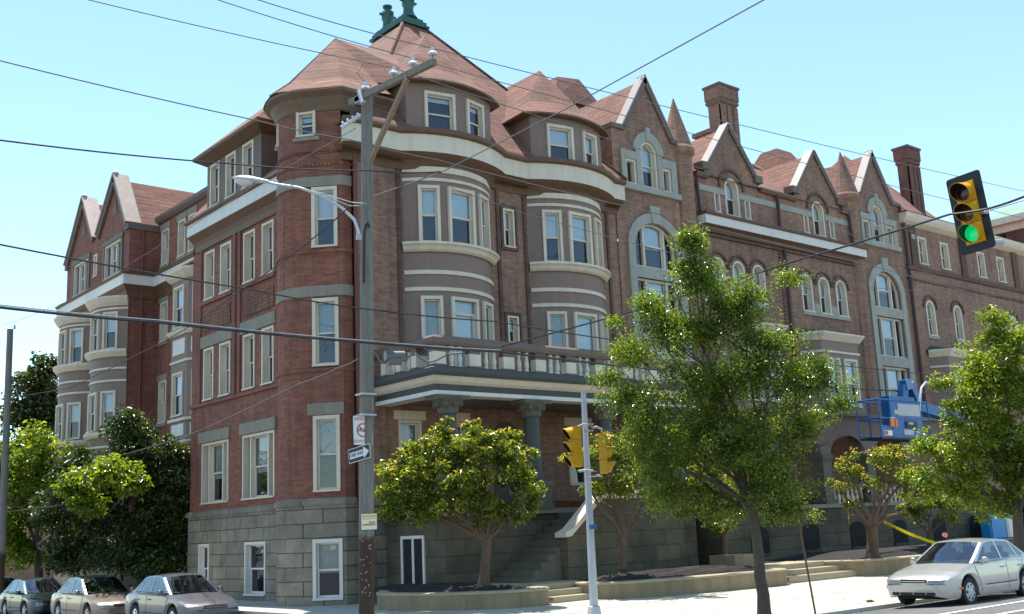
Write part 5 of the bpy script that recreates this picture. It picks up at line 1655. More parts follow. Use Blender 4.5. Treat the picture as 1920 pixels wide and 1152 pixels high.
    # wheels
    for wx in (wf, wr):
        for sgn in (1, -1):
            mb = MB()
            y0_, y1_ = sgn * .64, sgn * .845
            pr_ = [(.19, 0), (.26, .0), (.30, .02), (wrad, .06), (wrad, .16), (.30, .195), (.24, .205), (.21, .19)]
            n_ = 28; vs2 = []
            for r_, h_ in pr_:
                for k in range(n_):
                    a_ = 2 * math.pi * k / n_; vs2.append((wx + r_ * math.cos(a_), y0_ + sgn * h_, wrad + r_ * math.sin(a_)))
            mb.add(vs2, [(i * n_ + k, i * n_ + (k + 1) % n_, (i + 1) * n_ + (k + 1) % n_, (i + 1) * n_ + k) for i in range(len(pr_) - 1) for k in range(n_)] + [tuple(range(n_))])
            w = put(mb, 'wheel', 'black_rubber', smooth=True)
            mb = MB(); n_ = 24; vs2 = []
            for r_, h_ in [(.215, .185), (.20, .198), (.06, .21), (.0, .215)]:
                for k in range(n_):
                    a_ = 2 * math.pi * k / n_; vs2.append((wx + r_ * math.cos(a_), y0_ + sgn * (h_ - (.02 if (k % 4 == 0 and r_ == .2) else 0)), wrad + r_ * math.sin(a_)))
            mb.add(vs2, [(i * n_ + k, i * n_ + (k + 1) % n_, (i + 1) * n_ + (k + 1) % n_, (i + 1) * n_ + k) for i in range(3) for k in range(n_)])
            hb_ = put(mb, 'hubcap', cover, w, smooth=False)
            mb = MB()
            for k in range(7):
                a_ = 2 * math.pi * k / 7
                for rr_ in (.15,):
                    cx_, cz_ = wx + rr_ * math.cos(a_), wrad + rr_ * math.sin(a_)
                    mb.box(cx_ - .018, cx_ + .018, y0_ + sgn * .20, y0_ + sgn * .2075, cz_ - .025, cz_ + .025)
            put(mb, 'hubcap_slots', 'black_rubber', w)
    # lamps, grille, bumpers
    def nose_y(y, z, off=0.0):   # x of the nose surface at |y|
        ax = abs(y)
        for x in [hx - i * .01 for i in range(70)]:
            w = lerp(W, x)
            if w * (1 - .05 * ((z - .5) / .45) ** 2) >= ax and lerp(ZT, x) >= z: return x + off
        return hx - .6
    def patch(y0, y1, z0, z1, off, th2, n=6):
        q = MB(); P_ = []
        for k in range(n + 1):
            y = y0 + (y1 - y0) * k / n
            for z in (z0, z1):
                x = nose_y(y, z if z < .6 else .6, 0)
                P_.append((x + off, y, z)); P_.append((x - th2, y, z))
        q.add(P_, [(4 * k, 4 * k + 4, 4 * k + 6, 4 * k + 2) for k in range(n)] + [(4 * k + 1, 4 * k + 3, 4 * k + 7, 4 * k + 5) for k in range(n)] +
              [(4 * k, 4 * k + 1, 4 * k + 5, 4 * k + 4) for k in range(n)] + [(4 * k + 2, 4 * k + 6, 4 * k + 7, 4 * k + 3) for k in range(n)] + [(0, 2, 3, 1), (4 * n, 4 * n + 1, 4 * n + 3, 4 * n + 2)])
        return q
    for sgn in (1, -1):
        q = patch(sgn * lampy[0], sgn * lampy[1], lampz[0], lampz[1], .015, .06); hl = put(q, 'headlight', 'headlight_lens', smooth=False)
        q = patch(sgn * .30, sgn * .72, .525, .532, .02, .05); put(q, 'trim', 'black_plastic', hl)
        q = MB(); q.box(hx - .62, hx - .50, sgn * .80, sgn * .845, .40, .44); put(q, 'marker_lamp', 'tail_orange')
        q = MB(); q.box(-hx - .01, -hx + .12, sgn * .35, sgn * .72, .62, .78); put(q, 'tail_light', 'lens_red')
    put(patch(-.32, .32, .56, .635, .012, .05), 'grille', 'black_plastic')
    put(patch(-.30, .30, .585, .60, .022, .02), 'grille_bar', 'chrome')
    put(patch(-.72, .72, .42, .505, .045, .05, 12), 'bumper', paint, smooth=False)
    mb = MB()
    for a_, b_2 in ((-.56, -.38), (-.35, -.05), (-.02, .26), (.29, .50)):
        q = patch(a_, b_2, .285, .355, .012, .03, 2); mb.add(q.v, q.f)
    put(mb, 'air_intake', 'black_plastic')
    mb = MB(); mb.box(-hx - .03, -hx + .08, -.72, .72, .38, .52); put(mb, 'bumper', paint)
    if 'tag' in extras:
        mb = MB(); mb.box(.60, .61, -.30, .05, .955, 1.03); put(mb, 'papers', 'sign_white')
    if 'plate' in extras:
        mb = MB(); q = patch(-.26, .10, .43, .50, .06, .0, 2); put(q, 'number_plate', 'sign_white')
    # wipers, interior mirror
    mb = MB()
    for y in (.1, -.45): mb.tube([(1.03, y, .955), (.84, y - .42, 1.02)], .008, 4)
    put(mb, 'wiper', 'black_plastic')
    mb = MB(); mb.box(.10, .14, -.12, .12, 1.27, 1.32); put(mb, 'mirror', 'lamp_grey')
    return t
sedan('silver sedan parked by the kerb at the right, partly cut off by the frame', 'paint_silver', (8.52, -14.05, -.12), math.pi, extras='strip', L=4.62, cover='galvanised')
cg = 'cars parked along the side street'
ya = 0.95
sedan('grey sedan nearest the house corner, first in the row on the side street', 'paint_grey', (-3.45, ya + 2.5, -.30), -math.pi / 2, Hs=1.04, group=cg)
sedan('champagne sedan with papers on its dashboard, second in the row from the corner', 'paint_champagne', (-3.50, ya + 9.1, -.40), -math.pi / 2, group=cg, extras='tag strip', Hs=1.06, L=4.75, cover='galvanised', lampy=(.44, .71), lampz=(.50, .62))
sedan('dark teal sedan, third in the row from the corner', 'paint_teal', (-3.50, ya + 15.4, -.44), -math.pi / 2, group=cg, Hs=1.02, L=4.35, cover='galvanised', lampy=(.46, .69), lampz=(.51, .64))
sedan('white car cut off by the left edge of the picture', 'paint_white', (-3.45, ya + 20.9, -.44), -math.pi / 2, group=cg, Hs=1.04)

# ------------------------------------------------------------------ utility pole with crossarm, street lamp, signs
PB = Vector((-2.70, -5.30, .12))
_dB = float((np.array(PB) - CP) @ CM[2])
PT = at_depth(688, 176, _dB + .1996 * 12.6)
def pole_at(z): return PB.lerp(PT, (z - PB.z) / (PT.z - PB.z))
up = thing('utility_pole', 'weathered wooden utility pole with a crossarm at the corner', 'utility pole', PB)
mb = MB(); mb.tube([pole_at(z) for z in (-.1, 2.2, 4, 6, 8, 10, PT.z)], [.185, .18, .175, .17, .16, .15, .142], 20); mb.build('pole', 'pole_wood', up, smooth=True)
AZ = PT.z - .14
ax = PT.x - .19
_e = on_x(815, 116, ax - .05)
a0_ = Vector((ax - .05, PT.y + .42, AZ - .02)); a1_ = Vector((ax - .05, _e.y, _e.z))
if True:
    pass
mb = MB()
d_ = (a1_ - a0_).normalized(); mb.obox(a0_ + Vector((-.06, 0, -.08)), d_, (1, 0, 0), (0, 0, 1), (a1_ - a0_).length, .12, .16); arm = mb.build('crossarm', 'arm_wood', up)
mb = MB(); b0 = on_x(766, 150, ax - .08); b1 = on_x(697, 303, ax + .02); d_ = (b1 - b0).normalized()
mb.obox(b0 + Vector((-.06, 0, 0)), d_, (1, 0, 0), Vector((1, 0, 0)).cross(d_), (b1 - b0).length, .10, .11); mb.build('brace', 'brace_wood', up)
ins_y = tuple(on_x(x_, y_, ax - .05).y for x_, y_ in ((738, 150), (774, 128), (811, 106)))
def insulator(x, y, z, parent):
    mb = MB(); mb.lathe((x, y, z), [(.012, 0), (.012, .14)], 6); pin = mb.build('insulator_pin', 'cable_grey', parent)
    mb = MB(); mb.lathe((x, y, z + .10), [(.04, .0), (.115, .01), (.12, .035), (.095, .08), (.05, .105), (.035, .14), (.055, .155), (.05, .185), (.02, .20)], 14)
    mb.build('insulator', 'insulator_glaze', parent, smooth=True)
for y in ins_y: insulator(ax - .05, y, a0_.z + (a1_.z - a0_.z) * (a0_.y - y) / (a0_.y - a1_.y) + .08, up)
insulator(PT.x - .02, PT.y + .03, PT.z + .02, up)
mb = MB(); mb.box(PT.x - .30, PT.x - .05, PT.y - .10, PT.y + .12, AZ - .16, AZ + .0); mb.tube([(PT.x - .3, PT.y - .1, AZ + .12), (PT.x - .32, PT.y - .3, AZ - .3)], .06, 10); mb.each('bracket', 'galvanised', up)
mb = MB(); mb.tube([Vector(p) for p in [(PT.x, PT.y, PT.z + .25), (PT.x - .12, PT.y + .25, PT.z + .62), (PT.x - .02, PT.y + .1, PT.z + .86), (PT.x + .05, PT.y - .3, PT.z + .72)]], .014, 6)
mb.tube([(ax, PT.y - .1, AZ + .3), (ax - .1, PT.y - .6, AZ + .1), (ax - .1, PT.y - .78, AZ - .35), (ax - .1, PT.y - .55, AZ - .6)], .013, 6); mb.each('jumper_wire', 'cable_grey', up)
mb = MB(); mb.tube([(PT.x - .1, PT.y + .15, PT.z - .55), (PT.x - .5, PT.y + .45, PT.z - .88)], [.05, .06], 8)
for k in range(4): mb.tube([(PT.x - .13 - .1 * k, PT.y + .17 + .08 * k, PT.z - .57 - .07 * k), (PT.x - .16 - .1 * k, PT.y + .19 + .08 * k, PT.z - .59 - .07 * k)], .085, 10)
mb.build('strain_insulator', 'insulator_glaze', up)
# conduit hoop, brackets and bands lower on the pole
cdir = Vector((-math.sin(R(39)), -math.cos(R(39)), 0))      # towards the camera
rgt = Vector((cdir.y, -cdir.x, 0)) * -1
def pf(z, side, out): p = pole_at(z); return p - rgt * 0 + Vector((CM[0][0], CM[0][1], 0)).normalized() * side + Vector((-CM[2][0], -CM[2][1], 0)).normalized() * out
mb = MB(); mb.tube([pf(8.1, -.05, .2), pf(9.35, -.04, .2), pf(9.55, .0, .21), pf(9.62, .05, .2), pf(9.5, .09, .17)], .028, 6); mb.build('conduit', 'cable_black', up)
mb = MB()
for z in (5.35, 4.85): mb.box(*[f(pf(z, -.23, .15)[i], pf(z, .23, .15)[i]) + e for i in (0, 1) for f, e in ((min, -.02), (max, .02))], z - .02, z + .02)
mb.each('pole_band', 'galvanised', up)
mb = MB(); rr_ = random.Random(4)
for k in range(26):
    a_ = rr_.uniform(-.12, .13); mb.lathe(tuple(pf(rr_.uniform(.6, 2.0), a_, .178 - a_ * a_ * 2)), [(.012, -.012), (.014, .0), (.012, .012)], 6)
mb.each('staple', 'galvanised', up)
# street lamp on its curved arm
lamp = thing('street_lamp', 'grey cobra head street lamp on a curved arm fixed to the wooden pole', 'street lamp', pf(8.6, -.1, .1))
root = pf(8.78, -.10, .12)
Lh = Vector((-4.95, -4.15, 10.05))          # head centre, out over the side street
def lm(px, py, d): return at_depth(px, py, d)
dpt = (Vector(root) - Vector(CP)).dot(Vector(CM[2]))
arm_px = [(673, 447, 0), (671, 430, 0), (664, 412, .1), (640, 389, .25), (600, 366, .5), (560, 352, .8), (520, 346, 1.1), (498, 341, 1.3)]
pts = [lm(x, y, dpt - .05 + k * .1) for x, y, k in arm_px]
mb = MB(); mb.tube(pts, [.045, .042, .04, .038, .036, .034, .034, .034], 10); mb.build('arm', 'lamp_grey', lamp, smooth=True)
mb = MB(); mb.tube([lm(673, 440, dpt - .12), lm(673, 450, dpt - .12)], .07, 8); mb.tube([lm(545, 348, dpt), lm(600, 362, dpt), lm(660, 380, dpt - .02), lm(688, 382, dpt - .2)], .012, 6); mb.tube([lm(560, 353, dpt), lm(615, 370, dpt), lm(655, 386, dpt), lm(676, 386, dpt - .2)], .012, 6)
mb.each('stay_wire', 'galvanised', lamp)
h0, h1 = lm(504, 341, dpt + .08), lm(438, 336, dpt + .2)
d_ = (h1 - h0); ln = d_.length; d_.normalize(); sd_ = d_.cross(Vector((0, 0, 1))).normalized(); upv = sd_.cross(d_).normalized()
def head(prof, zmul, nm, mat, down=0):
    mb = MB(); vs = []; n_ = 16
    for f, w_, ht, lo in prof:
        c_ = h0 + d_ * (ln * f)
        for k in range(n_):
            a_ = 2 * math.pi * k / n_
            y_ = w_ * math.cos(a_); z_ = (ht if math.sin(a_) > 0 else lo) * math.sin(a_)
            vs.append(c_ + sd_ * y_ + upv * z_)
    m_ = len(prof)
    mb.add(vs, [(i * n_ + k, i * n_ + (k + 1) % n_, (i + 1) * n_ + (k + 1) % n_, (i + 1) * n_ + k) for i in range(m_ - 1) for k in range(n_)] + [tuple(range(n_)), tuple((m_ - 1) * n_ + k for k in range(n_))])
    return mb.build(nm, mat, lamp, smooth=True)
head([(0, .04, .04, .04), (.12, .07, .055, .05), (.3, .12, .08, .06), (.55, .165, .105, .045), (.8, .165, .10, .04), (.93, .12, .075, .035), (1.0, .05, .03, .02)], 1, 'lamp_head', 'lamp_grey')
head([(.42, .08, .01, .05), (.5, .13, .01, .13), (.65, .15, .01, .17), (.8, .14, .01, .155), (.92, .09, .01, .09), (.96, .03, .01, .03)], 1, 'lens', 'lamp_lens')

def text_mesh(body, size, mat, parent, origin, u, v, ext=.002, name='lettering', scx=1.0, bold=False, align='CENTER'):
    cu = bpy.data.curves.new('t', 'FONT'); cu.body = body; cu.size = size; cu.align_x = align; cu.align_y = 'CENTER'; cu.extrude = ext; cu.resolution_u = 2
    if bold: cu.offset = size * .018
    ob = bpy.data.objects.new('t', cu); COL.objects.link(ob)
    dg = bpy.context.evaluated_depsgraph_get()
    me = bpy.data.meshes.new_from_object(ob.evaluated_get(dg))
    COL.objects.unlink(ob); bpy.data.objects.remove(ob)
    u, v = Vector(u).normalized(), Vector(v).normalized(); w = u.cross(v)
    b = Vector(BASE.get(parent.name, (0, 0, 0)))
    for vv in me.vertices:
        c = vv.co; vv.co = Vector(origin) + u * c.x * scx + v * c.y + w * c.z - b
    me.materials.clear(); me.materials.append(MATS[mat])
    o = bpy.data.objects.new(name, me); COL.objects.link(o); o.parent = parent; BASE[o.name] = tuple(b)
    return o
def rounded(w, h, r, n=5):
    out = []
    for cx, cy, a0 in ((w / 2 - r, h / 2 - r, 0), (-w / 2 + r, h / 2 - r, 90), (-w / 2 + r, -h / 2 + r, 180), (w / 2 - r, -h / 2 + r, 270)):
        for k in range(n + 1): a = R(a0 + 90 * k / n); out.append((cx + r * math.cos(a), cy + r * math.sin(a)))
    return out
def plate(parent, c, u, v, w, h, r, th2, mat, off, nm):
    u, v = Vector(u).normalized(), Vector(v).normalized(); nrm = u.cross(v)
    mb = MB(); mb.prism([Vector(c) + u * a + v * b + nrm * off for a, b in rounded(w, h, r)], nrm * th2); return mb.build(nm, mat, parent)
Rv = Vector((CM[0][0], CM[0][1], 0)).normalized(); Fv = Vector((CM[2][0], CM[2][1], 0)).normalized()
dS = 25.2
def on_pole(px, py, d=None):
    z_ = 2.0 + (1012 - py) / 2052.43 * 26.5
    return at_depth(px, py, _dB + .2 * (z_ - .1) - .24)
# drug-free school zone sign
us = (Rv * .90 + Fv * .42).normalized()
c = on_pole(680.5, 807)
sg = thing('school_zone_sign', 'white drug free school zone sign on the wooden pole', 'sign', c)
vz = Vector((-.02, 0, 1)).normalized()
plate(sg, c, us, vz, .50, .72, .04, .004, 'sign_black', -.004, 'plate'); plate(sg, c, us, vz, .475, .695, .035, .003, 'sign_white', .001, 'face')
nrm = us.cross(vz)
text_mesh('DRUG-FREE', .098, 'sign_red', sg, c + vz * .265 + nrm * .006, us, vz, scx=.86)
text_mesh('SCHOOL ZONE', .088, 'sign_red', sg, c - vz * .265 + nrm * .006, us, vz, scx=.80)
text_mesh('DRUGS', .115, 'sign_black', sg, c + vz * .0 + nrm * .006, us, vz, scx=.85, bold=True)
mb = MB(); vs = []
for k in range(33):
    a = 2 * math.pi * k / 32
    for rr_ in (.128, .155):
        vs.append(c + us * rr_ * math.cos(a) + vz * rr_ * math.sin(a) * 1.08 + nrm * .008); vs.append(c + us * rr_ * math.cos(a) + vz * rr_ * math.sin(a) * 1.08 + nrm * .005)
mb.add(vs, [(4 * k, 4 * k + 4, 4 * k + 6, 4 * k + 2) for k in range(32)])
s45 = (us - vz).normalized(); t45 = (us + vz).normalized()
mb.add([c - s45 * .14 - t45 * .011 + nrm * .0085, c + s45 * .14 - t45 * .011 + nrm * .0085, c + s45 * .14 + t45 * .011 + nrm * .0085, c - s45 * .14 + t45 * .011 + nrm * .0085], [(0, 1, 2, 3)])
mb.build('ban_ring', 'sign_red', sg, fixn=False)
# one way sign
c = on_pole(673.5, 851); uo = (Rv * .66 - Fv * .0 + Fv * .0 + Vector((0, 0, .105)) + Fv * -.62).normalized(); vo = Vector((-.0, 0, 1)); vo = (vo - uo * vo.dot(uo)).normalized()
if uo.cross(vo).dot(Vector(-Fv)) < 0: pass
ow = thing('one_way_sign', 'tilted black and white one way arrow sign under the school zone sign', 'sign', c)
nrm = uo.cross(vo)
plate(ow, c, uo, vo, .82, .34, .03, .004, 'sign_white', -.004, 'plate'); plate(ow, c, uo, vo, .79, .31, .025, .003, 'sign_black', .001, 'face')
mb = MB(); pts = [(-.35, -.075), (.17, -.075), (.17, -.14), (.375, 0), (.17, .14), (.17, .075), (-.35, .075)]
mb.prism([c + uo * a + vo * b + nrm * .005 for a, b in pts], nrm * .002); mb.build('arrow', 'sign_white', ow)
text_mesh('ONE WAY', .125, 'sign_black', ow, c - uo * .08 + nrm * .0085, uo, vo, scx=.86, bold=True)
# taped up notice
c = on_pole(692, 978.5); un = (Rv * .98 + Fv * .1).normalized(); vn = Vector((.0, 0, 1)).normalized(); nrm = un.cross(vn)
po = thing('paper_notice', 'small yellow and white paper notice wrapped on the wooden pole', 'notice', c)
plate(po, c, un, vn, .36, .36, .005, .003, 'sign_white', -.002, 'sheet')
for dz, hh in ((.125, .055), (.065, .02), (-.07, .05)): plate(po, c + vn * dz, un, vn, .33, hh, .002, .002, 'poster_yellow', .002, 'stripe')
text_mesh('Ingeg', .07, 'sign_black', po, c + un * .07 - vn * .01 + nrm * .003, un, vn)
text_mesh('UNDERGROUND', .028, 'sign_black', po, c - vn * .07 + nrm * .0055, un, vn, name='lettering')

# far wooden pole at the left edge
fp_ = thing('utility_pole', 'distant wooden utility pole cut by the left edge', 'utility pole', (-4.0, 19.2, 0))
mb = MB(); mb.tube([(-4.05, 19.2, -.4), (-4.15, 19.2, 11.0)], [.155, .125], 12); mb.build('pole', 'pole_wood', fp_, smooth=True)
mb = MB(); mb.lathe((-4.0, 19.15, 11.0), [(.03, 0), (.05, .05), (.03, .2)], 8); mb.build('insulator', 'galvanised', fp_)

# ------------------------------------------------------------------ traffic signals
def signal_head(parent_thing, c, face, s=1.0, lit=None, back=False, roll=0.0, vis=.20):
    """three 12 inch sections; c centre, face: direction the lenses look"""
    f = Vector(face).normalized(); u = Vector((-f.y, f.x, 0)).normalized(); v = f.cross(u) * -1
    v = u.cross(f) * -1 if u.cross(f).z < 0 else u.cross(f)
    if roll:
        m = Matrix.Rotation(roll, 3, f); u = m @ u; v = m @ v
    sec = .30 * s; w = .29 * s; dp = .17 * s
    mb = MB()
    for k in (-1, 0, 1):
        cc = Vector(c) + v * (sec * 1.02 * k)
        mb.obox(cc - u * w / 2 - v * sec / 2 - f * dp, u, v, f, w, sec, dp)
        mb.obox(cc - u * w / 2 * .94 - v * sec / 2 * .94, u, v, f, w * .94, sec * .94, .02 * s)
    mb.build('housing', 'signal_yellow', parent_thing)
    cols = ['lens_dark', 'lens_dark', 'lens_dark']
    names = {1: ('lens_red_off', 'lens_red'), 0: ('lens_amber_off', 'lens_amber_off'), -1: ('lens_dark', 'lens_green')}
    for k in (1, 0, -1):
        cc = Vector(c) + v * (sec * 1.02 * k) + f * .02 * s
        mb = MB(); n_ = 20; rr = .122 * s
        mb.add([cc + u * rr * math.cos(2 * math.pi * j / n_) + v * rr * math.sin(2 * math.pi * j / n_) + f * .012 for j in range(n_)] + [cc + f * .04 * s], [(j, (j + 1) % n_, n_) for j in range(n_)])
        mb.build('lens', names[k][1 if lit == k else 0], parent_thing, smooth=True)
        mb = MB(); vs = []; m_ = 22
        for j in range(m_ + 1):
            a = math.pi * (-.38 + 1.76 * j / m_)
            L_ = vis * s * (.62 + .38 * math.sin(a))
            for r_ in (.132 * s, .138 * s):
                p = cc + u * r_ * math.cos(a) + v * r_ * math.sin(a)
                vs.append(p); vs.append(p + f * L_ - v * .03 * s * max(0, L_ / vis))
        mb.add(vs, [(4 * j, 4 * j + 1, 4 * j + 5, 4 * j + 4) for j in range(m_)], 1)
        mb.add(vs, [(4 * j + 2, 4 * j + 6, 4 * j + 7, 4 * j + 3) for j in range(m_)] + [(4 * j + 1, 4 * j + 3, 4 * j + 7, 4 * j + 5) for j in range(m_)], 0)
        mb.build('visor', ['signal_yellow', 'black_plastic'], parent_thing, fixn=False)
    if back:
        mb = MB(); b = .115 * s
        W_, H_ = w / 2 + b, sec * 1.53 + b
        out = [Vector(c) + u * a + v * bb - f * .02 for a, bb in rounded(2 * W_, 2 * H_, .05)]
        mb.prism(out, f * -.012)
        mb.build('backplate', 'black_plastic', parent_thing)
SPx, SPy = .17, -9.95
sp = thing('traffic_signal', 'two yellow signal heads back to back on a tall grey post', 'traffic signal', (SPx, SPy, 0))
spz = zs_(SPy)
SPT = (SPx + .10, SPy + .05, 5.0)
mb = MB(); mb.tube([(SPx, SPy, spz - .05), (SPx + .10, SPy + .05, 5.02)], [.105, .062], 8); mb.build('post', 'pole_paint', sp, smooth=True)
mb = MB(); mb.lathe((SPx, SPy, spz), [(.2, 0), (.2, .05), (.17, .1), (.14, .28), (.11, .3)], 8); mb.build('base', 'pole_paint', sp)
dd = 23.75
cA = at_depth(1074, 838, dd - .1); cB = at_depth(1137, 850, dd + .05)
signal_head(sp, cA, (-.92, .39, 0), .95); signal_head(sp, cB, (.70, -.71, 0), .95, lit=1)
mb = MB()
for (x0, y0), (x1, y1) in (((1108, 797), (1080, 802)), ((1112, 883), (1085, 884)), ((1108, 802), (1130, 806)), ((1112, 893), (1130, 893))):
    mb.tube([at_depth(x0, y0, dd), at_depth((x0 + x1) / 2, min(y0, y1) - 1, dd), at_depth(x1, y1, dd)], .025, 8)
for y in (796, 808, 884, 894): p = at_depth(1110 if y > 850 else 1104, y, dd); mb.lathe(tuple(p), [(.10, -.012), (.10, .012)], 10)
mb.each('bracket', 'galvanised', sp)
mb = MB(); mb.lathe(tuple(at_depth(1111.5, 988, dd)), [(.088, -.05), (.09, .05)], 8); mb.build('sticker', 'lift_blue', sp)
# hanging signal
hd = 17.5
hc = at_depth(1818, 399, hd)
hs = thing('traffic_signal', 'hanging yellow signal with black backplate showing green', 'traffic signal', hc)
sgn_f = Vector((-.985, .02, -.04))
signal_head(hs, hc, sgn_f, 1.12, lit=-1, back=True, roll=R(3.5), vis=.24)
mb = MB(); mb.tube([at_depth(1862, 455, hd + .15), at_depth(1878, 455, hd + .3)], .05, 8); mb.tube([hc + Vector((.2, .15, .05)), at_depth(1850, 398, hd - .3)], .03, 8); mb.each('hanger', 'galvanised', hs)

# ------------------------------------------------------------------ wires
def wire(pts, rad, label, mat='cable_black', group=None, sag=0.0, name='overhead_wire', seg=14):
    """polyline through 3d points with a little sag between them"""
    P_ = [Vector(p) for p in pts]; out = []
    def off_view(p):
        q = CM @ (np.array(p) - CP); u_, v_ = 960 + 2052.43 * q[0] / q[2], 576 - 2052.43 * q[1] / q[2]
        return u_ < 2 or u_ > 1918 or v_ < 0
    if off_view(P_[0]): P_.insert(0, P_[0] + (P_[0] - P_[1]).normalized() * 28)
    if off_view(P_[-1]): P_.append(P_[-1] + (P_[-1] - P_[-2]).normalized() * 28)
    for a, b in zip(P_, P_[1:]):
        for k in range(seg):
            t_ = k / seg; p = a.lerp(b, t_); p.z -= sag * 4 * t_ * (1 - t_); out.append(p)
    out.append(P_[-1])
    mb = MB(); mb.tube(out, rad, 6)
    o = mb.build(name, mat, None, smooth=True)
    return tag(o, label, 'wire', group)
G = 'power lines carried by the crossarm'
far_x = 46
def ins(k): return Vector((ax - .05, ins_y[k], a0_.z + (a1_.z - a0_.z) * (a0_.y - ins_y[k]) / (a0_.y - a1_.y) + .36))
heads = [(208, 0), (438, 0), (515, 0)]
tails = [None, (1920, 407), (1920, 356)]
for k in range(3):
    lft = on_y(heads[k][0], heads[k][1], ins_y[k])
    d0 = (lft - ins(k)); lft2 = lft + d0 * .8
    if k == 0: rt = on_y(1920, 612, ins_y[k] - .3) if False else on_y(1600, 400, ins_y[k])
    else: rt = on_y(tails[k][0], tails[k][1], ins_y[k])
    rt2 = rt + (rt - ins(k)) * .2
    wire([lft2, ins(k), rt2], .011, ['thin power line over the lowest crossarm insulator', 'thin power line over the middle crossarm insulator', 'thin power line over the outermost crossarm insulator'][k], 'cable_grey', G, sag=.12)
pt_ = lambda x, y, d: at_depth(x, y, d)
wire([pt_(-40, 104, 20), pt_(480, 226, 24), pt_(655, 262, 25), pt_(820, 300, 26.5), pt_(1200, 393, 31), pt_(1640, 500, 40), pt_(1960, 585, 50)], .013, 'long thin wire crossing the pole below the brace and running right past the arched windows', 'cable_grey', sag=.03, seg=6)
wire([pt_(-40, 258, 19), pt_(430, 307, 23.5), pt_(690, 320, 25), pt_(826, 322, 26.2)], .016, 'twisted dark wire from the upper left ending at the splice beside the bay', sag=.04)
wire([pt_(826, 324, 26.2), pt_(1060, 205, 22), pt_(1432, 0, 17), pt_(1500, -38, 16)], .012, 'wire rising from the splice to the top edge right of the roof', 'cable_grey')
wire([pt_(826, 324, 26.2), pt_(700, 368, 25.2)], .018, 'short thick wire from the splice down to the wooden pole', 'cable_grey')
wire([pt_(-40, 451, 19), pt_(480, 545, 23.5), pt_(690, 580, 25), pt_(930, 603, 27), pt_(1230, 648, 33), pt_(1620, 690, 42), pt_(1960, 722, 50)], .017, 'middle of the dark cables crossing the left block, over its second floor windows', sag=.03, seg=6)
cbl = [pt_(-40, 572, 19), pt_(300, 605, 21.5), pt_(690, 643, 25), pt_(940, 660, 27.5), pt_(1200, 690, 32), pt_(1500, 722, 38), pt_(1830, 741, 46), pt_(1960, 748, 50)]
wire(cbl, .028, 'thickest black cable sweeping right across the balcony railing', sag=.02, seg=6)
wire([p + Vector((0, 0, .045)) for p in cbl[:4]], .012, 'bright messenger wire lashed along the top of the thickest cable', 'galvanised', sag=.02, seg=6)
# lashing splice and loops on the cable
lc = thing('cable_splice', 'splice box with looping leads hanging on the thick cable by the balcony', 'splice box', pt_(740, 668, 25.5))
mb = MB(); mb.tube([pt_(722, 668, 25.5), pt_(758, 668, 25.7)], .12, 10); mb.tube([pt_(727, 677, 25.5), pt_(752, 677, 25.6)], .1, 10); mb.build('box', 'cable_grey', lc, smooth=True)
mb = MB(); mb.tube([pt_(x, y, 25.4) for x, y in ((700, 661), (708, 668), (712, 678), (722, 682))], .025, 6)
mb.tube([pt_(x, y, 25.7) for x, y in ((760, 680), (766, 668), (780, 664), (792, 674), (804, 679), (818, 676), (840, 664), (866, 662))], .028, 6)
mb.tube([pt_(x, y, 25.4) for x, y in ((730, 650), (735, 660))], .03, 6)
mb.build('lead', 'cable_grey', lc, smooth=True)
sw = [pt_(940, 650, 27.3), pt_(1200, 580, 24), pt_(1500, 487, 20.5), pt_(1781, 402, 17.3), pt_(1851, 392, 16.9), pt_(1920, 369, 16.3), pt_(2100, 318, 14.5)]
wire(sw, .019, 'span wire holding the hanging signal, rising from the cable to the right edge', sag=.01, seg=5)
wire([pt_(1851, 396, 16.95), pt_(1920, 376, 16.4), pt_(2000, 352, 15.8)], .01, 'bright second strand just under the span wire at the right edge', 'galvanised')
wire([pt_(655, 388, 25.3), pt_(560, 468, 27.5), pt_(450, 545, 31), pt_(330, 628, 36), pt_(130, 728, 44), pt_(-30, 752, 50)], .016, 'dark service wire falling from the pole across the left block to the left edge', sag=.03, seg=6)
wire([pt_(672, 672, 25.2), pt_(638, 688, 26), pt_(560, 720, 28.5), pt_(350, 818, 36), pt_(180, 866, 41)], .014, 'faint grey wire dropping behind the trees on the left', 'cable_grey', sag=.03, seg=6)
wire([pt_(8, 610, 47), pt_(120, 568, 44), pt_(350, 430, 36), pt_(480, 345, 30), pt_(668, 240, 25.4)], .009, 'very thin wire from the distant pole up past the gabled wing', 'cable_grey', sag=.02, seg=6)
wire([pt_(845, 352, 27), pt_(1000, 405, 30), pt_(1280, 480, 36), pt_(1640, 540, 44), pt_(1960, 560, 52)], .009, 'faint wire over the second bay and the triple arched windows', 'cable_grey', sag=.02, seg=6)
wire([pt_(1560, 420, 38), pt_(1700, 500, 42), pt_(1800, 530, 45), pt_(1960, 560, 50)], .009, 'faint wire in front of the far arched windows at the right', 'cable_grey', seg=6)

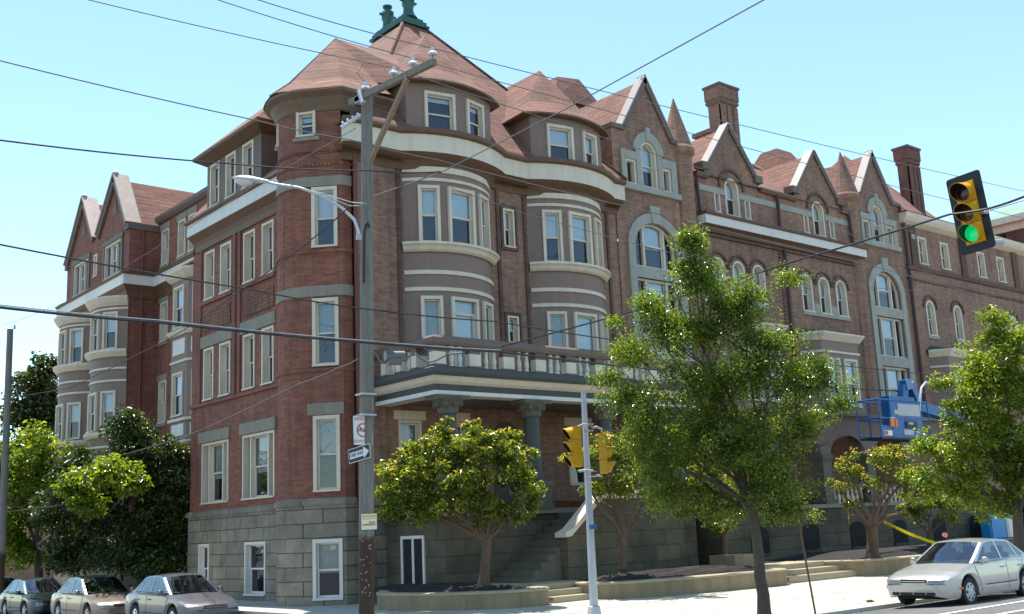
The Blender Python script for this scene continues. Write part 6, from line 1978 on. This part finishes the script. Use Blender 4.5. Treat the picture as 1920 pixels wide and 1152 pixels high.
# ------------------------------------------------------------------ parking sign post, litter
sx_, sy_ = 3.35, -13.4
t = thing('sign_post', 'thin brown perforated sign post beside the street tree', 'sign post', (sx_, sy_, -.08))
mb = MB()
a_ = Vector((sx_, sy_, -.1)); topp = Vector((sx_ - .28, sy_ + .1, 2.75))
mb.tube([a_, topp], .026, 4)
mb.build('post', 'brown_trim', t)
mb = MB(); mb.box(topp.x - .02, topp.x + .02, topp.y - .15, topp.y + .15, topp.z - .05, topp.z + .4); mb.build('sign_plate', 'brown_trim', t)
mb = MB(); mb.box(6.85, 7.0, -12.45, -12.38, zs_(-12.4), zs_(-12.4) + .05); mb.box(7.0, 7.06, -12.46, -12.37, zs_(-12.4), zs_(-12.4) + .03)
tag(mb.build('litter', 'brown_trim'), 'tiny dark scrap lying on the pavement before the silver sedan', 'litter')

# ------------------------------------------------------------------ boom lift basket
ld = 38.0
def lp(x, y, o=0.0): return at_depth(x, y, ld + o)
lc0 = on_y(1640, 800, -6.2)
lift = thing('boom_lift', 'blue boom lift with its basket raised between the trees', 'boom lift', lc0)
LX0, LX1, LYf, LYb = on_y(1648, 770, -6.2).x, on_y(1726, 770, -6.2).x, -6.2, -5.3
z_t, z_m, z_b = on_y(1640, 748, -6.2).z, on_y(1640, 783, -6.2).z, on_y(1640, 819, -6.2).z
mb = MB()
for y in (LYf, LYb):
    for z in (z_t, z_m, z_b + .08): mb.tube([(LX0, y, z), (LX1 + .5, y, z)], .03, 8)
    for x in (LX0, LX0 + .75, (LX0 + LX1) / 2 + .3, LX1, LX1 + .5): mb.tube([(x, y, z_b), (x, y, z_t)], .028, 8)
for x in (LX0, LX1 + .5):
    for z in (z_t, z_m): mb.tube([(x, LYf, z), (x, LYb, z)], .03, 8)
mb.build('guard_rail', 'lift_blue', lift, smooth=True)
mb = MB(); mb.box(LX0 + .7, LX1, LYf - .02, LYf + .03, z_b, z_t - .04); mb.box(LX0, LX0 + .75, LYf - .02, LYf + .02, z_b, z_b + .42); mb.box(LX0 + .8, LX1 - .3, LYf + .03, LYf + .35, z_b + .2, z_t + .16); mb.build('control_cabinet', 'lift_blue', lift)
mb = MB(); mb.box(LX0, LX1 + .5, LYf, LYb, z_b - .06, z_b); mb.build('platform', 'black_plastic', lift)
mb = MB(); w_ = LX1 - LX0 - .75
mb.box(LX0 + .75 + w_ * .22, LX1 - w_ * .06, LYf - .035, LYf - .022, z_m + .12, z_t - .12); mb.box(LX0 + .75 + w_ * .1, LX0 + .75 + w_ * .3, LYf - .036, LYf - .023, z_m + .16, z_m + .32); mb.each('decal', 'paper_grey', lift)
mb = MB(); mb.box(LX0 + .75 + w_ * .42, LX1 - w_ * .22, LYf - .06, LYf - .022, z_b + .35, z_m - .08); mb.build('panel', 'black_plastic', lift)
mb = MB(); mb.box(LX0 + .75 + w_ * .35, LX1 - w_ * .35, LYf - .036, LYf - .022, z_b + .1, z_b + .3); mb.box(LX0 + .75 + w_ * .5, LX0 + .75 + w_ * .65, LYf - .07, LYf - .06, z_m - .2, z_m - .12); mb.each('decal', 'paper_grey', lift)
mb = MB(); mb.box(LX0 + .55, LX0 + .8, LYf - .09, LYf - .03, z_b + .38, z_b + .68); mb.build('lamp', 'tail_orange', lift); mb = MB(); mb.box(LX0 + .87, LX0 + 1.02, LYf - .08, LYf - .022, z_b + .38, z_b + .66); mb.build('lamp', 'tail_orange', lift)
mb = MB(); mb.box(LX0 + .55, LX0 + .85, LYf - .10, LYf - .02, z_b + .68, z_b + .72); mb.build('lamp_guard', 'galvanised', lift)
mb = MB(); mb.box(LX0 + .15, LX0 + .68, LYf - .036, LYf - .021, z_b + .06, z_b + .24); dc = mb.build('decal', 'sign_white', lift); mb = MB(); mb.box(LX0 + .17, LX0 + .36, LYf - .04, LYf - .037, z_b + .08, z_b + .22); mb.build('decal_mark', 'sign_red', dc)
jz = z_t
mb = MB()
j0 = Vector((LX1 + .15, LYb, z_b + .5)); j1 = Vector((LX1 + .35, LYb - .1, z_t + .75)); j2 = Vector((LX1 + .95, LYb, z_t + .85)); j3 = Vector((LX1 + 1.6, LYb + .1, z_t + .1)); j4 = Vector((LX1 + 20.0, LYb + .3, 3.6))
def beam(a, b, w, h, nm, mat):
    m2 = MB(); d = (b - a).normalized(); s_ = d.cross(Vector((0, 1, 0))).normalized(); m2.obox(a - s_ * h / 2 - Vector((0, w / 2, 0)), d, s_, (0, 1, 0), (b - a).length, h, w); return m2.build(nm, mat, lift)
beam(j0, j1, .25, .35, 'jib', 'lift_blue'); beam(j1, j2, .3, .4, 'jib', 'lift_blue'); beam(j2, j3, .3, .3, 'jib', 'lift_blue'); beam(j3 - Vector((0, 0, .1)), j4, .35, .4, 'boom', 'lift_blue')
mb = MB(); mb.tube([(LX1 - .05, LYf, z_t - .35), (LX1 + .05, LYf, z_t + .1), (LX1 + .25, LYf, z_t + .55), (LX1 + .6, LYf, z_t + .78), (LX1 + 1.0, LYf, z_t + .78)], .045, 8); mb.build('hose', 'lamp_grey', lift, smooth=True)
bx_, by_ = j4.x, j4.y
mb = MB(); mb.box(bx_ - .7, bx_ + .9, by_ - .5, by_ + .5, 1.5, 3.9); mb.box(bx_ - 1.2, bx_ + 1.4, by_ - .95, by_ + .95, .75, 1.5); mb.build('chassis', 'lift_blue', lift)
for dx in (-.85, 1.05):
    for dy in (-.85, .85):
        mb = MB(); n_ = 20; vs = []
        for r_, h_ in [(.0, -.13), (.3, -.13), (.4, -.09), (.4, .09), (.3, .13), (0, .13)]:
            for k in range(n_): a = 2 * math.pi * k / n_; vs.append((bx_ + dx + r_ * math.cos(a), by_ + dy + h_, .52 + r_ * math.sin(a)))
        mb.add(vs, [(i * n_ + k, i * n_ + (k + 1) % n_, (i + 1) * n_ + (k + 1) % n_, (i + 1) * n_ + k) for i in range(5) for k in range(n_)]); mb.build('wheel', 'black_rubber', lift, smooth=True)

# caution tape and a strip of it hanging from the bush
def ribbon(name, pts, w, label, mat='tape_yellow'):
    mb = MB(); P_ = [Vector(p) for p in pts]; vs = []
    for i, p in enumerate(P_):
        tw_ = .5 * math.sin(i * 1.1); o = Vector((.0, .3 * tw_, 1)).normalized() * w / 2
        vs += [p + o, p - o, p + o + Vector((0, .004, 0)), p - o + Vector((0, .004, 0))]
    n_ = len(P_)
    mb.add(vs, [(4 * i, 4 * i + 4, 4 * i + 5, 4 * i + 1) for i in range(n_ - 1)] + [(4 * i + 2, 4 * i + 3, 4 * i + 7, 4 * i + 6) for i in range(n_ - 1)] + [(4 * i, 4 * i + 2, 4 * i + 6, 4 * i + 4) for i in range(n_ - 1)])
    return tag(mb.build(name, mat, fixn=False), label, 'tape')
ta, tb_ = on_y(1655, 977, -6.4), on_y(1762, 1021, -9.3)
ribbon('caution_tape', [ta.lerp(tb_, k / 10) - Vector((0, 0, .25 * k / 10 * (1 - k / 10))) for k in range(11)] + [tb_ + Vector((.8, -.2, -.35)), tb_ + Vector((2.2, -.1, -.9))], .10, 'yellow caution tape stretched from the bare-limbed tree towards the silver sedan')
tc_ = on_y(1590, 960, -6.6)
ribbon('caution_tape', [tc_, tc_ + Vector((.02, 0, -.1)), tc_ + Vector((-.02, 0, -.25)), tc_ + Vector((.01, 0, -.4))], .09, 'short loose end of yellow tape hanging from a twig')
# pink flower behind the sedan
pf_ = on_y(1772, 1003, -9.0)
fl = thing('flowering_plant', 'single pink flower showing above the roof of the silver sedan', 'flower', (pf_.x, pf_.y, .1))
mb = MB(); mb.tube([(pf_.x + .1, pf_.y, .1), (pf_.x + .04, pf_.y, .7), (pf_.x, pf_.y, pf_.z)], .012, 5); mb.build('stem', 'leaf_green', fl)
mb = MB(); rr_ = random.Random(2)
for k in range(26):
    a, b = rr_.uniform(0, 6.28), rr_.uniform(-1.2, 1.5); d = Vector((math.cos(a) * math.cos(b), math.sin(a) * math.cos(b), math.sin(b)))
    p = Vector(pf_) + d * .06; s1 = d.cross(Vector((.3, .2, 1))).normalized() * .05; s2 = d.cross(s1).normalized() * .05
    mb.add([p - s1, p - s2, p + s1 + d * .02, p + s2 + d * .02], [(0, 1, 2, 3)])
mb.build('petals', 'pink_petals', fl, fixn=False)
# portable toilet like blue box and pale box by the far veranda
p0, p1 = on_y(1856, 985, -4.5), on_y(1885, 985, -4.5)
mb = MB(); mb.box(p0.x, p1.x, -4.5, -4.1, .1, 1.7); mb.box(p0.x - .04, p1.x + .04, -4.54, -4.08, 1.7, 1.78)
mb.box(p0.x + .1, p1.x - .1, -4.54, -4.5, .2, 1.6)
tag(mb.build('blue_cabinet', 'blue_tarp'), 'bright blue cabinet standing against the wall above the sedan', 'cabinet')
p2 = on_y(1912, 985, -4.5)
mb = MB(); mb.box(p1.x + .15, p2.x, -4.5, -4.1, .1, 1.9); mb.box(p1.x + .1, p2.x + .05, -4.55, -4.08, 1.9, 1.98); mb.box(p1.x + .25, p2.x - .1, -4.53, -4.5, .3, 1.8)
tag(mb.build('pale_cabinet', 'sign_white'), 'pale grey cabinet right of the blue one by the wall', 'cabinet')

# tall building farther down the street
fb = thing('distant_building', 'tall dark brick building with cream cornice behind the hanging signal', 'building', (58, 5, 0))
mb = MB(); mb.box(50, 64, -1.0, 12, 0, 18.6); mb.box(50, 50.6, 1.6, 2.9, 18.6, 19.3); mb.build('wall', 'chimney_brick', fb)
mb = MB(); mb.box(49.7, 64.3, -1.3, 12.3, 18.9, 19.35); mb.box(49.3, 64.7, -1.7, 12.7, 19.35, 19.75); mb.each('cornice', 'cream_paint', fb)
mb = MB(); mb.add([(49.3, -1.7, 19.76), (64.7, -1.7, 19.76), (64.7, 4, 19.76), (49.3, 4, 19.76), (50.5, -.5, 20.6), (63, -.5, 20.6), (63, 3, 20.6), (50.5, 3, 20.6)], [(0, 1, 5, 4), (1, 2, 6, 5), (2, 3, 7, 6), (3, 0, 4, 7), (4, 5, 6, 7)]); mb.build('roof', 'copper_green', fb)
# house across the side street, hidden behind the trees at the left
hb_ = thing('distant_house', 'pale house half hidden behind the trees at the far left', 'house', (4, 44, 0))
mb = MB(); mb.box(1, 11, 38, 50, -.2, 6.0); mb.build('wall', 'bay_paint', hb_)
mb = MB(); mb.add([(.5, 37.5, 6), (11.5, 37.5, 6), (11.5, 50.5, 6), (.5, 50.5, 6), (6, 39, 8.5), (6, 49, 8.5)], [(0, 1, 4), (1, 2, 5, 4), (2, 3, 5), (3, 0, 4, 5), (0, 3, 2, 1)]); mb.build('roof', 'roof_shingle', hb_)

# ------------------------------------------------------------------ trees
def leaves(name, mat, clumps, n_per, size, parent, seed, tipz=None, tipfrac=.0, droop=.25, elong=1.7, flat=.75):
    """clumps: list of (x,y,z,r); leaf quads scattered as gaussian clusters"""
    rg = np.random.default_rng(seed)
    cl = np.array(clumps, float)
    N_ = len(cl) * n_per
    idx = np.repeat(np.arange(len(cl)), n_per)
    ctr = cl[idx, :3]; r = cl[idx, 3:4]
    off = rg.normal(size=(N_, 3)); off /= np.linalg.norm(off, axis=1, keepdims=True)
    rad = rg.random((N_, 1)) ** .5
    p = ctr + off * rad * r * np.array([1, 1, flat])
    # leaf frame: normals mostly upwards, tips hanging out from the clump centre
    nrm = rg.normal(size=(N_, 3)) * .75 + np.array([0, 0, .9]) + off * .4
    nrm /= np.linalg.norm(nrm, axis=1, keepdims=True)
    t = off + rg.normal(size=(N_, 3)) * .7 + np.array([0, 0, -droop])
    t -= nrm * np.sum(t * nrm, axis=1, keepdims=True); t /= np.linalg.norm(t, axis=1, keepdims=True)
    b = np.cross(nrm, t)
    s = size * (0.6 + .7 * rg.random((N_, 1)))
    w = s / elong
    fold = nrm * w * .35
    v0 = p - t * s * .5; v1 = p + b * w * .5 + fold; v2 = p + t * s * .5 - nrm * s * .08; v3 = p - b * w * .5 + fold
    V = np.stack([v0, v1, v2, v3], axis=1).reshape(-1, 3)
    base = np.array(BASE.get(parent.name, (0, 0, 0)))
    V = V - base
    me = bpy.data.meshes.new(name)
    me.vertices.add(N_ * 4); me.vertices.foreach_set('co', V.astype(np.float32).ravel())
    # two triangles folded along the midrib
    loops = np.stack([np.arange(N_) * 4, np.arange(N_) * 4 + 1, np.arange(N_) * 4 + 2, np.arange(N_) * 4, np.arange(N_) * 4 + 2, np.arange(N_) * 4 + 3], axis=1).ravel()
    me.loops.add(N_ * 6); me.loops.foreach_set('vertex_index', loops.astype(np.int32))
    me.polygons.add(N_ * 2)
    me.polygons.foreach_set('loop_start', (np.arange(N_ * 2) * 3).astype(np.int32))
    me.update(calc_edges=True); me.validate()
    tint = np.clip(rg.normal(.42, .2, N_) + (rg.normal(0, .10, len(cl))[idx]), 0, .88)
    if tipfrac > 0:      # young red shoots sit at the outer tips of upper clumps
        up_ = (off[:, 2] > .1) & (rad[:, 0] > .72) & (rg.random(N_) < tipfrac) & (p[:, 2] > (tipz or -99))
        tint[up_] = 1.0
    at_ = me.attributes.new('tint', 'FLOAT', 'POINT')
    at_.data.foreach_set('value', np.repeat(tint, 4).astype(np.float32))
    me.materials.append(MATS[mat])
    o = bpy.data.objects.new(name, me); COL.objects.link(o); o.parent = parent; BASE[o.name] = tuple(base)
    return o

def limbs(parent, mat, base, fork, targets, r0, seed, trunk_bend=(0, 0), r1=None, thin=.010, mid=3):
    rg = random.Random(seed)
    mb = MB()
    base, fork = Vector(base), Vector(fork)
    r1 = r1 or r0 * .72
    n_ = 7
    pts = [base.lerp(fork, k / n_) + Vector((trunk_bend[0] * math.sin(math.pi * k / n_) + rg.uniform(-.015, .015), trunk_bend[1] * math.sin(math.pi * k / n_) + rg.uniform(-.015, .015), 0)) for k in range(n_ + 1)]
    rad = [r0 * (1.35 if k == 0 else 1.08 if k == 1 else 1) * (1 - k / n_) + r1 * k / n_ for k in range(n_ + 1)]
    mb.tube(pts, rad, 12)
    tr = mb.build('trunk', mat, parent, smooth=True)
    mb = MB()
    for T_ in targets:
        T_ = Vector(T_); d = T_ - fork; L_ = d.length
        P_ = []
        for k in range(6):
            t_ = k / 5; q = fork.lerp(T_, t_) + Vector((rg.uniform(-1, 1), rg.uniform(-1, 1), rg.uniform(-.5, 1))) * .05 * L_ * math.sin(math.pi * t_)
            q.z += .10 * L_ * math.sin(math.pi * t_) * (-.6)
            P_.append(q)
        P_[0] = fork - Vector((0, 0, .05))
        rr = r1 * rg.uniform(.45, .68)
        mb.tube(P_, [max(thin, rr * (1 - .85 * k / 5)) for k in range(6)], 7)
        for j in range(mid):
            a = P_[rg.choice((2, 3, 4))]; e = a + Vector((rg.uniform(-1, 1), rg.uniform(-1, 1), rg.uniform(-.1, 1))).normalized() * L_ * rg.uniform(.25, .45)
            m_ = a.lerp(e, .5) + Vector((rg.uniform(-.06, .06), rg.uniform(-.06, .06), rg.uniform(-.05, .05))) * L_ * .5
            mb.tube([a, m_, e], [rr * .38, rr * .25, thin * .6], 5)
    mb.build('branches', mat, parent, smooth=True)
    return tr

def lobes_to_clumps(lobes, n, rc, seed, shell=.55):
    """lobes: (x,y,z,rx,ry,rz,weight)"""
    rg = random.Random(seed); out = []
    tot = sum(l[6] for l in lobes)
    for l in lobes:
        for _ in range(int(round(n * l[6] / tot))):
            while True:
                q = Vector((rg.gauss(0, 1), rg.gauss(0, 1), rg.gauss(0, 1)))
                if q.length > .01: break
            q.normalize(); q *= rg.uniform(shell, 1.0) if rg.random() < .75 else rg.uniform(0.1, shell)
            out.append((l[0] + q.x * l[3], l[1] + q.y * l[4], l[2] + q.z * l[5], rc * rg.uniform(.6, 1.25)))
    return out
def view_lobes(depth, spec, thick=1.0):
    """lobes measured on the photograph: (px, py, half width px, half height px, depth offset, weight)"""
    out = []
    for px, py, hw, hh, do, wgt in spec:
        c = at_depth(px, py, depth + do); k = (depth + do) / 2052.43
        out.append((c.x, c.y, c.z, hw * k, hw * k * thick, hh * k, wgt))
    return out

# big street tree in front of the middle of the facade
def base_at0(px, depth, z):
    d1, d2 = at_depth(px, 900, depth), at_depth(px, 1100, depth); return d1.lerp(d2, (z - d1.z) / (d2.z - d1.z))
tb = base_at0(1436, 21.4, -.1)
t = thing('street_tree', 'tall conical street tree with small glossy leaves in front of the stone arch', 'tree', tb)
D1 = 21.4
spec = [(1300, 462, 38, 38, 0, .6), (1310, 530, 70, 45, 0, 1.0), (1225, 580, 62, 40, .2, .8), (1400, 560, 60, 40, -.2, .8), (1310, 620, 130, 60, 0, 2.4), (1190, 660, 70, 45, .5, 1.0),
        (1440, 640, 80, 50, -.3, 1.2), (1330, 720, 175, 70, 0, 4.0), (1510, 720, 95, 60, -.2, 1.8), (1180, 745, 70, 50, .5, 1.1), (1340, 810, 190, 75, 0, 4.6), (1500, 800, 100, 60, .3, 1.9),
        (1250, 850, 120, 70, .6, 2.0), (1440, 890, 110, 80, -.3, 2.4), (1300, 930, 110, 60, .3, 1.3), (1480, 950, 65, 50, .2, .8), (1215, 800, 90, 60, -.4, 1.2), (1570, 760, 32, 25, 0, .3), (1480, 520, 45, 22, 0, .25), (1545, 690, 50, 25, 0, .35), (1150, 600, 25, 15, 0, .1), (1140, 710, 40, 22, 0, .25)]
spec += [(1255, 930, 60, 45, .4, .7), (1350, 960, 80, 40, .5, .9), (1450, 940, 70, 55, .2, 1.0), (1400, 850, 100, 60, -.6, 1.4), (1240, 900, 50, 40, -.3, .5), (1300, 445, 18, 20, 0, .2), (1290, 500, 45, 40, 0, .5), (1350, 570, 60, 40, 0, .7), (1260, 620, 60, 40, 0, .6), (1400, 600, 70, 35, 0, .7), (1420, 690, 70, 40, 0, .8)]
spec = [(a, b, c * .92, d * (.86 if b < 780 else 1.0), e, f) for a, b, c, d, e, f in spec]
lb = view_lobes(D1, spec, .9)
fork = at_depth(1410, 955, D1)
limbs(t, 'bark', tb, fork, [(l[0], l[1], l[2]) for l in lb[:18]] + [tuple(at_depth(1300, 455, D1))], .135, 3, (.03, 0), .085, mid=3)
cl = lobes_to_clumps(lb, 1080, .30, 11, .3)
leaves('crown', 'leaf_green', cl, 84, .062, t, 21, droop=.2, elong=1.7, flat=.8)

# round bushy tree with red shoots left of the porch stair
t2b = Vector((1.03, -5.02, .66))
t = thing('ornamental_tree', 'round bushy tree with red young shoots in the left planter', 'tree', t2b)
D2 = float((np.array(t2b) - CP) @ CM[2])
spec = [(860, 880, 110, 75, 0, 3.2), (780, 890, 70, 55, -.3, 1.4), (940, 860, 70, 55, 0, 1.5), (820, 830, 45, 40, 0, .8), (905, 825, 50, 32, 0, .7), (975, 900, 42, 55, 0, .9), (760, 940, 50, 38, 0, .7), (850, 945, 100, 34, 0, 1.3), (735, 895, 28, 25, -.2, .3), (960, 955, 50, 28, 0, .4), (830, 800, 20, 18, 0, .15), (800, 960, 55, 30, -.4, .9), (900, 955, 60, 32, -.5, .9), (1000, 930, 22, 35, 0, .3), (722, 930, 16, 30, 0, .2), (880, 800, 14, 22, 0, .15), (960, 812, 20, 18, 0, .2), (735, 960, 25, 25, 0, .25)]
lb = view_lobes(D2, spec, .95)
fork = at_depth(912, 1010, D2)
limbs(t, 'smooth_bark', t2b, fork, [(l[0], l[1], l[2] - .15) for l in lb[:10]], .14, 5, (.03, .02), .115, mid=2)
leaves('crown', 'leaf_redtip', lobes_to_clumps(lb, 300, .25, 12, .4), 62, .135, t, 22, tipz=at_depth(860, 900, D2).z, tipfrac=.2, droop=.55, elong=2.3)
# two more behind the long planter
t3b = Vector((6.1, -5.2, .62))
def crab(base, label, spec, forkpx, seed, trunk_px=None, n=150, tip=.2, mat='leaf_redtip', r0=.12, size=.12, npc=62, dd=0):
    tt = thing('ornamental_tree', label, 'tree', base)
    D = float((np.array(base) - CP) @ CM[2])
    lb = view_lobes(D, spec, .95)
    fk = at_depth(*forkpx, D)
    limbs(tt, 'smooth_bark', base, fk, [(l[0], l[1], l[2] - .1) for l in lb[:9]], r0, seed, (.02, .02), r0 * .85, mid=2)
    leaves('crown', mat, lobes_to_clumps(lb, n, .27, seed + 1, .4), npc, size, tt, seed + 2, tipz=-9, tipfrac=tip, droop=.5, elong=2.2)
    return tt
def on_ground(px, py, z):
    d = ray(px, py); return Vector(CP + d * (z - CP[2]) / d[2])
b3 = on_ground(1168, 1064, .66); b3 = Vector(CP + (np.array(b3) - CP) * .0) if False else b3
def base_at(px, depth, z):
    """ground point seen in column px at the given depth"""
    lo, hi = 200, 1800
    d1, d2 = at_depth(px, 900, depth), at_depth(px, 1100, depth)
    k = (z - d1.z) / (d2.z - d1.z); p = d1.lerp(d2, k); return p
b3 = base_at(1168, 30.6, .66)
crab(b3, 'spreading tree with forked limbs just behind the grey signal post', [(1165, 840, 60, 45, 0, 1.2), (1120, 850, 45, 35, 0, .7), (1215, 880, 60, 45, 0, 1.0), (1150, 915, 60, 35, 0, .9), (1230, 930, 50, 35, 0, .7), (1085, 860, 28, 22, 0, .3), (1260, 850, 50, 40, 0, .7)], (1168, 1005), 31, n=130, tip=.3)
b4 = base_at(1358, 34.5, .60)
crab(b4, 'second planter tree hidden behind the crown of the street tree', [(1350, 880, 80, 60, 0, 1.4), (1300, 930, 60, 45, 0, .8), (1400, 930, 60, 45, 0, .8), (1350, 980, 50, 25, 0, .4)], (1357, 1000), 41, n=110, tip=.15)
b5 = base_at(1637, 36.0, .62)
crab(b5, 'sparse reddish tree with bare upright limbs and yellow tape round its trunk', [(1600, 880, 34, 32, 0, .8), (1655, 862, 42, 30, 0, 1.0), (1700, 880, 38, 38, 0, .8), (1575, 915, 24, 22, 0, .35), (1640, 905, 40, 25, 0, .35), (1715, 930, 26, 22, 0, .3), (1590, 945, 18, 15, 0, .2), (1680, 850, 30, 22, 0, .4)], (1636, 985), 51, n=80, tip=.5, r0=.2, npc=48)
b6 = base_at(1742, 40.0, .62)
crab(b6, 'low tree between the sparse tree and the large right-hand street tree', [(1745, 925, 40, 40, 0, 1.0), (1710, 960, 30, 25, 0, .5), (1785, 950, 45, 35, 0, .8)], (1742, 1000), 61, n=70, tip=.15, r0=.1)

# large street tree at the right edge
b7 = base_at(1914, 30.5, -.02)
t = thing('street_tree', 'broad yellow green street tree at the right edge above the silver sedan', 'tree', b7)
D7 = 30.5
spec = [(1880, 640, 55, 50, 0, 1.3), (1950, 630, 60, 50, 0, 1.3), (1850, 700, 75, 55, 0, 2.0), (1930, 720, 80, 60, 0, 2.2), (1810, 760, 70, 50, 0, 1.6), (1880, 800, 100, 65, 0, 3.0), (1800, 850, 90, 60, 0, 2.3), (1890, 890, 90, 60, 0, 2.4), (1960, 850, 80, 80, 0, 2.2), (1790, 920, 60, 35, 0, 1.0), (1880, 950, 70, 30, 0, .9), (1735, 840, 30, 22, 0, .3), (1725, 900, 35, 22, 0, .35), (1862, 595, 22, 20, 0, .2), (1760, 720, 25, 20, 0, .2)]
lb = view_lobes(D7, spec, 1.0)
limbs(t, 'bark', b7, at_depth(1908, 960, D7), [(l[0], l[1], l[2]) for l in lb[:12]], .17, 7, (0, 0), .13, mid=3)
leaves('crown', 'leaf_yellowgreen', lobes_to_clumps(lb, 460, .36, 71, .4), 85, .10, t, 72, droop=.2, elong=1.7)

# trees on the side street, left
b8 = base_at(262, 41.0, .1)
t = thing('broadleaf_tree', 'dark spreading tree against the recessed link left of the corner block', 'tree', b8)
D8 = 41.0
spec = [(300, 930, 75, 70, 0, 2.6), (240, 870, 85, 60, 0, 2.6), (190, 920, 85, 60, 0, 2.4), (250, 810, 50, 30, 0, .8), (330, 870, 45, 60, 0, 1.5), (150, 880, 45, 40, -.5, 1.0), (270, 990, 90, 45, .3, 1.9), (190, 980, 60, 25, 0, .8), (240, 785, 22, 14, 0, .15), (340, 960, 30, 80, 0, 1.2), (180, 1030, 70, 35, .5, 1.2), (320, 1030, 50, 50, .5, 1.3), (240, 1050, 70, 34, -.8, 1.4), (120, 1045, 60, 32, -.5, 1.3), (300, 1060, 50, 25, -.8, .8), (110, 960, 50, 40, 0, .9)]
lb = view_lobes(D8, spec, .8)
limbs(t, 'bark', b8, at_depth(262, 1030, D8), [(l[0], l[1], l[2]) for l in lb[:8]], .22, 9, (0, 0), .18, mid=2)
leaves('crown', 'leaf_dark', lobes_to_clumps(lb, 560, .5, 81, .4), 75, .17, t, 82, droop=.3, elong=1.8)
b9 = base_at(75, 48.0, .0)
t = thing('broadleaf_tree', 'bright yellow green tree at the far left behind the distant pole', 'tree', b9)
D9 = 48.0
spec = [(60, 860, 65, 55, 0, 2.0), (40, 930, 70, 60, 0, 2.4), (100, 920, 60, 60, 0, 2.0), (30, 1000, 60, 45, 0, 1.5), (115, 985, 40, 40, 0, 1.0), (0, 880, 40, 60, 0, 1.2), (75, 820, 35, 22, 0, .4), (-40, 950, 50, 80, 0, 1.2), (40, 1040, 70, 30, 0, 1.2), (120, 1035, 40, 30, .5, .8), (150, 905, 40, 32, -9.5, .9), (205, 885, 45, 24, -10, .9), (255, 905, 38, 18, -10, .6), (175, 945, 45, 24, -9.5, .6)]  # last four lobes: bright leaves standing in for sunlit patches on the dark tree
lb = view_lobes(D9, spec, .9)
limbs(t, 'bark', b9, at_depth(70, 1020, D9), [(l[0], l[1], l[2]) for l in lb[:7] + lb[-4:]], .2, 13, (0, 0), .16, mid=2)
leaves('crown', 'leaf_yellowgreen', lobes_to_clumps(lb, 300, .55, 91, .4), 70, .19, t, 92, droop=.25, elong=1.7)
b10 = base_at(70, 70.0, .0)
t = thing('broadleaf_tree', 'tall dark tree in the distance left of the gabled wing', 'tree', b10)
D10 = 70.0
spec = [(70, 740, 50, 50, 0, 1.8), (90, 690, 28, 28, 0, .8), (55, 790, 45, 35, 0, 1.3), (95, 780, 30, 60, 0, 1.2), (30, 770, 22, 22, 0, .3), (100, 860, 60, 60, 0, 1.5), (20, 850, 60, 40, 0, 1.0), (60, 930, 90, 60, 0, 2.0)]
lb = view_lobes(D10, spec, .9)
limbs(t, 'bark', b10, at_depth(70, 900, D10), [(l[0], l[1], l[2]) for l in lb[:6]], .35, 15, (0, 0), .3, mid=2)
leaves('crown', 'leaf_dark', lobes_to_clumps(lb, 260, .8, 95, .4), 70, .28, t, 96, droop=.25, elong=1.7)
# dark shrub below the porch beside the bushy tree
bs_ = base_at(770, 33.4, .7)
t = thing('shrub', 'dark shrub behind the bushy tree at the porch corner', 'shrub', bs_)
lb = view_lobes(33.4, [(775, 870, 45, 50, 0, 1.0), (745, 930, 40, 40, 0, .8), (800, 930, 40, 45, 0, .7)], .5)
limbs(t, 'bark', bs_, at_depth(772, 985, 33.4), [(l[0], l[1], l[2]) for l in lb], .05, 17, (0, 0), .04, mid=1)
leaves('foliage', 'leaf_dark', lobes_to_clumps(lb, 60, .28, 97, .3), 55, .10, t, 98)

# fallen leaves and grit along the pavement and gutter
rg_ = np.random.default_rng(5)
mb = MB()
for k in range(900):
    x = rg_.uniform(-2, 14); y = -13.0 + abs(rg_.normal(0, 2.2)) if k % 3 else -13.12 - abs(rg_.normal(0, .18))
    if y > -7.9: continue
    z = (zs_(y) if y > -13.05 else zr(x, y)) + .008
    a = rg_.uniform(0, 6.28); r_ = rg_.uniform(.012, .035)
    u_ = Vector((math.cos(a), math.sin(a), rg_.uniform(-.1, .3))) * r_; v_ = Vector((-math.sin(a), math.cos(a), rg_.uniform(-.1, .2))) * r_ * .6
    p = Vector((x, y, z))
    mb.add([p - u_, p - v_, p + u_, p + v_], [(0, 1, 2, 3)])
tag(mb.build('fallen_leaves', 'arm_wood', fixn=False), 'scattered dry leaves and grit along the pavement edge', 'leaves', kind='stuff')
